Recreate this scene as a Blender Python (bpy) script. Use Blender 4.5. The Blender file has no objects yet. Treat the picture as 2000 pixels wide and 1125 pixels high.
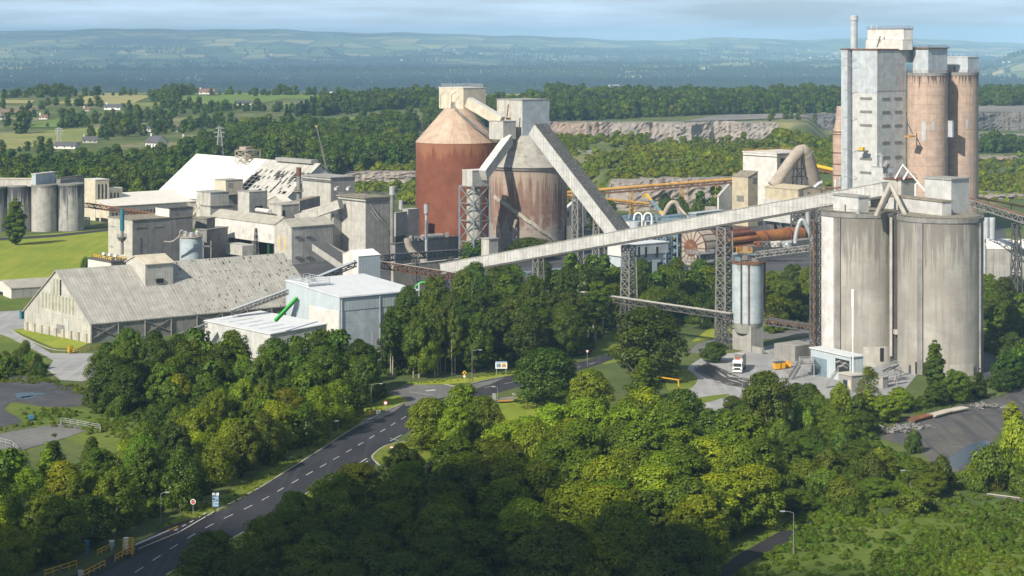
import bpy, math, random
import numpy as np
from mathutils import Vector
R = math.radians
SC = bpy.context.scene
COL = SC.collection
F, YH, H = 3900.0, 75.0, 90.0          # focal length and horizon row in units of a 2000 px wide frame; eye height in metres
# ---------------------------------------------------------------- camera
cam_d = bpy.data.cameras.new('camera'); cam = bpy.data.objects.new('camera', cam_d); COL.objects.link(cam)
cam.location = (0, 0, H); cam.rotation_euler = (R(90), 0, 0)
cam_d.sensor_width = 36; cam_d.lens = 36*F/2000; cam_d.shift_y = -(562.5-YH)/2000
cam_d.clip_start = 1; cam_d.clip_end = 60000
SC.camera = cam
# ---------------------------------------------------------------- sky, sun, exposure
SUN_EL, SUN_DIR = 37.0, Vector((-0.62, -0.785))        # horizontal direction towards the sun
w = bpy.data.worlds.new('World'); SC.world = w; w.use_nodes = True
nt = w.node_tree; nt.nodes.clear()
wo = nt.nodes.new('ShaderNodeOutputWorld'); bg = nt.nodes.new('ShaderNodeBackground')
sky = nt.nodes.new('ShaderNodeTexSky'); sky.sky_type = 'NISHITA'; sky.sun_disc = False
sky.sun_elevation = R(SUN_EL); sky.sun_rotation = math.atan2(SUN_DIR.x, SUN_DIR.y)
sky.air_density = 1.0; sky.dust_density = 1.5; sky.ozone_density = 2.5
tc = nt.nodes.new('ShaderNodeTexCoord'); mp = nt.nodes.new('ShaderNodeMapping'); mp.inputs['Scale'].default_value = (3, 3, 34)
nz = nt.nodes.new('ShaderNodeTexNoise'); nz.inputs['Scale'].default_value = 2.2; nz.inputs['Detail'].default_value = 7; nz.inputs['Roughness'].default_value = .55
rp = nt.nodes.new('ShaderNodeValToRGB'); rp.color_ramp.elements[0].position = .40; rp.color_ramp.elements[1].position = .66
rp.color_ramp.elements[0].color = (.40, .40, .40, 1); rp.color_ramp.elements[1].color = (.95, .95, .95, 1)
mx = nt.nodes.new('ShaderNodeMixRGB'); mx.inputs[2].default_value = (6.0, 7.2, 9.0, 1)
L_ = nt.links.new
sz = nt.nodes.new('ShaderNodeSeparateXYZ'); mr = nt.nodes.new('ShaderNodeMapRange'); mr.interpolation_type = 'SMOOTHSTEP'; mr.inputs[1].default_value = 0; mr.inputs[2].default_value = .3
mc = nt.nodes.new('ShaderNodeMixRGB'); mc.inputs[1].default_value = (9.6, 12.0, 14.6, 1); mc.inputs[2].default_value = (5.2, 6.0, 7.0, 1)    # cloud is brighter towards the horizon
L_(tc.outputs['Generated'], sz.inputs[0]); L_(sz.outputs[2], mr.inputs[0]); L_(mr.outputs[0], mc.inputs[0]); L_(mc.outputs[0], mx.inputs[2])
L_(tc.outputs['Generated'], mp.inputs[0]); L_(mp.outputs[0], nz.inputs['Vector']); L_(nz.outputs[0], rp.inputs[0]); L_(rp.outputs[0], mx.inputs[0])
L_(sky.outputs[0], mx.inputs[1]); L_(mx.outputs[0], bg.inputs[0]); bg.inputs[1].default_value = 0.06
L_(bg.outputs[0], wo.inputs[0])
sd = bpy.data.lights.new('sun', 'SUN'); sd.energy = 4.9; sd.angle = R(.53); sd.color = (1, .915, .775)
so = bpy.data.objects.new('sun', sd); COL.objects.link(so)
so.rotation_euler = Vector((-SUN_DIR.x*math.cos(R(SUN_EL)), -SUN_DIR.y*math.cos(R(SUN_EL)), -math.sin(R(SUN_EL)))).to_track_quat('-Z', 'Y').to_euler()
SC.view_settings.view_transform = 'Standard'; SC.view_settings.look = 'None'; SC.view_settings.gamma = 1
SC.view_settings.exposure = 0.42
HAZE = 6.2e-5
SC.cycles.use_denoising = True
SC.cycles.max_bounces = 6; SC.cycles.transparent_max_bounces = 12; SC.cycles.volume_bounces = 0
SC.cycles.sample_clamp_indirect = 4
# ---------------------------------------------------------------- picture <-> place
def gx(px, D): return (px-1000)*D/F
def zz(py, D): return H-(py-YH)*D/F
def Dg(py, z=0.0): return (H-z)*F/(py-YH)
def P(px, py, D): return Vector((gx(px, D), D, zz(py, D)))
def G(px, py, z=0.0):
    D = Dg(py, z); return Vector((gx(px, D), D, z))
rng = np.random.default_rng(7)
random.seed(7)
# ---------------------------------------------------------------- materials
class NT:
    def __init__(s, name):
        s.m = bpy.data.materials.new(name); s.m.use_nodes = True; s.t = s.m.node_tree
        s.b = s.t.nodes['Principled BSDF']; s.b.inputs['Specular IOR Level'].default_value = .3
    def n(s, typ, **kw):
        nd = s.t.nodes.new('ShaderNode'+typ)
        for k, v in kw.items():
            if k in nd.inputs.keys():
                if hasattr(v, 'is_output'): s.t.links.new(v, nd.inputs[k])
                else: nd.inputs[k].default_value = v
            else: setattr(nd, k, v)
        return nd
    def link(s, a, b): s.t.links.new(a, b)
    def math(s, op, a, b=0.0, c=0.0):
        nd = s.t.nodes.new('ShaderNodeMath'); nd.operation = op
        for i, v in enumerate((a, b, c)):
            if hasattr(v, 'is_output'): s.t.links.new(v, nd.inputs[i])
            else: nd.inputs[i].default_value = v
        return nd.outputs[0]
    def mix(s, fac, a, b, blend='MIX'):
        nd = s.t.nodes.new('ShaderNodeMixRGB'); nd.blend_type = blend
        for i, v in enumerate((fac, a, b)):
            if hasattr(v, 'is_output'): s.t.links.new(v, nd.inputs[i])
            elif i == 0: nd.inputs[0].default_value = v
            else: nd.inputs[i].default_value = (*v, 1) if len(v) == 3 else v
        return nd.outputs[0]
    def ramp(s, v, lo, hi): # smooth 0..1
        nd = s.t.nodes.new('ShaderNodeMapRange'); nd.interpolation_type = 'SMOOTHSTEP'
        s.link(v, nd.inputs[0]); nd.inputs[1].default_value = lo; nd.inputs[2].default_value = hi
        return nd.outputs[0]
    def noise(s, vec, scale, detail=4, rough=.55, dim='3D'):
        nd = s.t.nodes.new('ShaderNodeTexNoise'); nd.inputs['Scale'].default_value = scale
        nd.inputs['Detail'].default_value = detail; nd.inputs['Roughness'].default_value = rough
        s.link(vec, nd.inputs['Vector']); return nd.outputs[0]
    def scaled(s, vec, sx, sy, sz=1):
        nd = s.t.nodes.new('ShaderNodeMapping'); nd.inputs['Scale'].default_value = (sx, sy, sz)
        s.link(vec, nd.inputs[0]); return nd.outputs[0]

MATS = {}
def mat(name, base, rough=.85, metal=0, var=.16, vs=.35, streak=None, blotch=None, rib=0, ribc=.18, lines=0, linec=.3, top=None, speck=None, bump=.12, panel=0, foot=None):
    """A weathered surface. streak=(colour, amount), blotch=(colour, amount, scale), top=(height, depth, colour, amount) run-off below a rim."""
    k = NT(name); T = k.n('TexCoord'); uv = T.outputs['UV']; ob = k.n('NewGeometry').outputs['Position']
    sep = k.n('SeparateXYZ', Vector=uv); u, v = sep.outputs[0], sep.outputs[1]
    n0 = k.noise(ob, vs, 5, .6)
    c = k.mix(k.ramp(n0, .3, .7), tuple(x*(1-var) for x in base), tuple(min(1, x*(1+var)) for x in base))
    fine = k.noise(k.scaled(uv, 1.3, 1.3), 2.2, 3, .6)
    c = k.mix(k.math('MULTIPLY', k.ramp(fine, .35, .75), .25), c, tuple(x*.78 for x in base))
    if panel:      # sheets of slightly different age
        wn = k.n('TexWhiteNoise', noise_dimensions='2D')
        cmb = k.n('CombineXYZ', X=k.math('FLOOR', k.math('DIVIDE', u, panel)), Y=k.math('FLOOR', k.math('DIVIDE', v, panel*2.7)))
        k.link(cmb.outputs[0], wn.inputs['Vector'])
        c = k.mix(k.math('MULTIPLY', wn.outputs[0], .22), c, tuple(x*.62 for x in base))
    if blotch:
        nb = k.noise(ob, blotch[2], 6, .65)
        c = k.mix(k.math('MULTIPLY', k.ramp(nb, .48, .66), blotch[1]), c, blotch[0])
    if streak:
        ns = k.noise(k.scaled(uv, .9, .035), 1.0, 5, .7)
        ns2 = k.noise(k.scaled(uv, .18, .02), 1.0, 3, .6)
        f = k.math('MULTIPLY', k.ramp(ns, .42, .72), k.math('MULTIPLY_ADD', k.ramp(ns2, .35, .65), .8, .2))
        c = k.mix(k.math('MULTIPLY', f, streak[1]), c, streak[0])
    if top:
        h, dep, tcl, am = top
        oz = k.n('SeparateXYZ', Vector=T.outputs['Object']).outputs[2]
        nt_ = k.noise(k.scaled(uv, .55, .03), 1.0, 5, .7)
        reach = k.math('MULTIPLY', k.ramp(nt_, .3, .75), dep)
        f = k.ramp(k.math('SUBTRACT', k.math('ADD', oz, reach), h), -dep*.12, dep*.25)
        c = k.mix(k.math('MULTIPLY', f, am), c, tcl)
    if foot:
        h, dep, tcl, am = foot
        oz = k.n('SeparateXYZ', Vector=T.outputs['Object']).outputs[2]
        nf = k.noise(k.scaled(uv, .3, .2), 1.0, 5, .7)
        f = k.ramp(k.math('SUBTRACT', k.math('MULTIPLY_ADD', k.ramp(nf, .3, .7), dep, h), oz), -dep*.2, dep*.2)
        c = k.mix(k.math('MULTIPLY', f, am), c, tcl)
    if speck:
        nsp = k.noise(k.scaled(uv, speck[2], speck[2]*.45), 1.0, 2, .5)
        big = k.noise(k.scaled(uv, .035, .05), 1.0, 2, .5); un = k.math('MULTIPLY_ADD', big, 40, u)
        f = k.math('MULTIPLY', k.ramp(nsp, speck[1], speck[1]+.03), k.ramp(un, speck[3], speck[3]+26))
        c = k.mix(f, c, speck[0])
    hgt = None
    if rib:
        s_ = k.math('MULTIPLY_ADD', k.math('SINE', k.math('MULTIPLY', u, 2*math.pi/rib)), .5, .5)
        c = k.mix(k.math('MULTIPLY', k.ramp(s_, .55, .15), ribc), c, tuple(x*.35 for x in base)); hgt = s_
    if lines:
        fr = k.math('FRACT', k.math('DIVIDE', v, lines))
        f = k.ramp(k.math('ABSOLUTE', k.math('SUBTRACT', fr, .5)), .5-.09/lines*1.2-.01, .5)
        c = k.mix(k.math('MULTIPLY', f, linec), c, tuple(x*.4 for x in base))
    k.link(c, k.b.inputs['Base Color']); k.b.inputs['Roughness'].default_value = rough; k.b.inputs['Metallic'].default_value = metal
    if bump:
        bh = k.math('ADD', k.math('MULTIPLY', fine, .5), k.math('MULTIPLY', hgt, .6)) if hgt is not None else fine
        bp = k.n('Bump', Strength=bump*2, Distance=.12, Height=bh)
        k.link(bp.outputs[0], k.b.inputs['Normal'])
    MATS[name] = k.m
    return k.m

DK = (.05, .048, .045)
M = {}
M['conc']   = mat('weathered_concrete', (.41, .385, .335), streak=((.2, .175, .14), .55), blotch=((.22, .2, .165), .5, .12), bump=.15)
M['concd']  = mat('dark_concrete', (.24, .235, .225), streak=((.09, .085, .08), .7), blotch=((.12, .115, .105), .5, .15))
M['darkconc'] = mat('shade_dark_concrete', (.085, .083, .08), streak=((.04, .04, .04), .6))  # near-black concrete, shade of gaps and undersides put into the colour
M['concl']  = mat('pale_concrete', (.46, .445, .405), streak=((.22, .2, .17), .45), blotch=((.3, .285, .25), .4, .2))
M['silo']   = mat('silo_concrete', (.355, .342, .312), streak=((.19, .17, .145), .65), blotch=((.25, .235, .205), .5, .05), top=(41.6, 22, (.15, .14, .122), .7), lines=2.4, linec=.12, bump=.12, var=.2, vs=.12, panel=2.6)
M['oldsilo'] = mat('stained_old_concrete', (.36, .355, .34), streak=((.05, .054, .06), 1.0), top=(21, 20, (.045, .05, .058), .95), lines=1.5, linec=.2)
M['oldsilo2'] = mat('paler_old_concrete', (.38, .37, .345), streak=((.16, .155, .15), .55), top=(21, 8, (.15, .14, .13), .7), lines=1.2, linec=.18)
M['pinksilo'] = mat('pinkish_concrete', (.44, .325, .255), streak=((.2, .14, .11), .55), top=(76, 12, (.07, .05, .045), .9), lines=4.0, linec=.55, blotch=((.34, .27, .25), .6, .06))
M['rustsilo'] = mat('rust_red_steel', (.178, .058, .029), rough=.75, streak=((.16, .052, .034), .5), blotch=((.26, .1, .06), .5, .06), lines=2.6, linec=.1, top=(45, 9, (.30, .145, .075), .6), var=.12)
M['rustcone'] = mat('pale_rusty_cone', (.44, .335, .255), rough=.75, streak=((.30, .15, .095), .85), blotch=((.54, .45, .37), .5, .08))
M['brownsilo'] = mat('brown_stained_silo', (.20, .118, .09), streak=((.40, .34, .27), .6), blotch=((.12, .07, .055), .6, .06), lines=2.3, linec=.3, top=(36.5, 22, (.40, .335, .265), .7), foot=(8, 11, (.33, .305, .27), .75), bump=.2)
M['greycone'] = mat('flaking_grey_cone', (.33, .32, .29), blotch=((.2, .175, .14), .75, .25), bump=.4, streak=((.22, .2, .17), .4))
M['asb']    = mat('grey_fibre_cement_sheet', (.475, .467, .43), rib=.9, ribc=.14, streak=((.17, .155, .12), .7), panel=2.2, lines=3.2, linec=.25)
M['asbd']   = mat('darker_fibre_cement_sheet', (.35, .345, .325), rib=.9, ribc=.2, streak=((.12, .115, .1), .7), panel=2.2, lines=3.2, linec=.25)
M['asbroof'] = mat('patchy_fibre_cement_roof', (.415, .407, .37), rib=1.1, ribc=.22, streak=((.19, .17, .13), .7), speck=((.03, .026, .024), .63, 1.25, 292), panel=1.6, lines=2.6, linec=.22)
M['asbroofclean'] = mat('fibre_cement_roof', (.40, .385, .335), rib=1.1, ribc=.18, streak=((.22, .2, .155), .6), panel=1.6, lines=2.6, linec=.2)
M['mossroof'] = mat('mossy_roof', (.24, .215, .16), blotch=((.1, .095, .075), .7, .5), streak=((.36, .34, .29), .5), bump=.4)
M['darkmoss'] = mat('black_mossy_roof', (.075, .075, .074), blotch=((.26, .26, .25), .5, 1.4), bump=.5, panel=2)
M['gallery'] = mat('ribbed_gallery_sheeting', (.50, .505, .49), rib=1.5, ribc=.22, streak=((.24, .225, .19), .6), panel=4.5, lines=3.4, linec=.4)
M['white']  = mat('white_sheeting', (.62, .605, .57), rib=1.0, ribc=.05, streak=((.5, .47, .42), .35), panel=3)
M['whiteroof'] = mat('white_membrane_roof', (.66, .64, .585), var=.06, blotch=((.54, .51, .46), .5, .05), lines=5, linec=.12, rib=1.2, ribc=.06, streak=((.5, .47, .42), .3))
M['cream']  = mat('cream_sheeting', (.58, .53, .42), rib=.8, ribc=.1, streak=((.36, .31, .22), .5), panel=2.5)
M['tan']    = mat('tan_sheeting', (.46, .405, .29), rib=.7, ribc=.08, streak=((.33, .28, .2), .3))
M['greyclad'] = mat('pale_grey_sheeting', (.50, .51, .50), rib=.8, ribc=.08, streak=((.33, .31, .28), .45), panel=2.6)
M['bluegrey'] = mat('blue_grey_sheeting', (.43, .475, .51), rib=.8, ribc=.08, streak=((.30, .23, .19), .45), panel=2.6)
M['towerr']  = mat('rust_streaked_sheeting', (.43, .445, .45), rib=.9, ribc=.12, streak=((.36, .25, .2), .75), panel=2.8)
M['paleblue'] = mat('pale_blue_sheeting', (.45, .515, .555), rib=1.1, ribc=.14, var=.06, streak=((.34, .39, .42), .5), panel=3.3)
M['palebluedk'] = mat('pale_blue_precast', (.42, .485, .53), streak=((.33, .38, .41), .5), lines=4)
M['palebluer'] = mat('pale_metal_roof', (.62, .64, .66), rib=1.0, ribc=.06, var=.06, rough=.6, streak=((.5, .52, .54), .4))
M['rust']   = mat('rusted_steel', (.155, .072, .043), rough=.8, blotch=((.3, .14, .06), .8, .5), streak=((.09, .05, .035), .5))
M['kiln']   = mat('orange_rust_kiln', (.30, .105, .03), rough=.75, blotch=((.42, .2, .045), .85, .12), streak=((.13, .05, .025), .5))
M['kilnd']  = mat('dark_rust_tube', (.17, .065, .038), rough=.75, blotch=((.28, .11, .05), .8, .25), streak=((.07, .04, .03), .5))
M['steel']  = mat('dusty_grey_steel', (.24, .235, .225), rough=.6, metal=.2, blotch=((.15, .13, .11), .5, .6))
M['steeld'] = mat('dark_steelwork', (.11, .112, .115), rough=.6, metal=.2, blotch=((.17, .12, .09), .5, .6))
M['galv']   = mat('silver_duct_metal', (.52, .53, .54), rough=.42, metal=.45, streak=((.3, .27, .23), .5))
M['ductb']  = mat('dusty_duct_steel', (.36, .315, .265), rough=.75, blotch=((.26, .215, .18), .6, .25), streak=((.24, .2, .165), .5), lines=3, linec=.15)
M['bluesteel'] = mat('blue_grey_steelwork', (.16, .235, .285), rough=.55, blotch=((.26, .3, .32), .5, .4))
M['bluetank'] = mat('pale_blue_tank', (.38, .45, .485), rough=.6, streak=((.24, .16, .11), .45), lines=2.2, linec=.22, top=(26, 4, (.16, .15, .14), .6))
M['oranges'] = mat('rusty_yellow_steel', (.50, .29, .075), rough=.7, blotch=((.27, .13, .06), .7, .5))
M['yellow'] = mat('yellow_paint', (.62, .40, .03), rough=.5, var=.08, bump=0)
M['orange'] = mat('orange_yellow_paint', (.72, .36, .02), rough=.5, var=.08, bump=0)
M['green']  = mat('bright_green_paint', (.06, .42, .06), rough=.45, var=.06, bump=0)
M['teal']   = mat('teal_paint', (.03, .16, .21), rough=.5, bump=0)
M['blue']   = mat('blue_paint', (.05, .2, .42), rough=.45, bump=0, var=.05)
M['red']    = mat('red_paint', (.45, .03, .025), rough=.45, bump=0, var=.05)
M['paint']  = mat('white_paint', (.78, .78, .76), rough=.55, bump=0, var=.05)
M['paint2'] = mat('old_whitewash', (.60, .60, .59), streak=((.42, .41, .39), .6), blotch=((.45, .44, .42), .6, .2))
M['patch'] = mat('grey_patch_sheeting', (.42, .43, .43), rib=.6, ribc=.1)
M['black']  = mat('black_rubber', (.02, .02, .02), rough=.8, bump=0)
M['dark']   = mat('dark_opening', (.022, .024, .026), rough=.9, bump=0)
M['glass']  = mat('dark_window_glass', (.03, .04, .05), rough=.15, bump=0)
M['louvre'] = mat('louvre_grey', (.20, .195, .175), lines=.5, linec=.7)
M['pane']   = mat('faded_green_panel', (.30, .31, .22), rib=.6, ribc=.1)
M['yellowpane'] = mat('yellowed_panel', (.56, .45, .22))
M['slate']  = mat('dark_slate_roof', (.095, .095, .105), lines=.5, linec=.4)
M['tile']   = mat('brown_tile_roof', (.22, .13, .1), lines=.5, linec=.4)
M['render'] = mat('white_house_render', (.74, .73, .70), var=.06)
M['grass']  = None
# ---------------------------------------------------------------- mesh building
UP = Vector((0, 0, 1))
class MB:
    def __init__(s): s.v = []; s.f = []; s.uv = []; s.sm = []
    def poly(s, pts, uv=None, smooth=False):
        i = len(s.v); s.v.extend([tuple(p) for p in pts]); s.f.append(tuple(range(i, i+len(pts)))); s.uv.append(uv); s.sm.append(smooth)
    def hexa(s, b, t):          # bottom ring and top ring (counter-clockwise from above)
        n = len(b)
        s.poly(list(reversed(b))); s.poly(t)
        for i in range(n): s.poly([b[i], b[(i+1) % n], t[(i+1) % n], t[i]])
    def obox(s, o, ex, ey, ez):  # box from a corner and three edge vectors
        o, ex, ey, ez = map(Vector, (o, ex, ey, ez))
        if ex.cross(ey).dot(ez) < 0: ex, ey = ey, ex
        s.hexa([o, o+ex, o+ex+ey, o+ey], [o+ez, o+ex+ez, o+ex+ey+ez, o+ey+ez])
    def box(s, c, sx, sy, sz, yaw=0):
        ca, sa = math.cos(yaw), math.sin(yaw); ex = Vector((ca, sa, 0))*sx; ey = Vector((-sa, ca, 0))*sy
        s.obox(Vector(c)-ex/2-ey/2, ex, ey, (0, 0, sz))
    def bar(s, p, q, r, r2=None):
        p, q = Vector(p), Vector(q); d = q-p
        if d.length < 1e-6: return
        d.normalize(); a = d.cross(UP if abs(d.z) < .95 else Vector((1, 0, 0))).normalized(); b = a.cross(d)
        h2 = r if r2 is None else r2
        s.hexa([p-a*r-b*h2, p-a*r+b*h2, p+a*r+b*h2, p+a*r-b*h2], [q-a*r-b*h2, q-a*r+b*h2, q+a*r+b*h2, q+a*r-b*h2])
    def cyl(s, x, y, z0, z1, r0, r1=None, n=48, cap=True, a0=0, a1=2*math.pi, rows=1):
        r1 = r0 if r1 is None else r1
        for k in range(rows):
            za, zb = z0+(z1-z0)*k/rows, z0+(z1-z0)*(k+1)/rows; ra, rb = r0+(r1-r0)*k/rows, r0+(r1-r0)*(k+1)/rows
            for i in range(n):
                t, u = a0+(a1-a0)*i/n, a0+(a1-a0)*(i+1)/n
                rm = max(r0, r1)
                s.poly([(x+ra*math.cos(t), y+ra*math.sin(t), za), (x+ra*math.cos(u), y+ra*math.sin(u), za), (x+rb*math.cos(u), y+rb*math.sin(u), zb), (x+rb*math.cos(t), y+rb*math.sin(t), zb)],
                       [(t*rm+x, za), (u*rm+x, za), (u*rm+x, zb), (t*rm+x, zb)], True)
        if cap and r1 > 0: s.poly([(x+r1*math.cos(2*math.pi*i/n), y+r1*math.sin(2*math.pi*i/n), z1) for i in range(n)])
    def tube(s, pts, r, n=12, cap=True):
        pts = [Vector(p) for p in pts]; rs = r if isinstance(r, (list, tuple)) else [r]*len(pts); rings = []; ref = None; L = 0; Ls = []
        for i, p in enumerate(pts):
            d = (pts[min(i+1, len(pts)-1)]-pts[max(i-1, 0)]).normalized()
            if ref is None: ref = d.cross(UP if abs(d.z) < .95 else Vector((1, 0, 0))).normalized()
            a = (ref-d*ref.dot(d)).normalized(); ref = a; b = d.cross(a)
            if i: L += (p-pts[i-1]).length
            Ls.append(L)
            rings.append([p+(a*math.cos(2*math.pi*k/n)+b*math.sin(2*math.pi*k/n))*rs[i] for k in range(n)])
        for i in range(len(pts)-1):
            for k in range(n):
                k2 = (k+1) % n; c = 2*math.pi*rs[i]/n
                s.poly([rings[i][k], rings[i][k2], rings[i+1][k2], rings[i+1][k]], [(k*c, Ls[i]), (k*c+c, Ls[i]), (k*c+c, Ls[i+1]), (k*c, Ls[i+1])], True)
        if cap: s.poly(list(reversed(rings[0]))); s.poly(rings[-1])
    def truss(s, p, q, wid, h, n, r=.12, r2=.08):
        """An open lattice girder: four chords with verticals and zig-zags."""
        p, q = Vector(p), Vector(q); d = (q-p); sd_ = Vector((d.y, -d.x, 0)).normalized()*wid/2; hz = Vector((0, 0, h))
        for sg in (-1, 1):
            for hh in (0, 1): s.bar(p+sd_*sg+hz*hh, q+sd_*sg+hz*hh, r)
            for i in range(n+1):
                a = p+d*(i/n)+sd_*sg; s.bar(a, a+hz, r2)
                if i < n:
                    b = p+d*((i+1)/n)+sd_*sg
                    s.bar(a+hz*(i % 2), b+hz*(1-i % 2), r2)
        for i in range(n+1):
            a = p+d*(i/n); s.bar(a-sd_, a+sd_, r2); s.bar(a-sd_+hz, a+sd_+hz, r2)
    def lattice(s, x, y, z0, z1, w0, w1, n, r=.14, r2=.08, yaw=.7, hx=1.0):
        def c(k, i):
            f = k/n; wd = w0+(w1-w0)*f; a = [(-1, -1), (1, -1), (1, 1), (-1, 1)][i % 4]; ca, sa = math.cos(yaw), math.sin(yaw); u, v = a[0]*wd/2, a[1]*wd/2*hx
            return Vector((x+u*ca-v*sa, y+u*sa+v*ca, z0+(z1-z0)*f))
        for i in range(4):
            s.bar(c(0, i), c(n, i), r)
            for k in range(n):
                s.bar(c(k, i), c(k+1, i+1), r2); s.bar(c(k+1, i), c(k, i+1), r2)
                s.bar(c(k+1, i), c(k+1, i+1), r2)
    def rail(s, pts, h=1.1, step=2.0, r=.05, rails=2):
        pts = [Vector(p) for p in pts]
        for a, b in zip(pts, pts[1:]):
            n = max(1, round((b-a).length/step))
            for k in range(rails): z = Vector((0, 0, h*(k+1)/rails)); s.bar(a+z, b+z, r)
            for i in range(n+1):
                q = a+(b-a)*(i/n); s.bar(q, q+Vector((0, 0, h)), r)
    def build(s, name, m, parent=None, org=(0, 0, 0), label=None):
        me = bpy.data.meshes.new(name); V = np.array(s.v, dtype=np.float64)-np.array(org, dtype=np.float64)
        me.from_pydata(V.tolist(), [], s.f); me.materials.append(m)
        uvl = me.uv_layers.new(name='UVMap'); arr = np.zeros((len(me.loops), 2), np.float32); i = 0
        for fi, f in enumerate(s.f):
            u = s.uv[fi]
            if u is None:
                p = [Vector(s.v[k]) for k in f]; n = Vector((0, 0, 0))
                for a, b in zip(p, p[1:]+p[:1]): n += a.cross(b)
                n = n.normalized() if n.length > 1e-9 else UP
                if abs(n.z) > .97: t = (p[1]-p[0]); t.z = 0; t = t.normalized() if t.length > 1e-6 else Vector((1, 0, 0)); b = Vector((-t.y, t.x, 0))
                else: t = Vector((-n.y, n.x, 0)).normalized(); b = n.cross(t)
                u = [(q.dot(t), q.dot(b)) for q in p]
            arr[i:i+len(f)] = u; i += len(f)
        uvl.data.foreach_set('uv', arr.ravel())
        if any(s.sm): me.polygons.foreach_set('use_smooth', np.array(s.sm, dtype=bool))
        o = bpy.data.objects.new(name, me); COL.objects.link(o)
        if parent is not None: o.parent = parent
        else: o.location = org
        if label: o['label'] = label
        return o

class Thing:
    """A thing with parts: an Empty at its base, parts built in world coordinates and kept relative to it."""
    def __init__(s, name, label, cat, org, group=None):
        s.o = bpy.data.objects.new(name, None); COL.objects.link(s.o); s.o.location = org; s.org = Vector(org)
        s.o.empty_display_size = 1
        s.o['label'] = label; s.o['category'] = cat
        if group: s.o['group'] = group
    def part(s, name, mb, m, parent=None, label=None):
        return mb.build(name, m, parent or s.o, s.org, label)
def tag(o, label, cat, group=None):
    o['label'] = label; o['category'] = cat
    if group: o['group'] = group
    return o
def struct(name, mb, m):
    o = mb.build(name, m); o['kind'] = 'structure'; return o

class Block:
    wall = roof = None
    """A rectangular building: near corner seen at picture column pc, its two walls running back to columns pl and pr."""
    def __init__(s, pc, D, pl, pr, z0, z1, A=50):
        a = R(A); s.dl = Vector((-math.cos(a), math.sin(a), 0)); s.dr = Vector((math.sin(a), math.cos(a), 0))
        s.C = Vector((gx(pc, D), D, 0)); s.z0, s.z1 = z0, z1
        def ln(d, px): k = (px-1000)/F; return (k*D-s.C.x)/(d.x-k*d.y)
        s.Ll, s.Lr = ln(s.dl, pl), ln(s.dr, pr)
    def pt(s, u, v, z):       # u along the left wall, v along the right wall, in metres
        p = s.C+s.dl*u+s.dr*v; return Vector((p.x, p.y, z))
    def org(s): return s.pt(s.Ll/2, s.Lr/2, s.z0)
    def ring(s, z, g=0): return [s.pt(-g, -g, z), s.pt(-g, s.Lr+g, z), s.pt(s.Ll+g, s.Lr+g, z), s.pt(s.Ll+g, -g, z)]
    def body(s, mb, z0=None, z1=None, g=0): mb.hexa(s.ring(s.z0 if z0 is None else z0, g), s.ring(s.z1 if z1 is None else z1, g))
    def slab(s, mb, g=.3, th=.4, z=None):
        z = s.z1 if z is None else z; mb.hexa(s.ring(z, g), s.ring(z+th, g))
    def side(s, f, u, z, out=0.0):
        if f == 'l': p = s.pt(u, -out, z)
        else: p = s.pt(-out, u, z)
        return p
    def panel(s, mb, f, u0, u1, za, zb, out=.06):      # u as a share of the wall
        L = s.Ll if f == 'l' else s.Lr; u0, u1 = u0*L, u1*L
        n = s.side(f, u0, za, out)-s.side(f, u0, za, 0)
        a = s.side(f, u0, za, 0)-n; e = s.side(f, u1, za, 0)-s.side(f, u0, za, 0)
        mb.obox(a, e, n*2, (0, 0, zb-za))
    def gable(s, wall, roof, along='r', rise=3.0, g=.4, th=.3):
        """Ridge along the right wall ('r', gable seen on the left) or along the left wall ('l')."""
        s.body(wall)
        Lx = s.Ll if along == 'r' else s.Lr; Ly = s.Lr if along == 'r' else s.Ll
        q = (lambda a, b, z: s.pt(a, b, z)) if along == 'r' else (lambda a, b, z: s.pt(b, a, z))
        for b in (0.002, Ly-.002):
            tri = [q(0, b, s.z1), q(Lx, b, s.z1), q(Lx/2, b, s.z1+rise)]
            wall.poly(tri)
        sl = rise/(Lx/2)
        for sg in (0, 1):
            e = -g if sg == 0 else Lx+g; ze = s.z1-g*sl
            lo = [q(e, -g, ze), q(e, Ly+g, ze)]; hi = [q(Lx/2, -g, s.z1+rise), q(Lx/2, Ly+g, s.z1+rise)]
            T_ = Vector((0, 0, th))
            top = [lo[0]+T_, lo[1]+T_, hi[1]+T_, hi[0]+T_]; bot = [lo[0]+UP*.02, lo[1]+UP*.02, hi[1]+UP*.02, hi[0]+UP*.02]
            nn = (top[1]-top[0]).cross(top[2]-top[0])
            if nn.z < 0: top.reverse(); bot.reverse()
            roof.hexa(bot, top)

def gallery(T, p, q, wid, h, mw, mr, names=('wall', 'roof'), over=.25):
    """An enclosed inclined conveyor bridge: sheeted box from p to q (floor centre line)."""
    p, q = Vector(p), Vector(q); d = q-p; s_ = Vector((d.y, -d.x, 0)).normalized()*wid/2; n = s_.cross(d).normalized()
    if n.z < 0: n = -n
    a = MB(); a.obox(p-s_, d, s_*2, n*h); w_ = T.part(names[0], a, mw)
    b = MB(); b.obox(p-s_*(1+over/wid)+n*(h+.003), d, s_*2*(1+over/wid), n*.25); r_ = T.part(names[1], b, mr)
    return w_, r_
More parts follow.
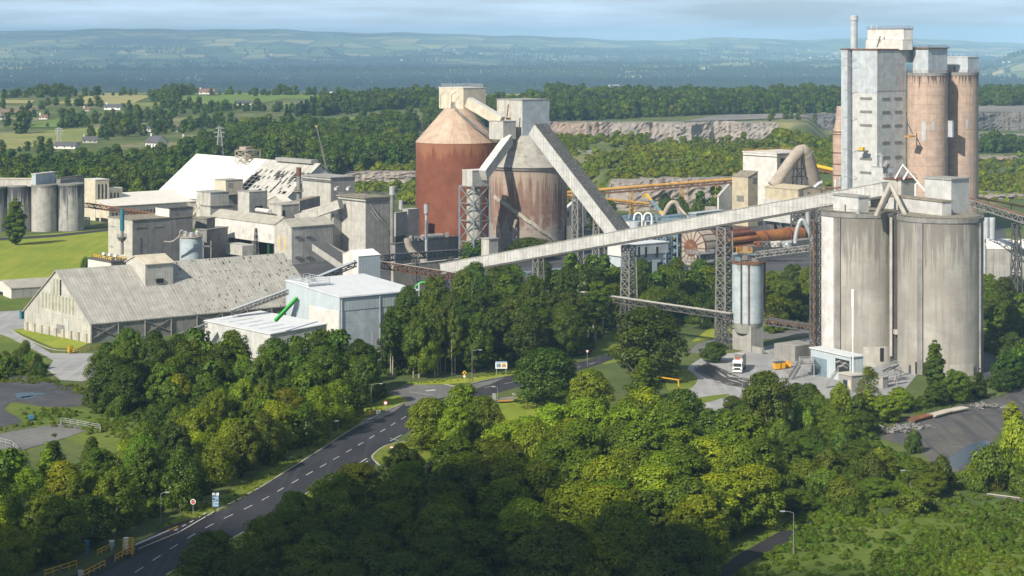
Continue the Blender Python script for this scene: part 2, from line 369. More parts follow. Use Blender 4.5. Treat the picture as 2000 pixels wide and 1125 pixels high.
# ================================================================ SETTING: terrain, roads, yards
def sst(x, a, b):
    t = np.clip((np.asarray(x, float)-a)/(b-a), 0, 1); return t*t*(3-2*t)
def wn(a, D):   # cheap smooth undulation
    x = (a-1000)*D/F
    return (np.sin(x/310+1.3)*np.cos(D/420+.4)+.6*np.sin(x/131+D/190)+.4*np.cos(x/77-D/93+2))/2
def hmap(a, D):
    a = np.asarray(a, float); D = np.asarray(D, float)
    pl = 8+7*sst(a, 850, 1100); pl = pl-13*sst(a, 1840, 1900)*(1-sst(D, 1948, 1952))
    c1 = sst(a, 1150, 1200)*(1-sst(a, 1450, 1500)); c2 = sst(a, 660, 700)*(1-sst(a, 800, 860))
    w = 130-126*np.maximum(c1, c2)
    ds = 1150+(1066-1150)*c1+(1225-1150)*c2+180*(1-sst(a, 300, 690))
    z = pl*sst(D, ds-w, ds+w)
    z = z+1.2*wn(a, D)*sst(D, 1250, 1500)
    left = 1-sst(a, 750, 1150)
    z = z+left*16*np.exp(-((D-2300)/520)**2)+4*(1-left)*np.exp(-((D-2300)/420)**2)
    z = z+(5*np.exp(-((a-1190)/70)**2)+9*np.exp(-((a-1530)/60)**2)+3*np.exp(-((a-1100)/30)**2))*np.exp(-((D-1360)/60)**2)
    p1 = sst(a, 1066, 1078)*(1-sst(a, 1500, 1560))*sst(D, 1400, 1430)*(1-sst(D, 1771, 1775))
    z = z+(-6-z)*p1
    p2 = sst(a, 1570, 1620)*sst(D, 1400, 1425)*(1-sst(D, 1948, 1952))
    fl = -5+6*sst(D, 1498, 1502)
    z = z+(fl-z)*p2
    far = sst(D, 2500, 4200)
    z = z*(1-far)+(-120+9*wn(a*.35+200, D*.35)*sst(D, 3500, 6000))*far
    ys = np.interp(a, [-900, 0, 300, 560, 700, 1000, 1180, 1300, 1420, 1600, 1760, 1850, 2000, 2900], [58, 60, 56, 58, 63, 68, 77, 78, 73, 77, 73, 78, 87, 80])
    ys = ys+1.2*np.sin(a/47)+.8*np.sin(a/19+1)
    zh = H+(YH-ys)*22000/F
    z = z+(zh+120)*(sst(D, 13500, 22000)-.6*sst(D, 22500, 28000))
    z = z+130*sst(a, 1880, 2020)*np.exp(-((D-12000)/1500)**2)
    z = z+(25+16*np.sin(a/160+1))*np.exp(-((D-15500)/1600)**2)*.6
    return z
def tz(px, D): return float(hmap(px, D))
def TG(px, py, far=True):
    """Where the line of sight through a picture point meets the terrain."""
    ds = np.concatenate([np.arange(300, 3000, 2.0), np.arange(3000, 27000, 20.0)])
    zs = hmap(np.full_like(ds, px), ds); ray = H-(py-YH)*ds/F
    i = np.argmax(zs >= ray)
    D = float(ds[i]) if zs[i] >= ray[i] else 20000.0
    return Vector((gx(px, D), D, tz(px, D)))

rows = list(np.arange(120, 1000, 40.))+list(np.arange(1000, 1900, 14.))+list(np.geomspace(1900, 5000, 70))+list(np.geomspace(5100, 29000, 70))
for c in (1066, 1225, 1415, 1773, 1950, 1500): rows += [c-3.5, c-2, c, c+2, c+3.5]
rows = np.array(sorted(rows)); cols = np.arange(-1100, 3101, 12.)
AA, DD = np.meshgrid(cols, rows); ZZ = hmap(AA, DD); XX = (AA-1000)*DD/F
V = np.stack([XX, DD, ZZ], -1).reshape(-1, 3); nc = len(cols); nr = len(rows)
ii = (np.arange(nr-1)[:, None]*nc+np.arange(nc-1)[None]).ravel()
Fc = np.stack([ii, ii+1, ii+nc+1, ii+nc], 1)
def npmesh(name, V, Fq, m, smooth=False):
    me = bpy.data.meshes.new(name); me.vertices.add(len(V)); me.vertices.foreach_set('co', np.asarray(V, np.float32).ravel())
    k = Fq.shape[1]; me.loops.add(Fq.size); me.loops.foreach_set('vertex_index', Fq.astype(np.int32).ravel())
    me.polygons.add(len(Fq)); me.polygons.foreach_set('loop_start', np.arange(0, Fq.size, k, dtype=np.int32))
    me.update(calc_edges=True); me.validate()
    if smooth: me.polygons.foreach_set('use_smooth', np.ones(len(Fq), bool))
    me.materials.append(m); return me
def addobj(name, me, kind=None):
    o = bpy.data.objects.new(name, me); COL.objects.link(o)
    if kind: o['kind'] = kind
    return o

# --- land cover of the open ground: rough grass near, a patchwork of fields, hedges and woods on the far plain
k = NT('rough_land'); ps = k.n('NewGeometry').outputs['Position']; sp = k.n('SeparateXYZ', Vector=ps)
x_, y_ = sp.outputs[0], sp.outputs[1]
g1 = k.noise(ps, .02, 5, .6); g2 = k.noise(ps, .35, 4, .7); g3 = k.noise(ps, 1.6, 3, .7)
c = k.mix(k.ramp(g1, .35, .65), (.055, .085, .018), (.105, .135, .03))
c = k.mix(k.math('MULTIPLY', k.ramp(g2, .45, .7), .6), c, (.05, .07, .018))
c = k.mix(k.math('MULTIPLY', k.ramp(g3, .45, .75), .5), c, (.13, .14, .045)); g4 = k.noise(ps, .011, 5, .65); c = k.mix(k.math('MULTIPLY', k.ramp(g4, .50, .60), k.math('MULTIPLY', k.ramp(y_, 960, 1060), .75)), c, (.215, .195, .10))
xy = k.scaled(ps, 1/300., 1/620., 0)
vo = k.n('TexVoronoi', voronoi_dimensions='2D', Scale=1.0); k.link(xy, vo.inputs['Vector'])
ve = k.n('TexVoronoi', voronoi_dimensions='2D', feature='DISTANCE_TO_EDGE', Scale=1.0); k.link(xy, ve.inputs['Vector'])
cr = k.t.nodes.new('ShaderNodeValToRGB'); cr.color_ramp.interpolation = 'CONSTANT'
cols_ = [(.08, .13, .025), (.13, .18, .04), (.24, .25, .075), (.04, .07, .016), (.34, .31, .12), (.09, .14, .028), (.19, .23, .06)]
el = cr.color_ramp.elements
while len(el) < len(cols_): el.new(.5)
for i, q in enumerate(cols_): el[i].position = i/len(cols_); el[i].color = (*q, 1)
vs_ = k.n('SeparateXYZ', Vector=vo.outputs['Color']); k.link(vs_.outputs[0], cr.inputs[0])
fld = k.mix(k.math('MULTIPLY', k.ramp(g1, .4, .7), .35), cr.outputs[0], (.09, .12, .035))
wood = k.noise(k.scaled(ps, 1/2300., 1/2200., 0), 1.0, 5, .65)
hed = k.math('MAXIMUM', k.ramp(ve.outputs['Distance'], .075, .03), k.ramp(wood, .535, .57))
fld = k.mix(hed, fld, (.014, .026, .010))
c = k.mix(k.ramp(y_, 2350, 2500), c, fld)
k.link(c, k.b.inputs['Base Color']); k.b.inputs['Roughness'].default_value = .95
k.link(k.n('Bump', Strength=.6, Distance=.6, Height=g2).outputs[0], k.b.inputs['Normal'])
ground = addobj('ground', npmesh('ground', V, Fc, k.m, True), 'structure')

def ground_mat(name, a, b, c3, s1=.05, s2=.5, rough=.95, stripe=None, spec=.2):
    k = NT(name); ps = k.n('NewGeometry').outputs['Position']
    n1 = k.noise(ps, s1, 5, .6); n2 = k.noise(ps, s2, 5, .65)
    c = k.mix(k.ramp(n1, .35, .65), a, b); c = k.mix(k.math('MULTIPLY', k.ramp(n2, .45, .7), .55), c, c3)
    if stripe:
        rt = k.n('Mapping'); k.link(ps, rt.inputs[0]); rt.inputs['Rotation'].default_value = (0, 0, stripe[0]); rt.inputs['Scale'].default_value = (1/stripe[1], .02, 1)
        ns = k.noise(rt.outputs[0], 1.0, 4, .6); c = k.mix(k.math('MULTIPLY', k.ramp(ns, .5, .62), stripe[3]), c, stripe[2])
    k.link(c, k.b.inputs['Base Color']); k.b.inputs['Roughness'].default_value = rough; k.b.inputs['Specular IOR Level'].default_value = spec
    k.link(k.n('Bump', Strength=.35, Distance=.15, Height=n2).outputs[0], k.b.inputs['Normal'])
    return k.m
GM = {}
GM['lawn']  = ground_mat('mown_lawn', (.17, .225, .02), (.245, .28, .028), (.13, .185, .02), .03, .6, stripe=(.3, 3.5, (.28, .29, .04), .5))
GM['verge'] = ground_mat('road_verge_grass', (.10, .145, .018), (.17, .20, .026), (.075, .115, .016), .06, .9)
GM['meadow'] = ground_mat('rough_meadow', (.085, .13, .018), (.135, .172, .028), (.055, .088, .015), .05, .7)
GM['scrub'] = ground_mat('scrub_floor', (.035, .05, .014), (.06, .075, .02), (.025, .035, .012), .05, .5)
GM['asphalt'] = ground_mat('asphalt', (.030, .032, .037), (.042, .044, .050), (.025, .026, .030), .04, .25, .8, stripe=(-.62, 1.2, (.06, .062, .066), .4))
GM['asphaltd'] = ground_mat('dark_new_asphalt', (.026, .026, .028), (.036, .036, .038), (.02, .02, .022), .05, .4, .85)
GM['apron'] = ground_mat('worn_pale_tarmac', (.13, .13, .128), (.18, .178, .17), (.105, .105, .105), .05, .5, .9)
GM['yard']  = ground_mat('dusty_concrete_yard', (.33, .33, .325), (.26, .262, .265), (.19, .192, .198), .045, .22, .75, stripe=(.8, 2.6, (.42, .415, .40), .45))
GM['mud']   = ground_mat('dark_wet_mud_tracks', (.05, .048, .045), (.075, .07, .065), (.035, .033, .03), .15, .8, .6)
GM['slatey'] = ground_mat('dark_slate_ground', (.05, .054, .062), (.085, .086, .092), (.12, .115, .105), .05, .3, .8)
GM['gravel'] = ground_mat('gravelly_track', (.115, .112, .105), (.065, .068, .076), (.165, .145, .105), .035, .22, .9, stripe=(.9, 2.2, (.05, .052, .058), .6))
GM['quarry'] = ground_mat('quarry_floor', (.165, .16, .155), (.22, .205, .185), (.12, .118, .12), .01, .1, .95)
GM['field_pale'] = ground_mat('pale_cut_field', (.30, .275, .115), (.245, .25, .09), (.20, .22, .07), .012, .1)
GM['field_green'] = ground_mat('green_pasture', (.115, .185, .035), (.14, .20, .045), (.10, .155, .032), .01, .1)
GM['field_mix'] = ground_mat('mixed_pasture', (.16, .20, .045), (.27, .25, .10), (.12, .165, .04), .013, .09)
GM['soil'] = ground_mat('brown_soil', (.23, .16, .105), (.19, .14, .09), (.16, .13, .08), .02, .1)
k = NT('puddle_water'); k.b.inputs['Base Color'].default_value = (.03, .065, .11, 1); k.b.inputs['Roughness'].default_value = .12; k.b.inputs['Specular IOR Level'].default_value = .22; GM['water'] = k.m  # blue base colour carries the reflection of the sky
from mathutils.geometry import tessellate_polygon
def smooth_path(pts, n=6):
    out = []
    for i in range(len(pts)-1):
        p0, p1, p2, p3 = pts[max(i-1, 0)], pts[i], pts[i+1], pts[min(i+2, len(pts)-1)]
        for j in range(n):
            t = j/n; out.append(tuple(.5*((2*b)+(-a+c)*t+(2*a-5*b+4*c-d)*t*t+(-a+3*b-3*c+d)*t**3) for a, b, c, d in zip(p0, p1, p2, p3)))
    return out+[tuple(pts[-1])]
def sheet(name, px, m, z=.02, smooth=True, kind='structure'):
    """A flat piece of ground cover given by its outline."""
    pts = [G(x, y, 0) for x, y in px]
    if smooth:
        q = smooth_path([tuple(p) for p in pts+[pts[0]]], 5)[:-1]; pts = [Vector(p) for p in q]
    for p in pts: p.z = z
    mb = MB(); tri = tessellate_polygon([[p.copy() for p in pts]])
    for t in tri:
        a, b, c_ = [pts[i] for i in t]
        mb.poly([a, b, c_] if (b-a).cross(c_-a).z > 0 else [a, c_, b])
    o = mb.build(name, m); o['kind'] = kind; return o
def drape(name, px, m, dz=.5):
    """A field or quarry floor laid on rolling terrain."""
    pts = [TG(x, y) for x, y in px]; aa = [p.x*F/p.y+1000 for p in pts]; dd = [p.y for p in pts]
    na, nd = 40, 24; cu = np.linspace(0, 1, na); cv = np.linspace(0, 1, nd)
    # outline given as near-left, near-right, far-right, far-left
    mb = MB(); g_ = []
    for v in cv:
        row = []
        for u in cu:
            a = (aa[0]*(1-u)+aa[1]*u)*(1-v)+(aa[3]*(1-u)+aa[2]*u)*v; D = (dd[0]*(1-u)+dd[1]*u)*(1-v)+(dd[3]*(1-u)+dd[2]*u)*v
            row.append((gx(a, D), D, tz(a, D)+dz))
        g_.append(row)
    for i in range(nd-1):
        for j in range(na-1): mb.poly([g_[i][j], g_[i][j+1], g_[i+1][j+1], g_[i+1][j]], None, True)
    return struct(name, mb, m)
def ribbon(pts, w0, w1, z):    # strip between offsets w0 and w1 (metres to the right of the path)
    mb = MB(); n = len(pts); e = []
    for i, p in enumerate(pts):
        d = Vector(pts[min(i+1, n-1)])-Vector(pts[max(i-1, 0)]); d.z = 0; d.normalize(); s_ = Vector((d.y, -d.x, 0))
        e.append((Vector((p[0], p[1], z))+s_*w0, Vector((p[0], p[1], z))+s_*w1))
    for (a, b), (c_, d) in zip(e, e[1:]): mb.poly([b, d, c_, a] if False else [a, b, d, c_])
    return mb
def kerb(name, px, side=1, h=.13, wd=.3):
    pts = smooth_path([tuple(G(x, y)) for x, y in px], 5); mb = MB()
    for a, b in zip(pts, pts[1:]):
        a, b = Vector(a), Vector(b); d = (b-a)
        if d.length < .01: continue
        s_ = Vector((d.y, -d.x, 0)).normalized()*wd*side
        mb.obox(a, d, s_, (0, 0, h))
    return struct(name, mb, M['conc'])

# --- main road (left edge, right edge), side roads, layby
RL = [(60, 1180), (200, 1118), (262, 1085), (345, 1045), (420, 1003), (505, 955), (560, 921), (625, 880), (690, 838), (745, 808), (790, 786), (835, 772), (880, 760), (925, 748), (975, 738), (1040, 727), (1105, 714), (1160, 700), (1215, 680), (1235, 660)]
RR = [(285, 1180), (325, 1122), (400, 1082), (470, 1042), (530, 1010), (575, 980), (615, 952), (655, 930), (705, 908), (735, 885), (770, 862), (805, 838), (845, 815), (890, 795), (940, 777), (990, 762), (1060, 742), (1120, 727), (1180, 708), (1262, 678)]
L3 = smooth_path([tuple(G(*p)) for p in RL], 6); R3 = smooth_path([tuple(G(*p)) for p in RR], 6)
mb = MB()
for i in range(len(L3)-1):
    q = [Vector((*L3[i][:2], .06)), Vector((*R3[i][:2], .06)), Vector((*R3[i+1][:2], .06)), Vector((*L3[i+1][:2], .06))]; mb.poly(q)
struct('road', mb, GM['asphalt'])
sheet('side_road', [(640, 945), (690, 912), (745, 880), (790, 868), (850, 872), (905, 900), (870, 925), (760, 915), (735, 900), (728, 915), (720, 925), (690, 934)], GM['asphaltd'], .05, False)
sheet('bus_layby', [(700, 832), (722, 812), (760, 800), (795, 782), (775, 800), (735, 822)], GM['apron'], .075)
sheet('junction_apron', [(758, 768), (790, 752), (862, 752), (905, 757), (930, 749), (985, 738), (960, 750), (890, 772), (840, 782), (792, 794), (786, 779)], GM['apron'], .075, False)
sheet('gate_lane', [(60, 1180), (120, 1135), (262, 1064), (330, 1028), (424, 998), (415, 1010), (345, 1046), (255, 1092), (150, 1150), (110, 1180)], GM['asphaltd'], .08, False)
sheet('road_verge', [(285, 1180), (325, 1122), (470, 1042), (575, 980), (655, 930), (705, 932), (660, 990), (560, 1060), (420, 1150), (360, 1180)], GM['verge'], .03, False)
sheet('road_verge', [(430, 1003), (560, 918), (690, 834), (745, 803), (790, 782), (785, 772), (740, 788), (690, 815), (560, 895), (400, 985), (300, 1035)], GM['verge'], .035, False)
sheet('verge_island', [(690, 822), (720, 812), (790, 788), (786, 776), (760, 776), (700, 806)], GM['lawn'], .09)
sheet('grass_island', [(724, 892), (752, 872), (800, 862), (860, 872), (835, 905), (770, 905), (738, 906)], GM['verge'], .09)
sheet('verge_strip', [(792, 748), (860, 742), (930, 737), (985, 729), (1090, 700), (1090, 712), (985, 736), (925, 747), (865, 751), (800, 752)], GM['lawn'], .04, False)
sheet('lawn', [(925, 800), (985, 778), (1060, 765), (1120, 770), (1190, 800), (1180, 840), (1090, 838), (960, 850)], GM['lawn'], .045)
kerb('kerb', [(325, 1122), (400, 1082), (470, 1042), (530, 1010), (575, 980), (615, 952), (655, 930)])
kerb('kerb', [(424, 998), (505, 955), (560, 921), (625, 880), (690, 838), (745, 808), (790, 786)], -1)
kerb('kerb', [(985, 735), (935, 746), (900, 755), (868, 751)], 1)
kerb('kerb', [(740, 909), (727, 897), (728, 888), (752, 871), (790, 862)], 1)
# painted markings
mk = MB()
def dash(path, on, off, w0, w1, z=.09, start=0.0):
    pos = start; acc = 0
    pts = [Vector(p) for p in path]; cum = [0]
    for a, b in zip(pts, pts[1:]): cum.append(cum[-1]+(b-a).length)
    def at(s):
        for i in range(len(pts)-1):
            if cum[i+1] >= s: f = (s-cum[i])/max(1e-6, cum[i+1]-cum[i]); return pts[i]+(pts[i+1]-pts[i])*f, (pts[i+1]-pts[i]).normalized()
        return pts[-1], (pts[-1]-pts[-2]).normalized()
    while pos < cum[-1]:
        a, d = at(pos); b, _ = at(min(pos+on, cum[-1])); s_ = Vector((d.y, -d.x, 0))
        q = [a+s_*w0, a+s_*w1, b+s_*w1, b+s_*w0]; mk.poly([Vector((p.x, p.y, z)) for p in q]); pos += on+off
g3 = lambda pts: smooth_path([tuple(G(*p)) for p in pts], 6)
dash(g3([(225, 1143), (265, 1118), (345, 1065), (420, 1022), (500, 984), (560, 950), (622, 915), (690, 876), (740, 846), (800, 810), (850, 787), (905, 768), (970, 753), (1060, 735), (1165, 708)]), 3.6, 4.2, -.085, .085)
dash(g3([(650, 934), (680, 915), (717, 896)]), 60, 1, -.12, .12); dash(g3([(660, 935), (690, 919), (722, 899)]), 1.3, 1.0, -.15, .15)
dash(g3([(345, 1043), (385, 1022), (418, 1000)]), 60, 1, -.12, .12); dash(g3([(340, 1037), (380, 1016), (408, 998)]), 1.6, 1.6, -.12, .12)
dash(g3([(270, 1073), (345, 1042)]), 60, 1, -.1, .1)
dash(g3([(762, 862), (775, 854), (785, 850)]), 60, 1, -.1, .1); dash(g3([(762, 857), (778, 861)]), 60, 1, -.1, .1)
dash(g3([(792, 769), (840, 776), (872, 770), (930, 750), (985, 739)]), 90, 1, -.1, .1)
dash(g3([(800, 766), (845, 772)]), 60, 1, -.1, .1); dash(g3([(832, 764), (850, 762)]), 30, 1, -.5, .5)
struct('road_marking', mk, M['paint2'])

# --- left side: works road, lawns, slate ground, platform
sheet('lawn', [(-60, 560), (-60, 470), (30, 462), (215, 447), (262, 452), (262, 560), (110, 540)], GM['lawn'], .02, False)
sheet('track', [(-60, 470), (0, 465), (110, 458), (213, 447), (213, 451), (110, 463), (0, 470), (-60, 476)], GM['asphalt'], .04, False)
sheet('lawn', [(-40, 606), (40, 604), (110, 580), (130, 560), (-40, 558)], GM['meadow'], .03, False)
sheet('works_road', [(-60, 612), (46, 606), (60, 640), (28, 648), (100, 690), (190, 690), (215, 688), (215, 712), (195, 735), (160, 745), (118, 742), (92, 722), (104, 704), (60, 680), (-60, 630)], GM['yard'], .03, False)
sheet('lawn', [(24, 644), (62, 640), (120, 655), (180, 668), (150, 682), (105, 680)], GM['lawn'], .06, False)
kerb('kerb', [(22, 645), (60, 665), (105, 683), (150, 684)], 1)
sheet('lawn', [(-60, 632), (20, 660), (75, 690), (104, 705), (88, 716), (-60, 742)], GM['meadow'], .05, False)
sheet('slate_yard', [(-60, 738), (60, 736), (120, 752), (175, 765), (165, 790), (90, 795), (30, 786), (10, 800), (40, 824), (-60, 830)], GM['slatey'], .04)
sheet('puddle', [(28, 770), (48, 767), (88, 769), (60, 775), (36, 778)], GM['water'], .07)
sheet('puddle', [(40, 776), (62, 773), (70, 776), (52, 780)], GM['water'], .07)
sheet('meadow', [(10, 800), (30, 784), (90, 793), (165, 800), (230, 815), (320, 800), (300, 880), (200, 880), (60, 830)], GM['meadow'], .03)
sheet('concrete_platform', [(-60, 872), (0, 848), (118, 827), (178, 838), (128, 856), (0, 892), (-60, 910)], GM['apron'], .10, False)
# --- right side: loading yard, tracks, scrub
sheet('loading_yard', [(1330, 765), (1345, 715), (1380, 693), (1430, 690), (1600, 655), (1800, 720), (1760, 770), (1600, 780), (1450, 800), (1370, 812), (1380, 790)], GM['yard'], .03, False)
tm = MB(); r4 = np.random.default_rng(44)
for i in range(26):     # wheel marks of wet dust curving through the yard
    x0 = 1352+r4.random()*34; y0 = 706+r4.random()*18; q = g3([(x0, y0), (x0+22+r4.random()*10, y0+10+r4.random()*6), (x0+50+r4.random()*22, y0+24+r4.random()*10), (x0+100+r4.random()*40, y0+34+r4.random()*16)]); mk_, mk = (mk if 'mk' in globals() else None), tm
    dash(q, 5+r4.random()*9, r4.random()*5, -.15-r4.random()*.25, .15+r4.random()*.3, .055+i*.0012, r4.random()*4); mk = mk_
struct('wheel_mark', tm, GM['mud'])
sheet('mud_patch', [(1366, 716), (1384, 709), (1396, 722), (1412, 738), (1398, 744), (1380, 732)], GM['mud'], .05)
sheet('meadow', [(1400, 1230), (1430, 1125), (1530, 1060), (1600, 1012), (1850, 1000), (1960, 975), (2080, 995), (2080, 1230)], GM['meadow'], .03, False)
sheet('meadow', [(1520, 890), (1570, 862), (1690, 850), (1760, 885), (1850, 930), (1800, 960), (1650, 930), (1560, 930)], GM['meadow'], .03)
sheet('grass_island', [(1300, 755), (1310, 725), (1340, 722), (1362, 738), (1350, 758), (1316, 770)], GM['verge'], .06)
sheet('grass_strip', [(1340, 783), (1370, 776), (1425, 770), (1390, 784), (1350, 790)], GM['verge'], .07)
sheet('back_road', [(1340, 690), (1362, 672), (1420, 655), (1600, 640), (1600, 655), (1430, 668), (1380, 690)], GM['apron'], .05, False)
sheet('works_lawn', [(1350, 668), (1430, 655), (1600, 630), (1600, 600), (1400, 630)], GM['lawn'], .025, False)
sheet('works_lawn', [(1160, 690), (1180, 655), (1240, 640), (1240, 700), (1180, 712)], GM['verge'], .025, False)
sheet('side_yard', [(1905, 745), (1915, 690), (1950, 660), (1995, 672), (2060, 700), (2060, 750)], GM['slatey'], .04)
sheet('works_lawn', [(1915, 672), (1915, 640), (1965, 655), (1950, 666)], GM['lawn'], .05)
sheet('gravel_track', [(1700, 850), (1745, 820), (1850, 792), (1960, 770), (2060, 740), (2060, 790), (1960, 840), (1935, 870), (1905, 900), (1870, 922), (1830, 915), (1790, 880)], GM['gravel'], .04)
sheet('puddle', [(1850, 898), (1885, 872), (1932, 862), (1915, 885), (1872, 916)], GM['water'], .06)
sheet('lane', [(1375, 1130), (1440, 1085), (1520, 1040), (1590, 1010), (1600, 1020), (1545, 1055), (1470, 1095), (1420, 1130)], GM['asphaltd'], .05, False)
sheet('verge_strip', [(1340, 1130), (1420, 1075), (1520, 1025), (1590, 1003), (1590, 1011), (1520, 1040), (1440, 1085), (1375, 1130)], GM['verge'], .04, False)
sheet('rail_track_bed', [(1925, 966), (1960, 968), (2060, 985), (2060, 992), (1960, 974), (1925, 969)], GM['apron'], .06, False)
sheet('plant_yard', [(380, 560), (660, 690), (830, 700), (760, 640), (900, 560), (1200, 560), (1600, 520), (1980, 520), (1960, 440), (1600, 420), (1080, 420), (220, 470), (262, 530)], GM['slatey'], .015, False)
sheet('dusty_yard', [(1090, 552), (1190, 530), (1215, 545), (1120, 575)], GM['yard'], .03)
sheet('dusty_yard', [(1500, 560), (1560, 530), (1590, 540), (1560, 575)], GM['yard'], .03)
sheet('dusty_yard', [(700, 700), (730, 685), (800, 690), (850, 700), (760, 712)], GM['yard'], .03)
# --- far fields and quarry floors
drape('field', [(105, 203), (255, 206), (300, 188), (215, 183)], GM['field_pale'])
drape('field', [(270, 209), (440, 211), (400, 200), (240, 202)], GM['field_mix'])
drape('field', [(345, 200), (500, 205), (560, 193), (345, 187)], GM['field_green'])
drape('field', [(0, 296), (150, 281), (255, 246), (0, 262)], GM['field_mix'])
drape('field', [(0, 250), (120, 250), (260, 233), (150, 228)], GM['field_green'])
drape('field', [(0, 222), (60, 222), (80, 212), (0, 214)], GM['soil'])
drape('field', [(2, 203), (60, 203), (70, 196), (2, 196)], GM['field_pale'])
drape('field', [(640, 240), (770, 236), (760, 225), (650, 232)], GM['field_green'])
drape('field', [(400, 192), (700, 196), (680, 186), (460, 184)], GM['field_green'])
drape('quarry_floor', [(1330, 243), (1600, 250), (1600, 222), (1400, 226)], GM['quarry'], .6)
drape('quarry_floor', [(1600, 245), (1660, 250), (1660, 218), (1600, 222)], GM['quarry'], .6)
drape('quarry_floor', [(1880, 292), (2060, 300), (2060, 262), (1880, 262)], GM['quarry'], .6)
drape('quarry_floor', [(1900, 224), (2060, 224), (2060, 206), (1900, 205)], GM['quarry'], .6)

# --- cliffs
def rock(name, a, b, c3, sc):
    k = NT(name); ps = k.n('NewGeometry').outputs['Position']
    n1 = k.noise(ps, .03*sc, 5, .65); n2 = k.noise(k.scaled(ps, .3, .3, .07), 1.0*sc, 6, .7); n3 = k.noise(ps, .6*sc, 5, .7)
    c = k.mix(k.ramp(n1, .4, .6), a, b); c = k.mix(k.math('MULTIPLY', k.ramp(n2, .45, .62), .7), c, c3); c = k.mix(k.math('MULTIPLY', k.ramp(n3, .55, .7), .6), c, tuple(x*.5 for x in a))
    k.link(c, k.b.inputs['Base Color']); k.b.inputs['Roughness'].default_value = .95
    k.link(k.n('Bump', Strength=1, Distance=2.0, Height=n3).outputs[0], k.b.inputs['Normal']); return k.m
RK = rock('pale_quarry_rock', (.34, .315, .29), (.40, .345, .30), (.22, .205, .195), 1)
RKR = rock('pinkish_quarry_rock', (.38, .29, .235), (.33, .285, .25), (.25, .2, .175), 1)
RKD = rock('dark_quarry_rock', (.16, .16, .165), (.21, .195, .18), (.10, .10, .105), 1)
def cliff(a0, a1, D, zb, m, seed, wob=8, rough=2.0, sink=1.0, name='quarry_cliff', slope=.35):
    r = np.random.default_rng(seed); n = max(12, int(abs(gx(a1, D)-gx(a0, D))/2.2)); rows_ = 12; mb = MB(); g_ = []
    ph = r.random(6)*6
    jit = r.normal(0, 1, (rows_+1, n+1)); colj = r.normal(0, 1, n+1)
    for j in range(rows_+1):
        row = []
        for i in range(n+1):
            a = a0+(a1-a0)*i/n; f = j/rows_
            ztop = float(hmap(a, D+14)) + .3 + .4*jit[0, i]+1.1*math.sin(i*.21+ph[5])
            blk = np.floor(3*np.sin(i*.13+ph[0])+2*np.sin(i*.29+ph[1]))   # blocky bays
            d = D-2+(blk-5.2)*wob*.22+wob*.3*np.sin(i*.05+ph[2])-(1-f)*(ztop-zb)*slope+rough*(.16*colj[i]+.3*jit[j, i]+.4*math.sin(i*.83+j*.4+ph[3])+.35*math.sin(i*.31-j*.75+ph[4]))
            row.append((gx(a, d), d, zb-sink+(ztop-zb+sink)*f))
        g_.append(row)
    for j in range(rows_):
        for i in range(n): mb.poly([g_[j][i], g_[j][i+1], g_[j+1][i+1], g_[j+1][i]])
    for i in range(n):   # top lip running back into the terrain
        a_, b_ = g_[-1][i], g_[-1][i+1]; q = lambda p: (p[0], D+18, float(hmap(p[0]*F/(D+18)+1000, D+18))+.1)
        mb.poly([a_, b_, q(b_), q(a_)])
    return struct(name, mb, m)
cliff(1062, 1190, 1771, -6, RKR, 1); cliff(1190, 1520, 1771, -6, RK, 2, 14, 2.6); 
cliff(1560, 1880, 1948, 1, RKD, 3, 10); cliff(1880, 2300, 1948, 1, RKD, 4, 12)
cliff(1840, 2300, 1497, -5, RKR, 5, 8); cliff(1170, 1475, 1064, 0, RK, 6, 8, 1.8); cliff(670, 845, 1223, 0, RK, 7, 6, 1.6)
cliff(1080, 1190, 1290, 11, RK, 8, 8); cliff(1900, 2300, 1125, 0, RK, 9, 6, 1.5)
# ================================================================ THE WORKS: buildings and silos
def bld(name, label, cat, pc, ptop, pl, pr, D, z0=0.0, A=50, wall='asb', roof='asbd', shape='flat', rise=3.0, over=.3, th=.4, T=None, group=None, zt=None, wname='wall', rname='roof'):
    B = Block(pc, D, pl, pr, z0, zz(ptop, D) if zt is None else zt, A)
    if T is None: T = Thing(name, label, cat, B.org(), group)
    w_, r_ = MB(), MB()
    if shape == 'flat':
        B.body(w_)
        if roof: B.slab(r_, over, th, B.z1+.003)
    else: B.gable(w_, r_, shape, rise, over, th)
    B.wall = T.part(wname, w_, M[wall]); B.roof = T.part(rname, r_, M[roof]) if roof else None
    return T, B
def spans(B, f, px):
    d = B.dl if f == 'l' else B.dr; k_ = (px-1000)/F
    return (k_*B.C.y-B.C.x)/(d.x-k_*d.y)
def win(T, B, f, px0, px1, py0, py1, m='glass', name='window', out=.06, parent=None):
    s0, s1 = spans(B, f, px0), spans(B, f, px1); d = B.dl if f == 'l' else B.dr; Dm = B.C.y+d.y*(s0+s1)/2
    L = B.Ll if f == 'l' else B.Lr; mb = MB(); u0, u1 = sorted((s0/L, s1/L))
    B.panel(mb, f, u0, u1, zz(py1, Dm), zz(py0, Dm), out)
    return T.part(name, mb, M[m], parent or B.wall)
def roofrail(T, B, m='steel', h=1.1, g=0.0, step=2.5, r=.05, z=None, parent=None):
    mb = MB(); rg = B.ring((B.z1+.42) if z is None else z, g); mb.rail(rg+[rg[0]], h, step, r); return T.part('railing', mb, M[m], parent or B.roof)

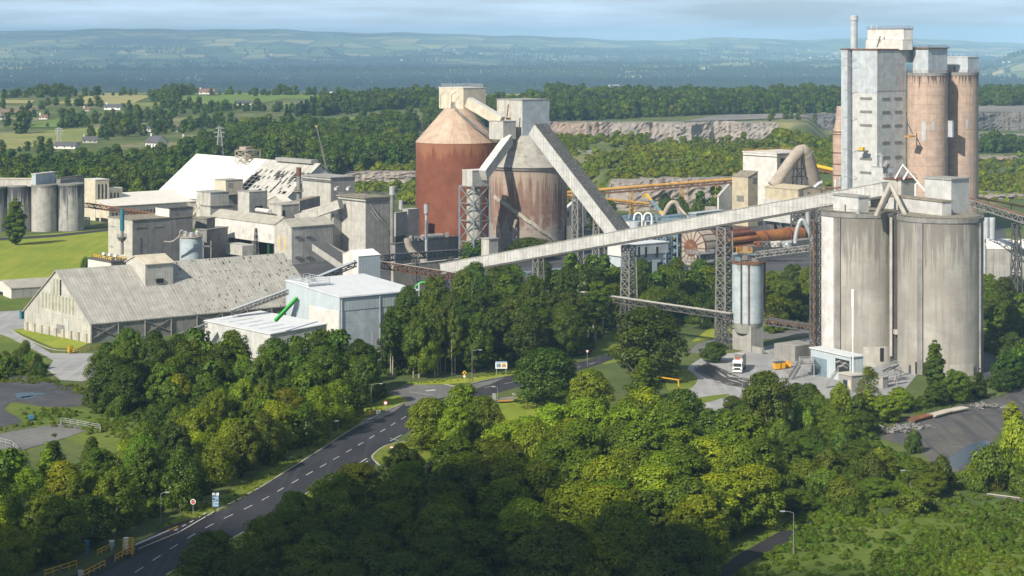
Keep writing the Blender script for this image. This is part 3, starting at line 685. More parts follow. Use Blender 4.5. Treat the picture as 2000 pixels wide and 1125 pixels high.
# ---------------------------------------------------------------- twin cement silos at the loading yard
def rimrail(mb, x, y, z, r, n=36, h=1.1):
    pts = [Vector((x+r*math.cos(2*math.pi*i/n), y+r*math.sin(2*math.pi*i/n), z)) for i in range(n+1)]
    for a, b in zip(pts, pts[1:]):
        for q in (.55, 1.1): mb.bar(a+UP*q, b+UP*q, .04)
        mb.bar(a, a+UP*h, .04)
def twin(pxc, Dc, Rr, label, strips, ztop=41.6):
    x = gx(pxc, Dc); T = Thing('cement_silo', label, 'silo', (x, Dc, 0), 'twin cement silos at the loading yard')
    a = MB(); a.cyl(x, Dc, 0, ztop, Rr, n=96, cap=False, rows=3); body = T.part('shell', a, M['silo'])
    a = MB(); a.cyl(x, Dc, ztop-.9, ztop+.25, Rr+.25, n=96); T.part('rim', a, M['concd'])
    a = MB(); a.cyl(x, Dc, ztop+.26, ztop+.5, Rr-.6, n=64); T.part('roof', a, M['mossroof'])
    a = MB(); rimrail(a, x, Dc, ztop+.25, Rr-.1); T.part('railing', a, M['steel'])
    for p in strips:     # shallow pilasters on the shell
        ph = math.asin(max(-1, min(1, (p-pxc)*Dc/F/Rr*1.02))); wd = .75/Rr
        a = MB(); a.cyl(x, Dc, 0.1, ztop-1.0, Rr+.55, n=4, cap=False, a0=-math.pi/2+ph-wd, a1=-math.pi/2+ph+wd)
        for s_ in (-1, 1):
            t = -math.pi/2+ph+s_*wd; c_, d_ = math.cos(t), math.sin(t)
            a.poly([(x+(Rr-.1)*c_, Dc+(Rr-.1)*d_, .1), (x+(Rr+.55)*c_, Dc+(Rr+.55)*d_, .1), (x+(Rr+.55)*c_, Dc+(Rr+.55)*d_, ztop-1), (x+(Rr-.1)*c_, Dc+(Rr-.1)*d_, ztop-1)])
        T.part('pilaster', a, M['concd'])
    return T, x, Dc
TA, xa, ya = twin(1680, 558, 11.35, 'grey concrete cement silo with rust-brown streaks beside the blue-trimmed loading office', [1629], 41.7)
a = MB(); a.cyl(xa, ya, .1, 40.6, 11.42, n=8, cap=False, a0=-math.pi/2-1.75, a1=-math.pi/2-.86); TA.part('whitewashed_strip', a, M['paint2'], label='whitewashed vertical strip at the left edge')
TB, xb, yb = twin(1836.5, 543, 11.45, 'grey concrete cement silo furthest right, a slim poplar in front of it', [1786, 1902])
xq = gx(1745.5, 548); TG1 = Thing('stair_tower', 'narrow stair tower wedged between the twin cement silos, gap shade in its colour', 'stair tower', (xq, 548, 0))
a = MB(); a.obox((xq-.9, 547, 0), (2.2, 0, 0), (0, 6, 0), (0, 0, 41.3)); TG1.part('shaft', a, M['darkconc'])  # near-black shaft, shade of the silo gap put into its colour
a = MB(); a.bar((xq-1.05, 546.6, 3), (xq-1.05, 546.6, 41), .32); TG1.part('pipe', a, M['concl'])
a = MB(); a.obox((xq-.4, 544.5, zz(652, 546)), (2.2, 0, 0), (0, 2.5, 0), (0, 0, 1.1)); TG1.part('landing', a, M['concl'])
# low arched doorway walls at the silo feet
def silo_foot(T, xc, yc, Rr, ph0, ph1, h):
    a = MB(); a.cyl(xc, yc, 0, h, Rr+.35, n=10, cap=False, a0=-math.pi/2+ph0, a1=-math.pi/2+ph1); T.part('plinth', a, M['concl'])
silo_foot(TA, xa, ya, 11.35, -.1, .62, 5.6); silo_foot(TB, xb, yb, 11.45, .0, .62, 3.2)
a = MB(); a.cyl(xa, ya, 1.5, 5.2, 11.35+.42, n=2, cap=False, a0=-math.pi/2+.30, a1=-math.pi/2+.40); TA.part('doorway', a, M['dark'])
a = MB(); a.cyl(xb, yb, .2, 3.4, 11.45+.42, n=6, cap=False, a0=-math.pi/2-.80, a1=-math.pi/2-.42); TB.part('doorway', a, M['dark'])
# houses on the silo tops
zs = 42.1
T, B = bld('roof_house', 'pale sheeted box house on the left twin silo top, at its front edge', 'plant house', 1676.5, 386, 1627, 1697, 547, 41.95, 60, 'greyclad', 'asbd')
win(T, B, 'l', 1650, 1652, 400, 420, 'dark', 'vent_slot')
T, B = bld('roof_gallery', 'long low sheeted gallery bridging the tops of the twin silos', 'plant house', 1840, 395, 1700, 1858, 539, 41.9, 64, 'greyclad', 'mossroof')
win(T, B, 'l', 1700, 1785, 415, 433, 'cream', 'recess', .05)
T, B = bld('head_tower', 'tall pale box house on the right twin silo, streaked dark side towards the right', 'plant house', 1858, 352, 1806, 1892.5, 546, 41.9, 52, 'greyclad', 'asbd')
win(T, B, 'r', 1862, 1868, 416, 430, 'louvre', 'door')
T, B = bld('conveyor_head_house', 'streaked box house where the long sloping conveyor ends above the silos', 'plant house', 1760, 352, 1727, 1789, 560, 43.5, 52, 'asb', 'rust', th=.3)
roofrail(T, B)
def pipe(name, label, cat, pts, r, m, n=10, group=None):
    mb = MB(); mb.tube(pts, r, n); o = mb.build(name, m, None, tuple(Vector(pts[0]))); return tag(o, label, cat, group)
D_ = 552
a = MB(); a.tube([P(1738, 361, D_), P(1726, 387, D_-4), P(1710, 424, D_-9)], .62, 12)
ch = Thing('transfer_chute', 'inverted V of two thick grey chute pipes dropping from the conveyor head to both silos', 'chute', P(1738, 361, D_))
ch.part('pipe', a, M['conc']); a = MB(); a.tube([P(1739.5, 361, D_), P(1753, 389, D_-4), P(1770, 424, D_-8)], .62, 12); ch.part('pipe', a, M['conc'])
a = MB(); a.tube([P(1742, 368, D_+4), P(1722, 410, D_)], .5, 10); ch.part('brace', a, M['steeld'])
fr = Thing('pipe_gantry', 'white A-shaped tube frame standing above the conveyor head house', 'pipe gantry', P(1763, 352, 562))
for q in ([P(1748, 349, 560), P(1763, 322, 562), P(1806, 371, 562)], [P(1764, 351, 560), P(1774, 334, 562)], [P(1788, 383, 560), P(1788, 360, 560), P(1792, 358, 560), P(1806, 374, 560)]):
    a = MB(); a.tube(q, .27, 8); fr.part('pipe', a, M['paint'])

# ---------------------------------------------------------------- long sloping conveyor gallery on trestles
LC = Thing('conveyor_gallery', 'long pale sloping conveyor gallery running from the low yard up to the twin silos', 'conveyor', P(1228, 480, 621))
p0, p1 = P(868, 533, 690), P(1733, 381, 560); p0.z -= .3
gallery(LC, p0, p1, 3.2, 3.5, M['gallery'], M['asbd'])
a = MB(); a.bar(p0-UP*.35, p1-UP*.35, 1.5, .25); LC.part('floor_girder', a, M['steeld'])
def lat(name, label, px, Db, pytop, w0, w1, n, m='steel', r=.16, r2=.09, yaw=.75, z0=0, group=None, cat='trestle'):
    x = gx(px, Db); a = MB(); a.lattice(x, Db, 0, zz(pytop, Db)-z0, w0, w1, n, r, r2, yaw)
    for i in range(len(a.v)): v = a.v[i]; a.v[i] = (v[0], v[1], v[2]+z0)
    return tag(a.build(name, M[m], None, (x, Db, z0)), label, cat, group)
lat('trestle', 'grey lattice trestle under the long conveyor, rising from the trees left of the small silo', 1228, 634, 479, 4.0, 3.0, 9, 'steel', .22, .11, group='trestles under the long conveyor')
lat('trestle', 'grey lattice trestle under the long conveyor, just left of the small blue-grey silo', 1415, 601, 444, 4.0, 3.2, 11, 'steel', .22, .11, group='trestles under the long conveyor')
lat('ladder_tower', 'tall thin rusty lattice ladder tower against the left twin silo', 1593, 556, 412, 2.2, 2.2, 18, 'steeld', .16, .08, cat='ladder tower')
a = MB(); a.bar((gx(1589, 553), 553, 0), (gx(1589, 553), 553, 40), .16); tag(a.build('pipe', M['rust'], None, (gx(1589, 553), 553, 0)), 'thin rusty vertical pipe beside the ladder tower on the left twin silo', 'pipe')

# ---------------------------------------------------------------- small blue-grey silo on a skirt
Ds = 577; xs = gx(1460.5, Ds)
S = Thing('fly_ash_silo', 'small pale blue steel silo with rusty pipes on a grey sheeted base', 'silo', (xs, Ds, 0))
zt, zb = zz(515, Ds-4), zz(632, Ds-4)
a = MB(); a.cyl(xs, Ds, zb, zt, 4.5, n=48); S.part('shell', a, M['bluetank'])
a = MB(); a.cyl(xs, Ds, zt-.25, zt+.15, 4.75, n=48); S.part('rim', a, M['rust'])
a = MB(); a.cyl(xs, Ds, zb-3, zb, 3.6, 4.5, n=48, cap=False); S.part('hopper', a, M['asbd'])
a = MB(); rimrail(a, xs, Ds, zt+.2, 4.6, 20); a.box((xs+2, Ds, zt+.2), 2, 2, 1.8); S.part('railing', a, M['steel'])
a = MB(); a.tube([(xs-4.3, Ds-1, zt+2.4), (xs-1, Ds-1.5, zt+2.6), (xs+2.2, Ds-1.5, zt+2.3)], .45, 8); a.box((xs-3, Ds, zt+.3), 1.5, 2, 2.4); S.part('filter_pipe', a, M['bluesteel'])
a = MB(); rg = [Vector((xs-3.2, Ds-2, zt+2.9)), Vector((xs+1.2, Ds-2, zt+2.9)), Vector((xs+1.2, Ds+2, zt+2.9)), Vector((xs-3.2, Ds+2, zt+2.9)), Vector((xs-3.2, Ds-2, zt+2.9))]; a.rail(rg, 1.2, 1.2, .06); a.obox((xs-3.3, Ds-2.1, zt+2.75), (4.6, 0, 0), (0, 4.2, 0), (0, 0, .12)); S.part('platform_railing', a, M['oranges'])
for px, yy in ((1447, Ds-4.3), (1462, Ds-4.75)):
    a = MB(); a.bar((gx(px, yy), yy, zb), (gx(px, yy), yy, zt+.4), .14); S.part('pipe', a, M['rust'])
a = MB(); a.tube([P(1493.5, 510, Ds), P(1493.5, 600, Ds), P(1500, 618, Ds), P(1520, 628, Ds), P(1590, 634, Ds-6)], .28, 8); S.part('pipe', a, M['rust'])
B = Block(1467, Ds-4.6, 1430.5, 1491, zz(690, Ds-4), zz(637, Ds-4), 55); a = MB(); B.body(a); S.part('skirt', a, M['asbd'])
for u, v in ((0.2, 0.2), (B.Ll-.2, .2), (.2, B.Lr-.2), (B.Ll-.2, B.Lr-.2)):
    a = MB(); p = B.pt(u, v, 0); a.bar(p, p+UP*(B.z0+.1), .28); S.part('leg', a, M['steeld'])
B2 = Block(1488, Ds-8.5, 1466, 1493, zz(706, Ds-8), zz(680, Ds-8), 60); a = MB(); B2.body(a); S.part('hopper_box', a, M['asbd'])
for u, v in ((0.15, 0.15), (B2.Ll-.15, .15)):
    a = MB(); p = B2.pt(u, v, 0); a.bar(p, p+UP*(B2.z0+.1), .16); S.part('leg', a, M['steeld'])
def truss_thing(name, label, p, q, wid, h, n, m='steel', r=.13, deck=True, cat='conveyor bridge', group=None, m2='rust', enclosed=None):
    T = Thing(name, label, cat, tuple((Vector(p)+Vector(q))/2), group); a = MB(); a.truss(p, q, wid, h, n, r, r*.65); T.part('truss', a, M[m])
    if deck: a = MB(); a.bar(Vector(p)+UP*(h*.55 if enclosed is None else h), Vector(q)+UP*(h*.55 if enclosed is None else h), wid*.36, .22); T.part('belt', a, M[m2])
    return T
t_ = truss_thing('catwalk', 'light lattice catwalk from the small silo top to the left twin silo', P(1478, 503, 576), P(1590, 489, 566), 1.6, 1.7, 12, 'steel', .11, m2='steel')
t_ = truss_thing('pipe_bridge', 'rusty pipe bridge low between the small silo and the left twin silo', P(1497, 633, 573), P(1590, 646, 556), 2, 1.7, 9, 'steeld', .13, m2='rust')
t_ = truss_thing('conveyor_bridge', 'open lattice conveyor bridge running left from the small silo base into the trees', P(1137, 580, 617), P(1429, 623, 575), 2.2, 1.5, 26, 'steeld', .12, m2='concl', enclosed=1)
for px, Db, py in ((1221, 604, 592), (1409, 578, 622)):
    lat('bridge_trestle', {1221: 'short lattice trestle under the low conveyor bridge amid the trees', 1409: 'short lattice trestle under the low conveyor bridge next to the small silo'}[px], px, Db, py, 3.4, 1.8, 4, 'steeld', .15, .08, group='trestles under the low bridge')

# ---------------------------------------------------------------- loading office, cabin, vent pole
T, B = bld('loading_office', 'pale blue loading office with a big roller door at the left twin silo foot', 'office', 1662, 704, 1583.5, 1686, 521, 0, 62, 'paleblue', 'palebluer', over=.35, th=.3, zt=zz(698, 521))
win(T, B, 'l', 1586, 1615, 699, 735, 'bluesteel', 'roller_door', .08)
win(T, B, 'l', 1632, 1659, 702, 728, 'dark', 'opening', .08)
for i, (x0, x1, y0) in enumerate(((1633, 1646, 708), (1645, 1658, 712), (1636, 1655, 717))):
    a = MB(); a.tube([P(x0, y0, 514), P((x0+x1)/2, y0-3, 513.5), P(x1, y0+2, 514)], .3, 8); T.part('pipe', a, M['steel'])
vp = Thing('vent_pole', 'tall white vent pole with a thicker top in front of the left twin silo', 'pole', (gx(1666, 512), 512, 0))
a = MB(); a.cyl(gx(1666, 512), 512, 0, zz(658, 512), .17, n=12); vp.part('pole', a, M['paint'])
a = MB(); a.cyl(gx(1666, 512), 512, zz(660, 512), zz(600, 512), .28, n=12); vp.part('collar', a, M['paint'])
a = MB(); a.cyl(gx(1666, 512), 512, zz(600.2, 512), zz(565, 512), .40, n=12); vp.part('cap', a, M['paint'])
T, B = bld('cabin', 'small grey flat-roofed cabin with one dark window in front of the loading office', 'cabin', 1663, 735, 1638, 1692, 507, 0, 62, 'asbd', 'concl', over=.25, th=.25)
win(T, B, 'l', 1647, 1655, 742, 756, 'glass', 'window', .05); win(T, B, 'l', 1656, 1662, 742, 760, 'cream', 'door', .05)
def stair(name, label, a_, b_, wid, m='steel', cat='stairs', rail=True):
    a_, b_ = Vector(a_), Vector(b_); T = Thing(name, label, cat, tuple(a_ if a_.z < b_.z else b_)); d = b_-a_; s_ = Vector((d.y, -d.x, 0)).normalized()*wid/2; n = max(5, int(abs(d.z)/.22)); mb = MB()
    for i in range(n): c_ = a_+d*((i+.5)/n); mb.bar(c_-s_, c_+s_, .14, .03)
    mb.bar(a_-s_, b_-s_, .06, .14); mb.bar(a_+s_, b_+s_, .06, .14); T.part('flight', mb, M[m])
    if rail:
        mb = MB()
        for sg in (-1, 1): mb.rail([a_+s_*sg, b_+s_*sg], 1.0, 1.3, .035)
        T.part('handrail', mb, M[m])
    return T
stair('steel_stairs', 'grey steel stairs climbing to the dock left of the loading office', G(1543, 742), P(1564, 708, 532), 1.2)
stair('steel_stairs', 'grey steel stairs in front of the dark opening of the loading office', G(1613, 757), P(1638, 722, 514), 1.2)
stair('steel_stairs', 'grey steel stairs rising to the walkway between the twin silos', P(1728, 726, 520), P(1752, 712, 524), 1.2)
dk = Thing('steel_dock', 'railed grey steel loading dock between the yellow skips and the office', 'platform', (gx(1572, 532), 532, 0))
a = MB(); z_ = zz(708, 532); a.obox((gx(1562, 532), 530, z_-.2), (3.6, 0, 0), (0, 4, 0), (0, 0, .2)); dk.part('deck', a, M['steel'])
a = MB(); q = [(gx(1562, 532), 530, z_), (gx(1562, 532)+3.6, 530, z_), (gx(1562, 532)+3.6, 534, z_), (gx(1562, 532), 534, z_), (gx(1562, 532), 530, z_)]; a.rail(q, 1.2, .9, .05, 3); dk.part('railing', a, M['galv'])
for dx, dy in ((.1, .1), (3.5, .1), (.1, 3.9), (3.5, 3.9)):
    a = MB(); p = Vector((gx(1562, 532)+dx, 530+dy, 0)); a.bar(p, p+UP*(z_-.15), .09); dk.part('leg', a, M['galv'])
wk = Thing('steel_walkway', 'tangle of grey railed walkways at the foot of the gap between the twin silos', 'walkway', G(1725, 735))
for i, (x0, y0, x1, y1, D0) in enumerate(((1704, 727, 1752, 711, 518), (1712, 738, 1756, 728, 514), (1735, 716, 1762, 727, 524))):
    a = MB(); p, q = P(x0, y0, D0), P(x1, y1, D0+5); a.bar(p, q, .6, .08); a.rail([p, q], 1.1, .8, .045, 3); wk.part('walkway', a, M['galv'])
    for f in (.1, .5, .9):
        a = MB(); c_ = p+(q-p)*f; a.bar((c_.x, c_.y, 0), c_, .08); wk.part('post', a, M['galv'])
T, B = bld('silo_shed', 'low grey corrugated shed tucked under the walkways between the silos', 'shed', 1724, 738, 1712, 1735, 513, 0, 50, 'asbd', 'asbd', over=.15, th=.2)
T, B = bld('waste_bunker', 'open grey concrete bunker with ribbed walls behind the yellow skips', 'bunker', 1553, 677, 1512, 1600, 556, 0, 50, 'concd', None, zt=zz(677, 556))
a = MB(); B.slab(a, -.4, .05, B.z1+.002); T.part('fill', a, M['asbd'])

# ---------------------------------------------------------------- preheater tower with its silos
Dt = 900
T, B = bld('preheater_tower', 'tallest building, pale sheeted preheater tower with rows of louvres and rust streaks', 'tower', 1713, 98, 1665, 1769, Dt, 0, 50, 'greyclad', 'rust', over=.5, th=.6)
PT = T
a = MB(); B.panel(a, 'r', 0.0, 1, zz(178, Dt), zz(99, Dt), .15); T.part('cladding', a, M['towerr'], label='rust streaked upper sheeting on the right-hand face')
a = MB(); B.panel(a, 'l', 0.0, 1, zz(182, Dt), zz(99, Dt), .12); T.part('cladding', a, M['bluegrey'], label='blue grey upper sheeting on the left-hand face')
for y in (192, 218, 244.5, 310, 337): win(T, B, 'l', 1680, 1703, y-2.2, y+2.6, 'louvre', 'louvre', .2)
for y in (193, 219, 245.5, 278.5, 307):
    win(T, B, 'r', 1722.5, 1737.5, y-2.2, y+2.6, 'louvre', 'louvre', .2); win(T, B, 'r', 1747, 1761, y-3, y+1.6, 'louvre', 'louvre', .2)
a = MB(); c_ = P(1689, 297, Dt-2); a.box((c_.x, c_.y+4.2, c_.z), 4.6, 2.2, .5, -.8); gp = T.part('platform', a, M['steeld']); a = MB(); a.box((c_.x-.7, c_.y+4.2, c_.z+.5), 2.4, 1.6, 1.5, -.8); T.part('hoist', a, M['yellow'], gp)
a = MB(); q = [P(1681, 296, 909), P(1681, 282, 909), P(1695, 282, 906), P(1695, 296, 904)]; [a.bar(m_, n_, .1) for m_, n_ in zip(q, q[1:])]; T.part('davit', a, M['steeld'], gp)
_, B1 = bld('', '', '', 1655, 97, 1643, 1666, Dt+10, 0, 50, 'bluegrey', 'rust', over=.3, th=.5, T=T, wname='stair_shaft', rname='shaft_roof')
for y in (114, 128, 176, 229, 291, 345):
    a = MB(); a.bar(P(1643, y, 913), P(1655, y, 909.8), .07); a.bar(P(1655, y, 909.8), P(1672, y, 908), .07); T.part('tie_cable', a, M['steel'])
_, B2 = bld('', '', '', 1765, 57, 1694.5, 1783, Dt+8, B.z1+.1, 60, 'white', 'rust', over=.15, th=.3, T=T, wname='penthouse', rname='penthouse_roof')
roofrail(T, B2, 'steel', 1.1)
_, B2b = bld('', '', '', 1763, 78, 1691, 1782, Dt+7, B.z1+.1, 60, 'white', 'asb', over=.1, th=.2, T=T, wname='penthouse_base', rname='base_flashing')
for px in (1702, 1713, 1766, 1776):
    a = MB(); c_ = P(px, 53, Dt+14); a.cyl(c_.x, c_.y, c_.z-1, c_.z+.2, .3, n=8); a.cyl(c_.x, c_.y, c_.z+.2, c_.z+.7, .55, .2, n=8); T.part('roof_vent', a, M['galv'], B2.roof)
_, B2c = bld('', '', '', 1768, 57, 1745, 1792, Dt+14, zz(122, Dt+14), 55, 'greyclad', None, T=T, wname='side_house', zt=zz(92, Dt+14))
a = MB(); a.tube([P(1719, 71, Dt+6), P(1713, 92, Dt+4)], .3, 8); T.part('pipe', a, M['steeld'], B2.wall)
xc = gx(1668, 925); a = MB(); a.cyl(xc, 925, zz(96, 925)-6, zz(38, 925), 1.65, n=24); a.cyl(xc, 925, zz(40, 925), zz(31, 925), 1.95, n=24); a.cyl(xc, 925, zz(31, 925), zz(30, 925), 1.3, n=16)
a.tube([(xc, 925, 0), (xc, 925, zz(96, 925)-5)], 1.6, 16)
tag(a.build('exhaust_stack', M['bluegrey'], None, (xc, 925, 0)), 'round blue-grey exhaust stack rising behind the preheater tower roof', 'chimney')
def tsilo(px, D, rp, ytop, label):
    x = gx(px, D); r = rp*D/F; z1 = zz(ytop, D-r); T = Thing('raw_meal_silo', label, 'silo', (x, D, 0), 'pinkish silos beside the preheater tower')
    a = MB(); a.cyl(x, D, 0, z1, r, n=64, cap=False, rows=2); T.part('shell', a, M['pinksilo'])
    a = MB(); a.cyl(x, D, z1-1.3, z1+.1, r+.2, n=64); T.part('rim', a, M['concd']); a = MB(); rimrail(a, x, D, z1+.1, r, 24); T.part('railing', a, M['rust'])
    return T, x, D, r, z1
TS, x1, d1, r1, zq = tsilo(1811, 914, 39.3, 143, 'pinkish concrete silo right beside the preheater tower')
for px0, px1_, y0, y1 in ((1792.5, 1801, 237, 275), (1810.5, 1818, 238, 255)):
    for px_ in [(px0+px1_)/2]:
        ph = math.asin((px_-1811)*d1/F/r1); wd = (px1_-px0)/2*d1/F/r1
        a = MB(); a.cyl(x1, d1, zz(y1, d1-r1), zz(y0, d1-r1), r1+.15, n=3, cap=False, a0=-math.pi/2+ph-wd, a1=-math.pi/2+ph+wd); TS.part('patch', a, M['patch'])
TS2, x2, d2, r2, zq2 = tsilo(1872, 927, 38.4, 142, 'pinkish concrete silo outermost right behind the twin cement silos')
ph = math.asin((1880-1872)*d2/F/r2); a = MB(); a.cyl(x2, d2, zz(252, d2-r2), zz(233, d2-r2), r2+.15, n=3, cap=False, a0=-math.pi/2+ph-.07, a1=-math.pi/2+ph+.07); TS2.part('patch', a, M['patch'])
a = MB(); a.tube([P(1903, 240, d2-6), P(1903, 395, d2-6)], .3, 8); TS2.part('pipe', a, M['rust'])
_, B = bld('silo_head_house', 'pale sheeted head house with rusty overhanging roof, on the pinkish silo beside the tower', 'plant house', 1813, 95, 1783, 1850.5, 907, zq+.12, 50, 'bluegrey', 'rust', over=.8, th=.5); roofrail(_, B, 'steel', 1.0)
a = MB(); p = B.pt(0, 0, B.z0); [a.bar(B.pt(u, -1.5, zq+.1), B.pt(u, -1.5, zq+1.3), .08) for u in (0, 2, 4, 6)]; 
T, B = bld('silo_head_house', 'pale sheeted head house with a lower white left part, on the outermost pinkish silo', 'plant house', 1890.5, 112, 1850, 1911, 921, zq2+.12, 50, 'bluegrey', 'white', over=.2, th=.3)
win(T, B, 'l', 1851, 1873, 126, 141, 'greyclad', 'lean_to', .5)
a = MB(); a.tube([P(1864, 131, 922), P(1864, 143, 922)], .35, 8); T.part('vent', a, M['dark'])
T, B = bld('duct_housing', 'small pale blue box hung between the two pinkish silos', 'duct box', 1860, 236, 1849, 1863, 908, zz(268, 908), 50, 'bluegrey', 'steel', over=.1, th=.2)
T = Thing('hoist_platform', 'rusty platform with a jib between the preheater tower and the pinkish silo', 'platform', P(1777, 266, 900)); a = MB(); c_ = P(1777, 268, 900); a.box(tuple(c_), 4, 3, .8, .6); T.part('deck', a, M['oranges']); a = MB(); a.bar(P(1772, 240, 900), P(1783, 262, 900), .2); a.bar(P(1772, 232, 900), P(1772, 266, 900), .2); T.part('jib', a, M['steeld'])
x = gx(1645, 938); T = Thing('cyclone_tower', 'pinkish ringed cylinder with a conical top half hidden by the preheater tower', 'tank', (x, 938, 0)); a = MB(); a.cyl(x, 938, 0, zz(262, 933), 4.4, n=40, cap=False); T.part('shell', a, M['pinksilo'])
a = MB(); a.cyl(x, 938, zz(262, 933), zz(235, 933), 4.4, 3.0, n=40); a.cyl(x, 938, zz(235, 933), zz(208, 933), 3.0, 2.6, n=40); T.part('cone', a, M['pinksilo'])
for y in (257, 262, 298, 320, 342):
    a = MB(); a.cyl(x, 938, zz(y+1, 933), zz(y, 933), 4.75, n=40); T.part('ring', a, M['rust'])
# ---------------------------------------------------------------- rust-red clinker silo and brown silo with their galleries
Dr = 850; xr = gx(893, Dr); rr = 81*Dr/F
RS = Thing('clinker_silo', 'huge rust-red round silo with a pale conical roof', 'silo', (xr, Dr, 0)); z1 = zz(281, Dr-rr)
a = MB(); a.cyl(xr, Dr, 0, z1, rr, n=96, cap=False, rows=3); RS.part('shell', a, M['rustsilo'])
a = MB(); a.cyl(xr, Dr, z1, zz(212, Dr), rr+.15, 25*Dr/F, n=96, rows=4); RS.part('cone_roof', a, M['rustcone'])
a = MB(); p = [P(889, 214, Dr-6), P(903, 229, Dr-8), P(925, 247, Dr-11), P(952, 263, Dr-13.5)]; a.rail([q+UP*.3 for q in p], 1.0, 1.5, .08); [a.bar(m_, n_, .5, .15) for m_, n_ in zip(p, p[1:])]; RS.part('roof_stairs', a, M['steel'])
T, B = bld('silo_top_house', 'cream sheeted house perched on the rust-red silo', 'plant house', 905, 172.5, 857.5, 948.5, Dr-4, zz(213.5, Dr-4), 50, 'cream', 'white', over=.15, th=.3)
roofrail(T, B, 'galv', 1.2, -.2, 2.0)
for px in (866, 887):
    a = MB(); a.bar(P(px-6, 211, Dr-1), P(px-5, 186, Dr-2.5), .1); a.bar(P(px-5, 186, Dr-2.5), P(px+3, 180, Dr-4), .1); T.part('bracket', a, M['steel'])
win(T, B, 'l', 881, 888, 199, 212, 'steel', 'door', .05)
Dbn = 835; xn = gx(1031, Dbn); rn = 76.5*Dbn/F
BS = Thing('brown_silo', 'brown stained round silo with whitish run-off streaks and a grey cone', 'silo', (xn, Dbn, 0)); z1 = zz(330, Dbn-rn)
a = MB(); a.cyl(xn, Dbn, 0, z1, rn, n=96, cap=False, rows=3); BS.part('shell', a, M['brownsilo'])
a = MB(); a.cyl(xn, Dbn, z1-.9, z1-.5, rn+.5, n=96); a.cyl(xn, Dbn, z1+.1, z1+.4, rn+.45, n=96); a2 = a; BS.part('rim', a, M['steeld'])
a = MB(); a.cyl(xn, Dbn, z1+.41, zz(264, Dbn), rn+.1, 24*Dbn/F, n=96, rows=3); BS.part('cone_roof', a, M['greycone'])
a = MB(); a.cyl(xn, Dbn, z1-.6, z1+.2, rn+.2, n=96, cap=False)
pts = []
for i in range(15):
    px = 966+(1092-966)*i/14; py = 383+(474-383)*i/14 + (2 if i % 3 == 1 else 0); s_ = max(-.985, min(.985, (px-1031)/76.5)); Dp = Dbn-rn*math.sqrt(1-s_*s_); pts.append(P(px, py, Dp-.3))
a = MB()
for p, q in zip(pts, pts[1:]): a.bar(p, q, .55, .7)
BS.part('spiral_stairs', a, M['conc'])
# head tower over the brown silo
HT = Thing('elevator_head_tower', 'tall grey sheeted head tower on the brown silo cone', 'plant house', P(1020, 272, Dbn-4))
_, B = bld('', '', '', 1020, 196, 970.5, 1072.5, Dbn-4, zz(273, Dbn-4), 50, 'asb', 'asbd', over=.25, th=.3, T=HT)
a = MB(); B.panel(a, 'r', 0, 1, B.z0, B.z1, .1); HT.part('cladding', a, M['bluegrey'], label='blue grey sheeting on the right-hand face')
a = MB(); a.bar(P(990, 230, Dbn-9), P(993, 204, Dbn-9), .25); a.bar(P(988, 232, Dbn-8), P(998, 232, Dbn-8), .4); HT.part('jib', a, M['rust'])
_, B3 = bld('', '', '', 983, 238, 955.5, 1007.5, Dbn-11, zz(273, Dbn-11), 50, 'asb', 'asbd', over=.15, th=.25, T=HT, wname='annex', rname='annex_roof')
X1 = Thing('enclosed_conveyor', 'cream enclosed conveyor sloping from the cream silo-top house to the grey head tower', 'conveyor', P(940, 230, Dr-8))
p, q = P(911, 208, Dr-9), P(976, 246, Dbn-2); gallery(X1, p, q, 3.6, 4.0, M['cream'], M['white'])
X2 = Thing('enclosed_conveyor', 'steep grey enclosed conveyor with a black mossy roof sloping down right from the head tower', 'conveyor', (gx(1200, 781), 781, 10))
d_ = Vector((0.669, -0.743, 0)); s0 = Vector((gx(1044, 816), 816, zz(262, 816))); s1 = s0+d_*60; s1.z = s0.z-50.5
gallery(X2, s0, s1, 6.6, 5.6, M['gallery'], M['darkmoss'])
for f_ in (.42, .62, .8):
    c_ = s0+(s1-s0)*f_; a = MB(); a.lattice(c_.x, c_.y, 0, c_.z-.3, 3.5, 2.6, 5, .3, .14, .8); X2.part('trestle', a, M['steel'])
X3 = Thing('enclosed_conveyor', 'short steep grey conveyor dropping left from the head tower to a braced steel tower', 'conveyor', P(940, 330, 800))
p, q = P(945, 352, 803), P(996, 282, Dbn-7); gallery(X3, p, q, 3.0, 4.3, M['asb'], M['white'])
Dw = 800
_, B4 = bld('', '', '', 922.5, 334, 903, 955, Dw, zz(364, Dw), 50, 'asb', 'white', over=.15, th=.25, T=X3, wname='tail_house', rname='tail_roof')
ft = Thing('braced_tower', 'square blue-grey steel tower with diagonal bracing in front of the brown silo', 'steel tower', (gx(926, Dw+6), Dw+6, 0))
Bf = Block(925, Dw-1, 897, 956, 0, zz(364.5, Dw), 50); a = MB()
cs = [Bf.pt(0, 0, 0), Bf.pt(0, Bf.Lr, 0), Bf.pt(Bf.Ll, Bf.Lr, 0), Bf.pt(Bf.Ll, 0, 0)]; lv = [0, zz(432, Dw), zz(398, Dw), zz(364.7, Dw)]
lv = [0, (lv[1])*.5, lv[1], lv[2], lv[3]]
for c_ in cs: a.bar(c_, c_+UP*lv[-1], .3)
ft.part('column', a, M['bluesteel']); a = MB()
for i in range(4):
    c0, c1 = cs[i], cs[(i+1) % 4]
    for k_ in range(4):
        a.bar(c0+UP*lv[k_+1], c1+UP*lv[k_+1], .22); a.bar(c0+UP*lv[k_], c1+UP*lv[k_+1], .2); a.bar(c1+UP*lv[k_], c0+UP*lv[k_+1], .2)
ft.part('bracing', a, M['steel'])
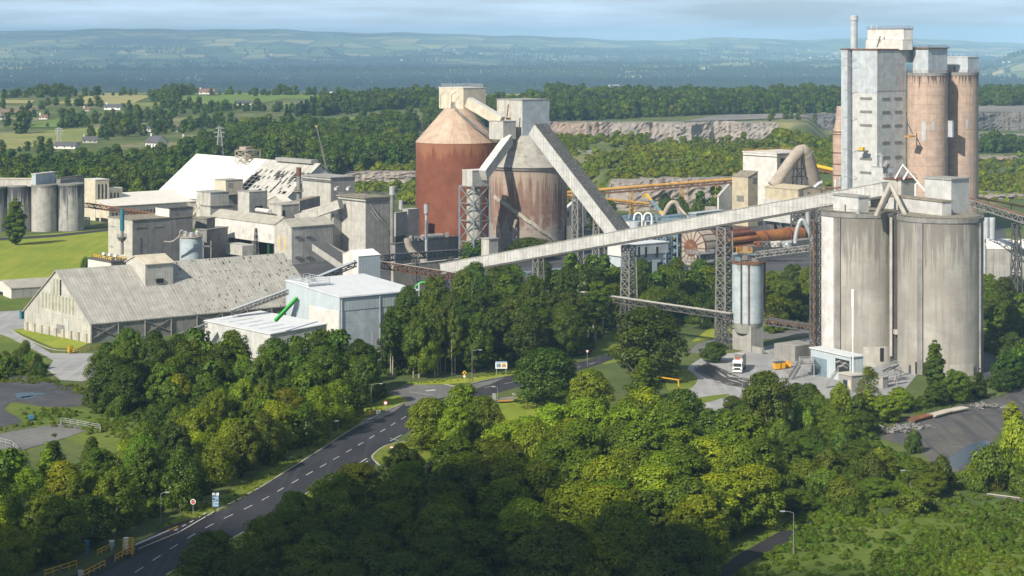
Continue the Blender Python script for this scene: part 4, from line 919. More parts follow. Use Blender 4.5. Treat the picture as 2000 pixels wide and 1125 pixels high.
m_ = (cs[0]+cs[2])/2; a = MB(); a.cyl(m_.x, m_.y, 0, lv[-1]-1, 3.2, n=24); a.cyl(m_.x, m_.y, 3, 6, 3.5, n=24); ft.part('elevator_casing', a, M['conc'])
T, B = bld('base_house', 'small plain grey block at the foot of the braced steel tower', 'plant house', 955, 468, 940, 973, 790, 0, 50, 'asb', 'asbd')
# small dark tank and pale house right of the brown silo
T, B = bld('store_house', 'small cream store house with slit windows right of the brown silo', 'house', 1106, 408, 1106-4, 1145, 930, 0, 20, 'cream', 'white', 'l', 3)
for px in (1108, 1118, 1129): win(T, B, 'r', px, px+3, 412, 424, 'dark')
x = gx(1117, 830); a = MB(); a.cyl(x, 830, 0, zz(440, 830), 2.6, n=24); tag(a.build('tank', M['steeld'], None, (x, 830, 0)), 'dark round tank at the right foot of the brown silo', 'tank')

# ---------------------------------------------------------------- white filter building with the inverted-V duct
T, B = bld('filter_building', 'big white sheeted building with a brownish right side behind the inverted-V duct', 'plant building', 1517.5, 301, 1451, 1588, 985, 0, 50, 'white', 'white', over=.3, th=.5); roofrail(T, B, 'oranges', 1.2, 0, 2.2)
a = MB(); B.panel(a, 'r', 0, 1, 1, B.z1-.2, .1); T.part('cladding', a, M['ductb'], label='brown stained sheeting on the right-hand face'); win(T, B, 'r', 1524, 1533, 309, 319, 'dark', 'opening', .15)
a = MB(); rg = B.ring(B.z1-1.4, .25); a.tube([rg[3], rg[0]], .15, 6); T.part('gutter', a, M['steeld'])
T, B = bld('tan_tower', 'narrow tan sheeted tower with a sloping roof and two louvres left of the filter building', 'plant building', 1461, 346, 1430, 1480, 955, 0, 50, 'tan', None, zt=zz(347, 955))
a = MB(); c4 = [B.pt(0, 0, B.z1), B.pt(0, B.Lr, B.z1+.4), B.pt(B.Ll, B.Lr, B.z1+3.2), B.pt(B.Ll, 0, B.z1)]
rl = [B.pt(-.2, -.2, B.z1+.01), B.pt(-.2, B.Lr+.2, B.z1+2.6), B.pt(B.Ll+.2, B.Lr+.2, B.z1+2.6), B.pt(B.Ll+.2, -.2, B.z1+.01)]; a.hexa([p-UP*.005 for p in rl], [p+UP*.3 for p in rl]); T.part('roof', a, M['mossroof'])
a = MB(); a.poly([B.pt(.01, 0, B.z1-.1), B.pt(.01, B.Lr, B.z1-.1), B.pt(.01, B.Lr, B.z1+2.5)]); a.poly([B.pt(0, B.Lr, B.z1-.1), B.pt(B.Ll, B.Lr, B.z1-.1), B.pt(B.Ll, B.Lr, B.z1+2.5), B.pt(0, B.Lr, B.z1+2.5)]); T.part('gable', a, M['tan'])
win(T, B, 'l', 1439, 1453, 382, 394, 'louvre', 'louvre'); win(T, B, 'r', 1470, 1479, 347, 359, 'louvre', 'louvre')
T, B = bld('filter_house', 'wide tan filter house with a white lower part under the inverted-V duct', 'plant building', 1558.5, 371, 1494, 1603, 905, zz(394, 905), 55, 'tan', 'tan', 'l', 1.2)
win(T, B, 'r', 1561, 1569, 373, 389, 'louvre', 'door'); win(T, B, 'r', 1577, 1582, 375, 379, 'louvre', 'vent')
_, Bq = bld('', '', '', 1556, 396, 1491, 1600, 904, zz(438, 904), 55, 'greyclad', None, T=T, wname='lower_wall', zt=zz(394.2, 904))
for i in range(4):
    u = Bq.Ll*(i+.5)/4; a = MB(); r_ = Bq.Ll/8.3; c_ = Bq.pt(u, Bq.Lr*.3, 0); t_ = Bq.z0
    ring = [Vector((c_.x, c_.y, t_))+Bq.dl*(sx*r_)+Bq.dr*(sy*r_) for sx, sy in ((-1, -1), (-1, 1), (1, 1), (1, -1))]; tip = [Vector((c_.x, c_.y, t_-5.5))+Bq.dl*(sx*.5)+Bq.dr*(sy*.5) for sx, sy in ((-1, -1), (-1, 1), (1, 1), (1, -1))]; a.hexa(tip, ring); T.part('hopper', a, M['steel'])
for u, v in ((.2, .2), (Bq.Ll/2, .2), (Bq.Ll-.2, .2), (.2, Bq.Lr-.2)):
    a = MB(); p = Bq.pt(u, v, 0); a.bar(p, p+UP*Bq.z0, .35); T.part('leg', a, M['steeld'])
DU = Thing('exhaust_duct', 'very large dusty inverted-V exhaust duct in front of the white filter building', 'duct', P(1565, 300, 925))
dv = [P(1512, 362, 925), P(1520, 350, 925), P(1545, 315, 926), P(1558, 299, 927), P(1565, 294, 928), P(1573, 299, 929), P(1580, 318, 931), P(1592, 362, 935)]
a = MB(); a.tube(smooth_path([tuple(p) for p in dv], 5), [2.75]*21+[3.0]*5+[3.2]*10, 28); DU.part('duct', a, M['ductb'])
a = MB(); q = (dv[1]+dv[2])/2; d_ = (dv[2]-dv[1]).normalized(); a.tube([q-d_*9.2, q-d_*8.8], 2.95, 28); DU.part('flange', a, M['steel'])
a = MB()
for px in (1548, 1556, 1566, 1574): a.bar(P(px, 362, 932), P(px+(1562-px)*.25, 306, 930), .22)
for y in (330, 345): a.bar(P(1546, y, 931), P(1576, y, 931), .2)
a.bar(P(1548, 360, 931), P(1574, 320, 931), .16); a.bar(P(1574, 360, 931), P(1550, 320, 931), .16); DU.part('support_frame', a, M['steeld'])
T, B = bld('gabled_shed', 'small white gabled shed left of the tan tower, in front of the rock face', 'shed', 1404, 384, 1401, 1445, 985, 0, 28, 'white', 'asb', 'l', 5)
pipe('elbow_pipe', 'pale elbow pipe with a round end at the right of the tan filter house', 'pipe', [P(1590, 366, 900), P(1600, 358, 900), P(1606, 356, 900)], .9, M['galv'])
# pipework left of tower
for i, (px, y0, y1, m_) in enumerate(((1632, 350, 372, 'white'), (1641, 345, 368, 'galv'))):
    pipe('vent_stack', ('short white', 'short silver')[i]+' vent stack in the pipework at the preheater tower foot, left side', 'vent', [P(px, y1+20, 890), P(px, y0, 890)], .55, M[m_])
T = Thing('pipe_rack', 'jumble of rusty pipes and posts left of the preheater tower foot', 'pipe rack', P(1618, 378, 885))
for px in range(1598, 1640, 5):
    a = MB(); y = 362+rng.random()*8; a.bar(P(px, 400, 885), P(px, y, 885), .16); a.bar(P(px, y+4, 885), P(px+6, y+3+rng.random()*4, 885), .18); T.part('post', a, M['rust' if px % 2 else 'steel'])
a = MB(); a.bar(P(1596, 372, 886), P(1642, 366, 886), .35); a.bar(P(1596, 380, 886), P(1642, 376, 886), .3); T.part('pipe', a, M['rust'])
# equipment in front of the tower foot (above the conveyor line)
T, B = bld('fan_house', 'pale box with an elbow vent just above the conveyor at the tower foot', 'plant house', 1729, 328, 1702, 1744, 870, 0, 58, 'greyclad', 'asbd', over=.1, th=.2, zt=zz(328, 870))
a = MB(); a.tube([P(1721, 327, 868), P(1721, 306, 868), P(1717, 300, 868)], .95, 12); T.part('vent_pipe', a, M['galv'])
a = MB(); a.tube([P(1728, 326, 866), P(1733, 318, 866), P(1739, 320, 866)], 1.35, 14); T.part('fan_casing', a, M['steel'])

# ---------------------------------------------------------------- rotary kiln with its ring of cooler tubes
KN = Thing('rotary_kiln', 'orange rusty rotary kiln with a bundle of cooler tubes and a big round hood', 'kiln', P(1430, 490, 800))
k0, k1 = P(1360, 482, 790), P(1562, 457, 838); kd = (k1-k0).normalized()
pk = lambda s_: k0+(k1-k0)*s_
a = MB(); a.tube([pk(.50), pk(1.0)], 3.15, 28); KN.part('shell', a, M['kiln'])
a = MB(); a.tube([pk(.2), pk(.50)], 2.5, 24); KN.part('shell', a, M['kilnd'])
for s_ in (.50, .62, .86):
    a = MB(); a.tube([pk(s_)-kd*.6, pk(s_)+kd*.6], 3.5, 28); KN.part('riding_ring', a, M['kilnd'])
sd_ = kd.cross(UP).normalized(); ud = sd_.cross(kd)
for i in range(10):
    t = 2*math.pi*i/10+.3; o_ = sd_*math.cos(t)*4.5+ud*math.sin(t)*4.5
    a = MB(); a.tube([pk(.10)+o_, pk(.30)+o_, pk(.48)+o_, pk(.51)+o_*.75], [1.15, 1.15, 1.15, .8], 14); KN.part('cooler_tube', a, M['kiln' if i % 3 == 0 else 'kilnd'])
a = MB(); a.tube([pk(0)-kd*3.2, pk(.07)], 7.2, 40); KN.part('hood', a, M['ductb'])
a = MB(); a.tube([pk(.075), pk(.09)], 7.5, 40, False); a.tube([pk(0)-kd*3.5, pk(0)-kd*2.8], 7.4, 40, False)
for i in range(16):
    t = 2*math.pi*i/16; o_ = sd_*math.cos(t)*7.25+ud*math.sin(t)*7.25; a.bar(pk(0)-kd*3.25+o_*.45, pk(0)-kd*3.25+o_, .14); a.bar(pk(0)-kd*3.0+o_, pk(.09)+o_, .16)
KN.part('hood_ring', a, M['rust'])
a = MB(); a.tube([pk(0)-kd*3.7, pk(0)-kd*3.3], 3.2, 24); KN.part('burner_door', a, M['rust'])
for s_ in (.55, .86):
    a = MB(); c_ = pk(s_); a.box((c_.x, c_.y, 0), 5, 6, c_.z-3.2, .5); KN.part('pier', a, M['concd'])
a = MB(); c_ = pk(.75); a.box((c_.x, c_.y-7, 0), 46, 5, 6.5, -.25+math.atan2(kd.y, kd.x)+.25); KN.part('plinth', a, M['concd'])
T = Thing('kiln_platform', 'blue-grey steel burner platform with stairs at the kiln hood', 'platform', P(1362, 540, 778))
a = MB(); Bp = Block(1366, 774, 1338, 1398, 0, 6, 50)
for z_ in (zz(498, 774), zz(516, 774)): a.hexa(Bp.ring(z_), Bp.ring(z_+.25))
T.part('deck', a, M['steel']); a = MB()
for z_ in (zz(498, 774), zz(516, 774)): rg = Bp.ring(z_+.25); a.rail(rg+[rg[0]], 1.1, 1.6, .06)
T.part('railing', a, M['galv']); a = MB()
for p in Bp.ring(0): a.bar(p, p+UP*zz(498, 774), .2)
T.part('leg', a, M['bluesteel'])
a = MB(); a.bar(P(1336, 517, 772), P(1352, 533, 770), .5, .1); a.bar(P(1352, 533, 770), P(1372, 512, 770), .5, .1); a.bar(P(1372, 512, 770), P(1392, 509, 772), .5, .1); a.rail([P(1336, 517, 772), P(1352, 533, 770), P(1372, 512, 770)], 1.0, 1.2, .06); T.part('stairs', a, M['galv'])
x = gx(1318, 795); T = Thing('steel_tower', 'dark blue open steelwork tower left of the kiln hood', 'steel tower', (x, 795, 0))
a = MB(); a.lattice(x, 795, 0, zz(430, 795), 8, 8, 6, .3, .17, .87); T.part('frame', a, M['bluesteel'])
a = MB(); a.lattice(x-4.5, 790, 0, zz(462, 790), 4, 4, 6, .22, .13, .87); T.part('frame', a, M['bluesteel'])
for z_ in (6, 12, 18): a = MB(); a.box((x, 795, z_), 7.5, 7.5, .3, .87); T.part('floor', a, M['bluesteel'])
for px, D2, y2, lb in ((1346, 812, 424, 'low blue-grey steel frame just above the long conveyor, beside the goose-neck pipe'), (1284, 812, 424, 'low blue-grey steel frame just above the long conveyor, at the tank house')):
    T = Thing('steel_tower', lb, 'steel tower', (gx(px, D2), D2, 0)); a = MB(); a.lattice(gx(px, D2), D2, 0, zz(y2, D2), 7, 7, 6, .28, .16, .87); T.part('frame', a, M['bluesteel'])
    for z_ in (zz(y2, D2)-.1, zz(y2+14, D2)): a = MB(); a.box((gx(px, D2), D2, z_), 7.4, 7.4, .3, .87); T.part('floor', a, M['bluesteel'])
    a = MB(); a.box((gx(px, D2)-1, D2, zz(y2+14, D2)+.3), 3.5, 3, 2.4, .87); a.cyl(gx(px, D2)+2, D2-1, zz(y2+14, D2)+.3, zz(y2+3, D2), 1.1, n=14); T.part('machinery', a, M['bluegrey'])
# ---------------------------------------------------------------- grinding plant with blue-grey tanks
T, B = bld('mill_building', 'low white and blue-grey building with three dark upright windows under the long conveyor', 'plant building', 1213, 481, 1187, 1305, 745, 8.6, 52, 'bluegrey', 'palebluer', over=.2, th=.3)
a = MB(); B.panel(a, 'l', 0, 1, B.z0, B.z1, .08); T.part('cladding', a, M['white'], label='white sheeting on the left-hand face')
for px in (1246, 1259.5, 1281.5): win(T, B, 'r', px, px+4, 482, 503, 'dark')
_, Bm = bld('', '', '', 1213, 508, 1190, 1296, 746, 0, 52, 'paleblue', None, T=T, wname='lower_wall', zt=8.6)
for u in (.1, .35, .6, .85): win(T, Bm, 'r', 1213+(1296-1213)*u, 1213+(1296-1213)*(u+.12), 512, 535, 'dark', 'opening')
T, B = bld('tank_house', 'white sheeted tank house with blue-grey railed roof just above the long conveyor', 'plant building', 1231, 432, 1215.5, 1290, 800, 0, 50, 'bluegrey', 'bluesteel', over=.4, th=.5)
a = MB(); B.panel(a, 'l', 0, 1, 10, B.z1-.2, .08); T.part('cladding', a, M['white'], label='white sheeting on the left-hand face')
roofrail(T, B, 'bluesteel', 1.3, .3, 1.5, .1)
for px in (1241, 1269):
    c_ = P(px, 460, 797); a = MB(); a.cyl(c_.x, c_.y+2, 2, zz(433, 797), 2.4, n=24); T.part('tank', a, M['bluegrey'])
for px in (1254, 1273):
    a = MB(); q = [P(px, 466, 794), P(px, 428, 794), P(px-1.5, 419, 794), P(px-8, 416, 794), P(px-14, 420, 794), P(px-16, 430, 794)]; a.tube(smooth_path([tuple(p) for p in q], 4), .33, 8); T.part('vent_pipe', a, M['paint'])
a = MB()
for i in range(8): c_ = P(1222+i*9, 424-rng.random()*4, 803); a.box((c_.x, c_.y, c_.z-2), 1.5, 1.5, 2.2, .7)
T.part('equipment', a, M['bluesteel'])
T = Thing('pipe_bridge', 'blue-grey steel pipe bridge with handrails right of the tank house', 'pipe bridge', P(1300, 430, 798)); a = MB(); a.truss(P(1284, 436, 798), P(1333, 430, 802), 3, 2.4, 8, .2, .12); T.part('truss', a, M['bluesteel'])
a = MB(); a.lattice(gx(1330, 803), 803, 0, zz(420, 803), 3, 3, 6, .25, .14, .8); T.part('leg', a, M['bluesteel'])
T = Thing('goose_neck_duct', 'beige inverted-V goose-neck pipe above the tank house', 'duct', P(1318, 396, 812))
a = MB(); q = [P(1284, 440, 808), P(1296, 420, 810), P(1306, 402, 812), P(1313, 395.5, 812), P(1321, 397, 812), P(1326, 408, 812), P(1331, 428, 812)]; a.tube(smooth_path([tuple(p) for p in q], 4), .95, 14); T.part('duct', a, M['ductb'])
a = MB(); a.tube([P(1323, 401, 812), P(1334, 414, 810), P(1348, 430, 808)], .6, 10); T.part('duct', a, M['ductb'])
T, B = bld('control_block', 'low blue-grey flat-roofed block behind the long conveyor, beside the bushes', 'building', 1360, 418, 1345, 1415, 900, 0, 40, 'bluesteel', 'bluegrey', over=.3, th=.4)
a = MB(); a.box(tuple(P(1388, 412, 925)), 5, 4, 2.0); T.part('roof_vent', a, M['ductb'])
T = Thing('crane', 'yellow and blue telescopic crane boom slanting over the grinding plant', 'crane', (gx(1300, 860), 860, 0))
b0, b1 = P(1262, 379, 880), P(1305, 432, 860)
for f0, f1, m_, r_ in ((0, .26, 'yellow', .42), (.26, .66, 'bluesteel', .55), (.66, .84, 'yellow', .62), (.84, 1, 'steeld', .68)):
    a = MB(); a.bar(b0+(b1-b0)*f0, b0+(b1-b0)*f1, r_); T.part('boom', a, M[m_])
a = MB(); a.bar(b0, b0+Vector((-1.6, -1, -1.0)), .3); T.part('boom_head', a, M['yellow']); a = MB(); c_ = b1; a.box((c_.x, c_.y, 1), 9, 3, 2.4, .6); a.box((c_.x+.6, c_.y, 3.4), 3, 3, c_.z-3.4, .6); T.part('carrier', a, M['yellow'])
# silver V duct by the kiln end
T = Thing('silver_duct', 'shiny silver inverted-V duct at the kiln end left of the twin silos', 'duct', P(1565, 432, 800))
a = MB(); q = [P(1553, 475, 800), P(1555, 456, 800), P(1561, 436, 800), P(1565, 430, 800), P(1570, 432, 800), P(1577, 446, 800), P(1584, 464, 800), P(1586, 490, 800)]; a.tube(smooth_path([tuple(p) for p in q], 4), .85, 16); T.part('duct', a, M['galv'])
a = MB(); q = [P(1568, 413, 815), P(1574, 411, 815), P(1577, 416, 815), P(1578, 440, 815)]; a.tube(smooth_path([tuple(p) for p in q], 4), .9, 14); T.part('duct', a, M['galv'])
T = Thing('kiln_inlet_house', 'dark grey machinery frame at the upper end of the kiln', 'plant building', (gx(1567, 840), 840, 0)); a = MB(); a.lattice(gx(1568, 842), 842, 0, zz(412, 842), 7, 7, 7, .35, .2, .87); T.part('frame', a, M['steeld'])
a = MB(); [a.box((gx(1568, 842)+dx, 842+dy, z_), sx, sx, h_, .87) for dx, dy, z_, sx, h_ in ((0, 0, 2, 5, 6), (-1, 1, 9, 4, 5), (1, -1, 15, 4.5, 3.5), (-1, 0, 7.6, 6.4, .4), (0, 0, 14.2, 6.4, .4))]; T.part('machinery', a, M['concd'])
# scrap and machinery on the kiln deck
for i, (px, py, m_, lb) in enumerate(((1515, 480, 'concl', 'pale tilted hopper lying on the deck below the kiln'), (1537, 474, 'galv', 'silver hopper lying on the deck near the silver duct'), (1482, 486, 'rust', 'rusty gearbox on the deck below the kiln'), (1498, 492, 'steeld', 'dark motor on the deck below the kiln'))):
    c_ = P(px, py, 800); a = MB(); a.cyl(c_.x, c_.y, 6.6, 6.6+1.4, 1.3, .5, n=12); a.box((c_.x, c_.y, 6.5), 3.2, 1.8, .9, .6); a.tube([(c_.x-2, c_.y, 8), (c_.x+1.8, c_.y+1, 8.2)], .7, 10); tag(a.build('machine', M[m_], None, (c_.x, c_.y, 6.5)), lb, 'machine')

# ---------------------------------------------------------------- yellow quarry conveyor
YC = Thing('quarry_conveyor', 'long rusty yellow pipe conveyor crossing in front of the pale rock face', 'conveyor', P(1250, 370, 1010))
a = MB(); p, q = P(1106, 376, 1000), P(1432, 350, 1025); a.tube([p, q], .85, 12); YC.part('tube', a, M['oranges'])
a = MB(); a.bar(p-UP*1.9, q-UP*1.9, .9, .35); n_ = 30
for i in range(n_): f0, f1 = i/n_, (i+1)/n_; a.bar(p+(q-p)*f0-UP*(1.9*(i % 2)), p+(q-p)*f1-UP*(1.9*((i+1) % 2)), .1)
YC.part('girder', a, M['rust'])
for px, Dp, yt in ((1232, 1009, 372), (1333, 1017, 365), (1399, 1022, 360)):
    a = MB(); x = gx(px, Dp); a.bar((x-.6, Dp, 0), (x-.2, Dp, zz(yt, Dp)), .3); a.bar((x+1.2, Dp+2, 0), (x+.6, Dp, zz(yt, Dp)), .3); [a.bar((x-.5, Dp, z_), (x+1, Dp+1.5, z_+2), .15) for z_ in (2, 5, 8)]; YC.part('leg', a, M['oranges'])
YC2 = Thing('quarry_conveyor', 'shorter rusty yellow conveyor branch dipping right below the long yellow one', 'conveyor', P(1190, 388, 995)); p, q = P(1106, 381, 990), P(1268, 398, 1000); a = MB(); a.tube([p, q], .75, 10); YC2.part('tube', a, M['oranges']); a = MB(); a.bar(p-UP*1.5, q-UP*1.5, .8, .3); YC2.part('girder', a, M['rust'])
a = MB(); x = gx(1240, 998); a.bar((x, 998, 0), (x, 998, zz(396, 998)), .3); YC2.part('leg', a, M['oranges'])
YC3 = Thing('quarry_conveyor', 'yellow conveyor piece sloping down between the filter building and the preheater tower', 'conveyor', P(1606, 328, 1000)); p, q = P(1580, 321, 1000), P(1634, 333, 985); a = MB(); a.tube([p, q], .9, 10); YC3.part('tube', a, M['yellow']); a = MB(); a.bar(p-UP*1.6, q-UP*1.6, .9, .4); YC3.part('girder', a, M['rust'])
t_ = truss_thing('conveyor_bridge', 'grey and rusty lattice conveyor bridge sloping down at the right edge', P(1893, 400, 690), P(2040, 447, 660), 2.6, 2.2, 16, 'steel', .16, m2='rust', enclosed=1)
for px, Dq, yt in ((1985, 672, 436),): lat('bridge_trestle', 'dark lattice leg under the conveyor bridge at the right edge', px, Dq, yt, 3, 2, 5, 'steeld', .18, .1)
YC4 = Thing('quarry_conveyor', 'thin yellow pipe conveyor in front of pale rocks at the right edge', 'conveyor', P(1960, 395, 1000)); p, q = P(1910, 386, 1005), P(2050, 413, 1000); a = MB(); a.tube([p, q], .6, 8); YC4.part('tube', a, M['oranges']); a = MB(); [a.bar(P(px, 425, 1000), P(px, 388+(px-1910)*.19, 1000), .2) for px in (1930, 1975, 2020)]; YC4.part('leg', a, M['rust'])
for i, px in enumerate((1926, 1938)):
    x = gx(px, 760); a = MB(); a.cyl(x, 760, 0, zz(425, 760), 1.15, n=20); tag(a.build('tank', M['bluegrey'], None, (x, 760, 0)), ('slim blue-grey tank right behind the twin silos, the left of two', 'slim blue-grey tank right behind the twin silos, the right of two')[i], 'tank', 'slim tanks right of the twin silos')
T, B = bld('arched_shed', 'long white round-roofed shed with skylights at the right edge', 'shed', 1928, 486, 1924, 2060, 700, 0, 100, 'asbd', None, zt=zz(486, 700))
a = MB(); n_ = 10
for j in range(n_):
    t0, t1 = math.pi*j/n_, math.pi*(j+1)/n_; f = lambda t, v: Vector((*B.pt(B.Ll/2+math.cos(t)*B.Ll/2*1.02, v, 0).xy, B.z1+math.sin(t)*3.0))
    a.poly([f(t0, -.2), f(t0, B.Lr), f(t1, B.Lr), f(t1, -.2)])
print('SHED',B.Ll,B.Lr); T.part('roof', a, M['white'])
for i in range(7):
    a = MB(); n0 = 2.5+i*5
    if n0+2 < B.Lr: a.poly([f(math.pi*.78, n0)+UP*.06, f(math.pi*.78, n0+1.2)+UP*.06, f(math.pi*.6, n0+1.2)+UP*.06, f(math.pi*.6, n0)+UP*.06]); T.part('skylight', a, M['glass'])
# ---------------------------------------------------------------- left: old silo battery, white hall, annexe
OB = 'old silo battery behind the lawn'
for i, (px, D, hw, yt, m_, lb) in enumerate(((-12, 934, 27, 366, 'oldsilo', 'dark stained old concrete silo cut off by the left edge'), (37, 936, 24, 363, 'oldsilo', 'dark stained old concrete silo behind the lone lawn tree'), (86.5, 934, 24.5, 362, 'oldsilo2', 'clean pale old concrete silo under the light blue box house'), (138, 937, 25.5, 360, 'oldsilo', 'blotchy old concrete silo at the right end of the old row'))):
    x = gx(px, D); r = hw*D/F; T = Thing('concrete_silo', lb, 'silo', (x, D, 0), OB)
    a = MB(); a.cyl(x, D, 0, zz(yt, D-r), r, n=48, rows=2); T.part('shell', a, M[m_]); a = MB(); a.cyl(x, D, zz(yt, D-r)-.7, zz(yt, D-r)+.1, r+.25, n=48); T.part('rim', a, M['concd'])
for px in (62, 110):
    x = gx(px, 943); a = MB(); a.cyl(x, 943, 0, 20, 3, n=24); tag(a.build('concrete_silo', M['concd'], None, (x, 943, 0)), {62: 'narrow dark silo squeezed between the two left silos of the old row', 110: 'narrow dark silo squeezed between pale and blotchy old silos'}[px], 'silo', OB)
T, B = bld('roof_gallery', 'flat beige gallery along the tops of the old silos at the left edge', 'plant house', 65, 350, -60, 68, 932, zz(364, 932), 8, 'concl', 'cream', zt=zz(350, 932))
T, B = bld('roof_house', 'light blue sheeted box house on the pale old silo', 'plant house', 70, 341, 62, 108, 930, zz(364, 930), 20, 'paleblue', 'white')
T, B = bld('roof_house', 'dark flat-roofed concrete house on the blotchy old silo', 'plant house', 118, 349, 110, 164, 935, zz(361, 935), 20, 'concd', 'darkmoss')
win(T, B, 'r', 118, 150, 346, 349, 'cream', 'parapet_panel', .12)
TT, B = bld('silo_office', 'cream block with three tall slit windows and a lower wing, right of the old silos', 'building', 186, 352, 165, 213, 985, 0, 50, 'cream', 'white', over=.15, th=.3)
for px in (191.5, 198.5, 205.5): win(TT, B, 'r', px, px+3.2, 360, 388)
_, B = bld('', '', '', 212.5, 369, 200, 239, 992, 0, 50, 'cream', 'white', over=.12, th=.3, T=TT, wname='wing', rname='wing_roof')
for px in (215.5, 222.5, 229): win(TT, B, 'r', px, px+3, 376, 387)
B = Block(213, 975, 180, 386, 0, zz(404, 975), 50); B.Ll = 25; T = Thing('long_annexe', 'long low annexe with a white roof and slit windows in its grey side', 'building', B.org()); a = MB(); z1 = B.z1
a.hexa(B.ring(0), [B.pt(0, 0, z1), B.pt(0, B.Lr, z1), B.pt(B.Ll, B.Lr, z1+4.2), B.pt(B.Ll, 0, z1+4.2)]); B.wall = T.part('wall', a, M['cream'])
q = [B.pt(-.3, -.3, z1+.01), B.pt(-.3, B.Lr+.3, z1+.01), B.pt(B.Ll, B.Lr+.3, z1+4.25), B.pt(B.Ll, -.3, z1+4.25)]; a = MB(); a.hexa(q, [p+UP*.3 for p in q]); B.roof = T.part('roof', a, M['whiteroof'])
a = MB(); B.panel(a, 'r', 0, 1, 0, B.z1-.05, .1); T.part('cladding', a, M['asbd'], label='long side sheeting, its shade put into the grey')  # grey over the cream wall paints the long side's shade
for px in [219, 226]+[234+i*6.6 for i in range(22)]: win(T, B, 'r', px, px+2.6, 407.5+9-(px-213)*.1, 417+9-(px-213)*.1, 'dark', 'window', .16)
win(T, B, 'l', 184, 194, 425, 447, 'dark', 'doorway'); win(T, B, 'l', 197, 211, 426, 448, 'dark', 'doorway')
t_ = truss_thing('conveyor_bridge', 'rusty lattice conveyor bridge crossing in front of the long white-roofed annexe', P(168, 404, 962), P(304, 425, 880), 2.2, 1.8, 20, 'rust', .15, m2='rust', enclosed=1)
lat('bridge_trestle', 'white braced trestle at the foot of the blotchy old silo', 165, 950, 425, 3.4, 3.4, 2, 'galv', .25, .15)
# white A-roofed hall
hx = Vector((-165.6*1.0, 1050, 0)); hd = Vector((.669, -.743, 0)); hn = Vector((-.743, -.669, 0)); zr, ze, hw = 29.0, 9.6, 25.5
HALL = Thing('storage_hall', 'huge hall with a bright white sloping roof, its far end grey and full of holes', 'hall', hx+hd*54)
def hp(t, s_, z): p = hx+hd*t+hn*s_; return Vector((p.x, p.y, z))
a = MB(); a.hexa([hp(0, hw-1, 0), hp(108, hw-1, 0), hp(108, 1-hw, 0), hp(0, 1-hw, 0)], [hp(0, hw-1, ze), hp(108, hw-1, ze), hp(108, 1-hw, ze), hp(0, 1-hw, ze)])
for t in (0.01, 107.99): a.poly([hp(t, hw-1, ze), hp(t, 1-hw, ze), hp(t, 0, zr-.5)])
HALL.part('wall', a, M['greyclad'])
def slope(t0, t1, sg, z=.0): a = MB(); q = [hp(t0, hw*sg, ze-.5+z), hp(t1, hw*sg, ze-.5+z), hp(t1, 0, zr+z), hp(t0, 0, zr+z)]; a.hexa(q, [p+UP*.35 for p in q]); return a
HALL.part('roof', slope(-.6, 64, 1), M['whiteroof'], label='bright white roof slope'); HALL.part('roof', slope(-.6, 64, -1), M['whiteroof'])
HALL.part('roof', slope(64.02, 108.6, -1), M['asbroof'])
# damaged slope: sheets on a grid with missing pieces, purlins below
a = MB(); nu, nv = 30, 14
def hs(t, f, z=0): return hp(t, hw*(1-f), ze-.5+(zr-ze+.5)*f+z)
r9 = np.random.default_rng(5)
for i in range(nu):
    for j in range(nv):
        t0, t1 = 64.02+(108.6-64.02)*i/nu, 64.02+(108.6-64.02)*(i+1)/nu; f0, f1 = j/nv, (j+1)/nv
        hole = (t0 < 72 and .06 < f0 < .62) or (.25 < f0 < .75 and r9.random() < .22) or (f0 > .5 and f0 < .72 and r9.random() < .35 and t0 > 75)
        if hole: continue
        q = [hs(t0, f0), hs(t1, f0), hs(t1, f1), hs(t0, f1)]; a.hexa(q, [p+UP*.25 for p in q])
HALL.part('broken_roof', a, M['asb'], label='grey broken roof slope with holes')
a = MB()
for i in range(13): t = 64.3+44*i/12; a.bar(hs(t, 0, -.25), hs(t, 1, -.25), .16)
for j in range(14): a.bar(hs(64, j/13, -.12), hs(108.5, j/13, -.12), .12)
HALL.part('purlins', a, M['steel'])
a = MB(); a.bar(hp(74, 0, zr+.9), hp(104, 0, zr+.9), 2.2, .9); HALL.part('ridge_cover', a, M['asbd'])
HM = Thing('ridge_machinery', 'open steel frame with machinery straddling the ridge of the white hall', 'steel frame', hp(48, 0, zr)); c_ = hp(48, 1, 0)
a = MB(); a.lattice(c_.x, c_.y, 0, 6.2, 9, 9, 2, .2, .14, -.84); a.v = [(v[0], v[1], v[2]+zr-2) for v in a.v]; HM.part('frame', a, M['ductb'])
a = MB(); a.box((c_.x, c_.y, zr+4.3), 9.5, 6, .3, -.84); a.box((c_.x-1, c_.y, zr+4.6), 5, 4, 1.4, -.7); a.box((c_.x, c_.y, zr-.5), 3, 3, 3.4, .3); HM.part('machinery', a, M['ductb'])
T, B = bld('white_lean_to', 'small building with a white peaked roof in front of the broken hall roof', 'building', 522, 398, 500, 542, 900, 8, 50, 'asbd', 'whiteroof', 'r', 2.0)
T, B = bld('white_lean_to', 'small whitish peaked roof behind the sheeted box houses', 'building', 556, 395, 522, 570, 885, 6, 50, 'asb', 'whiteroof', 'r', 2.4)
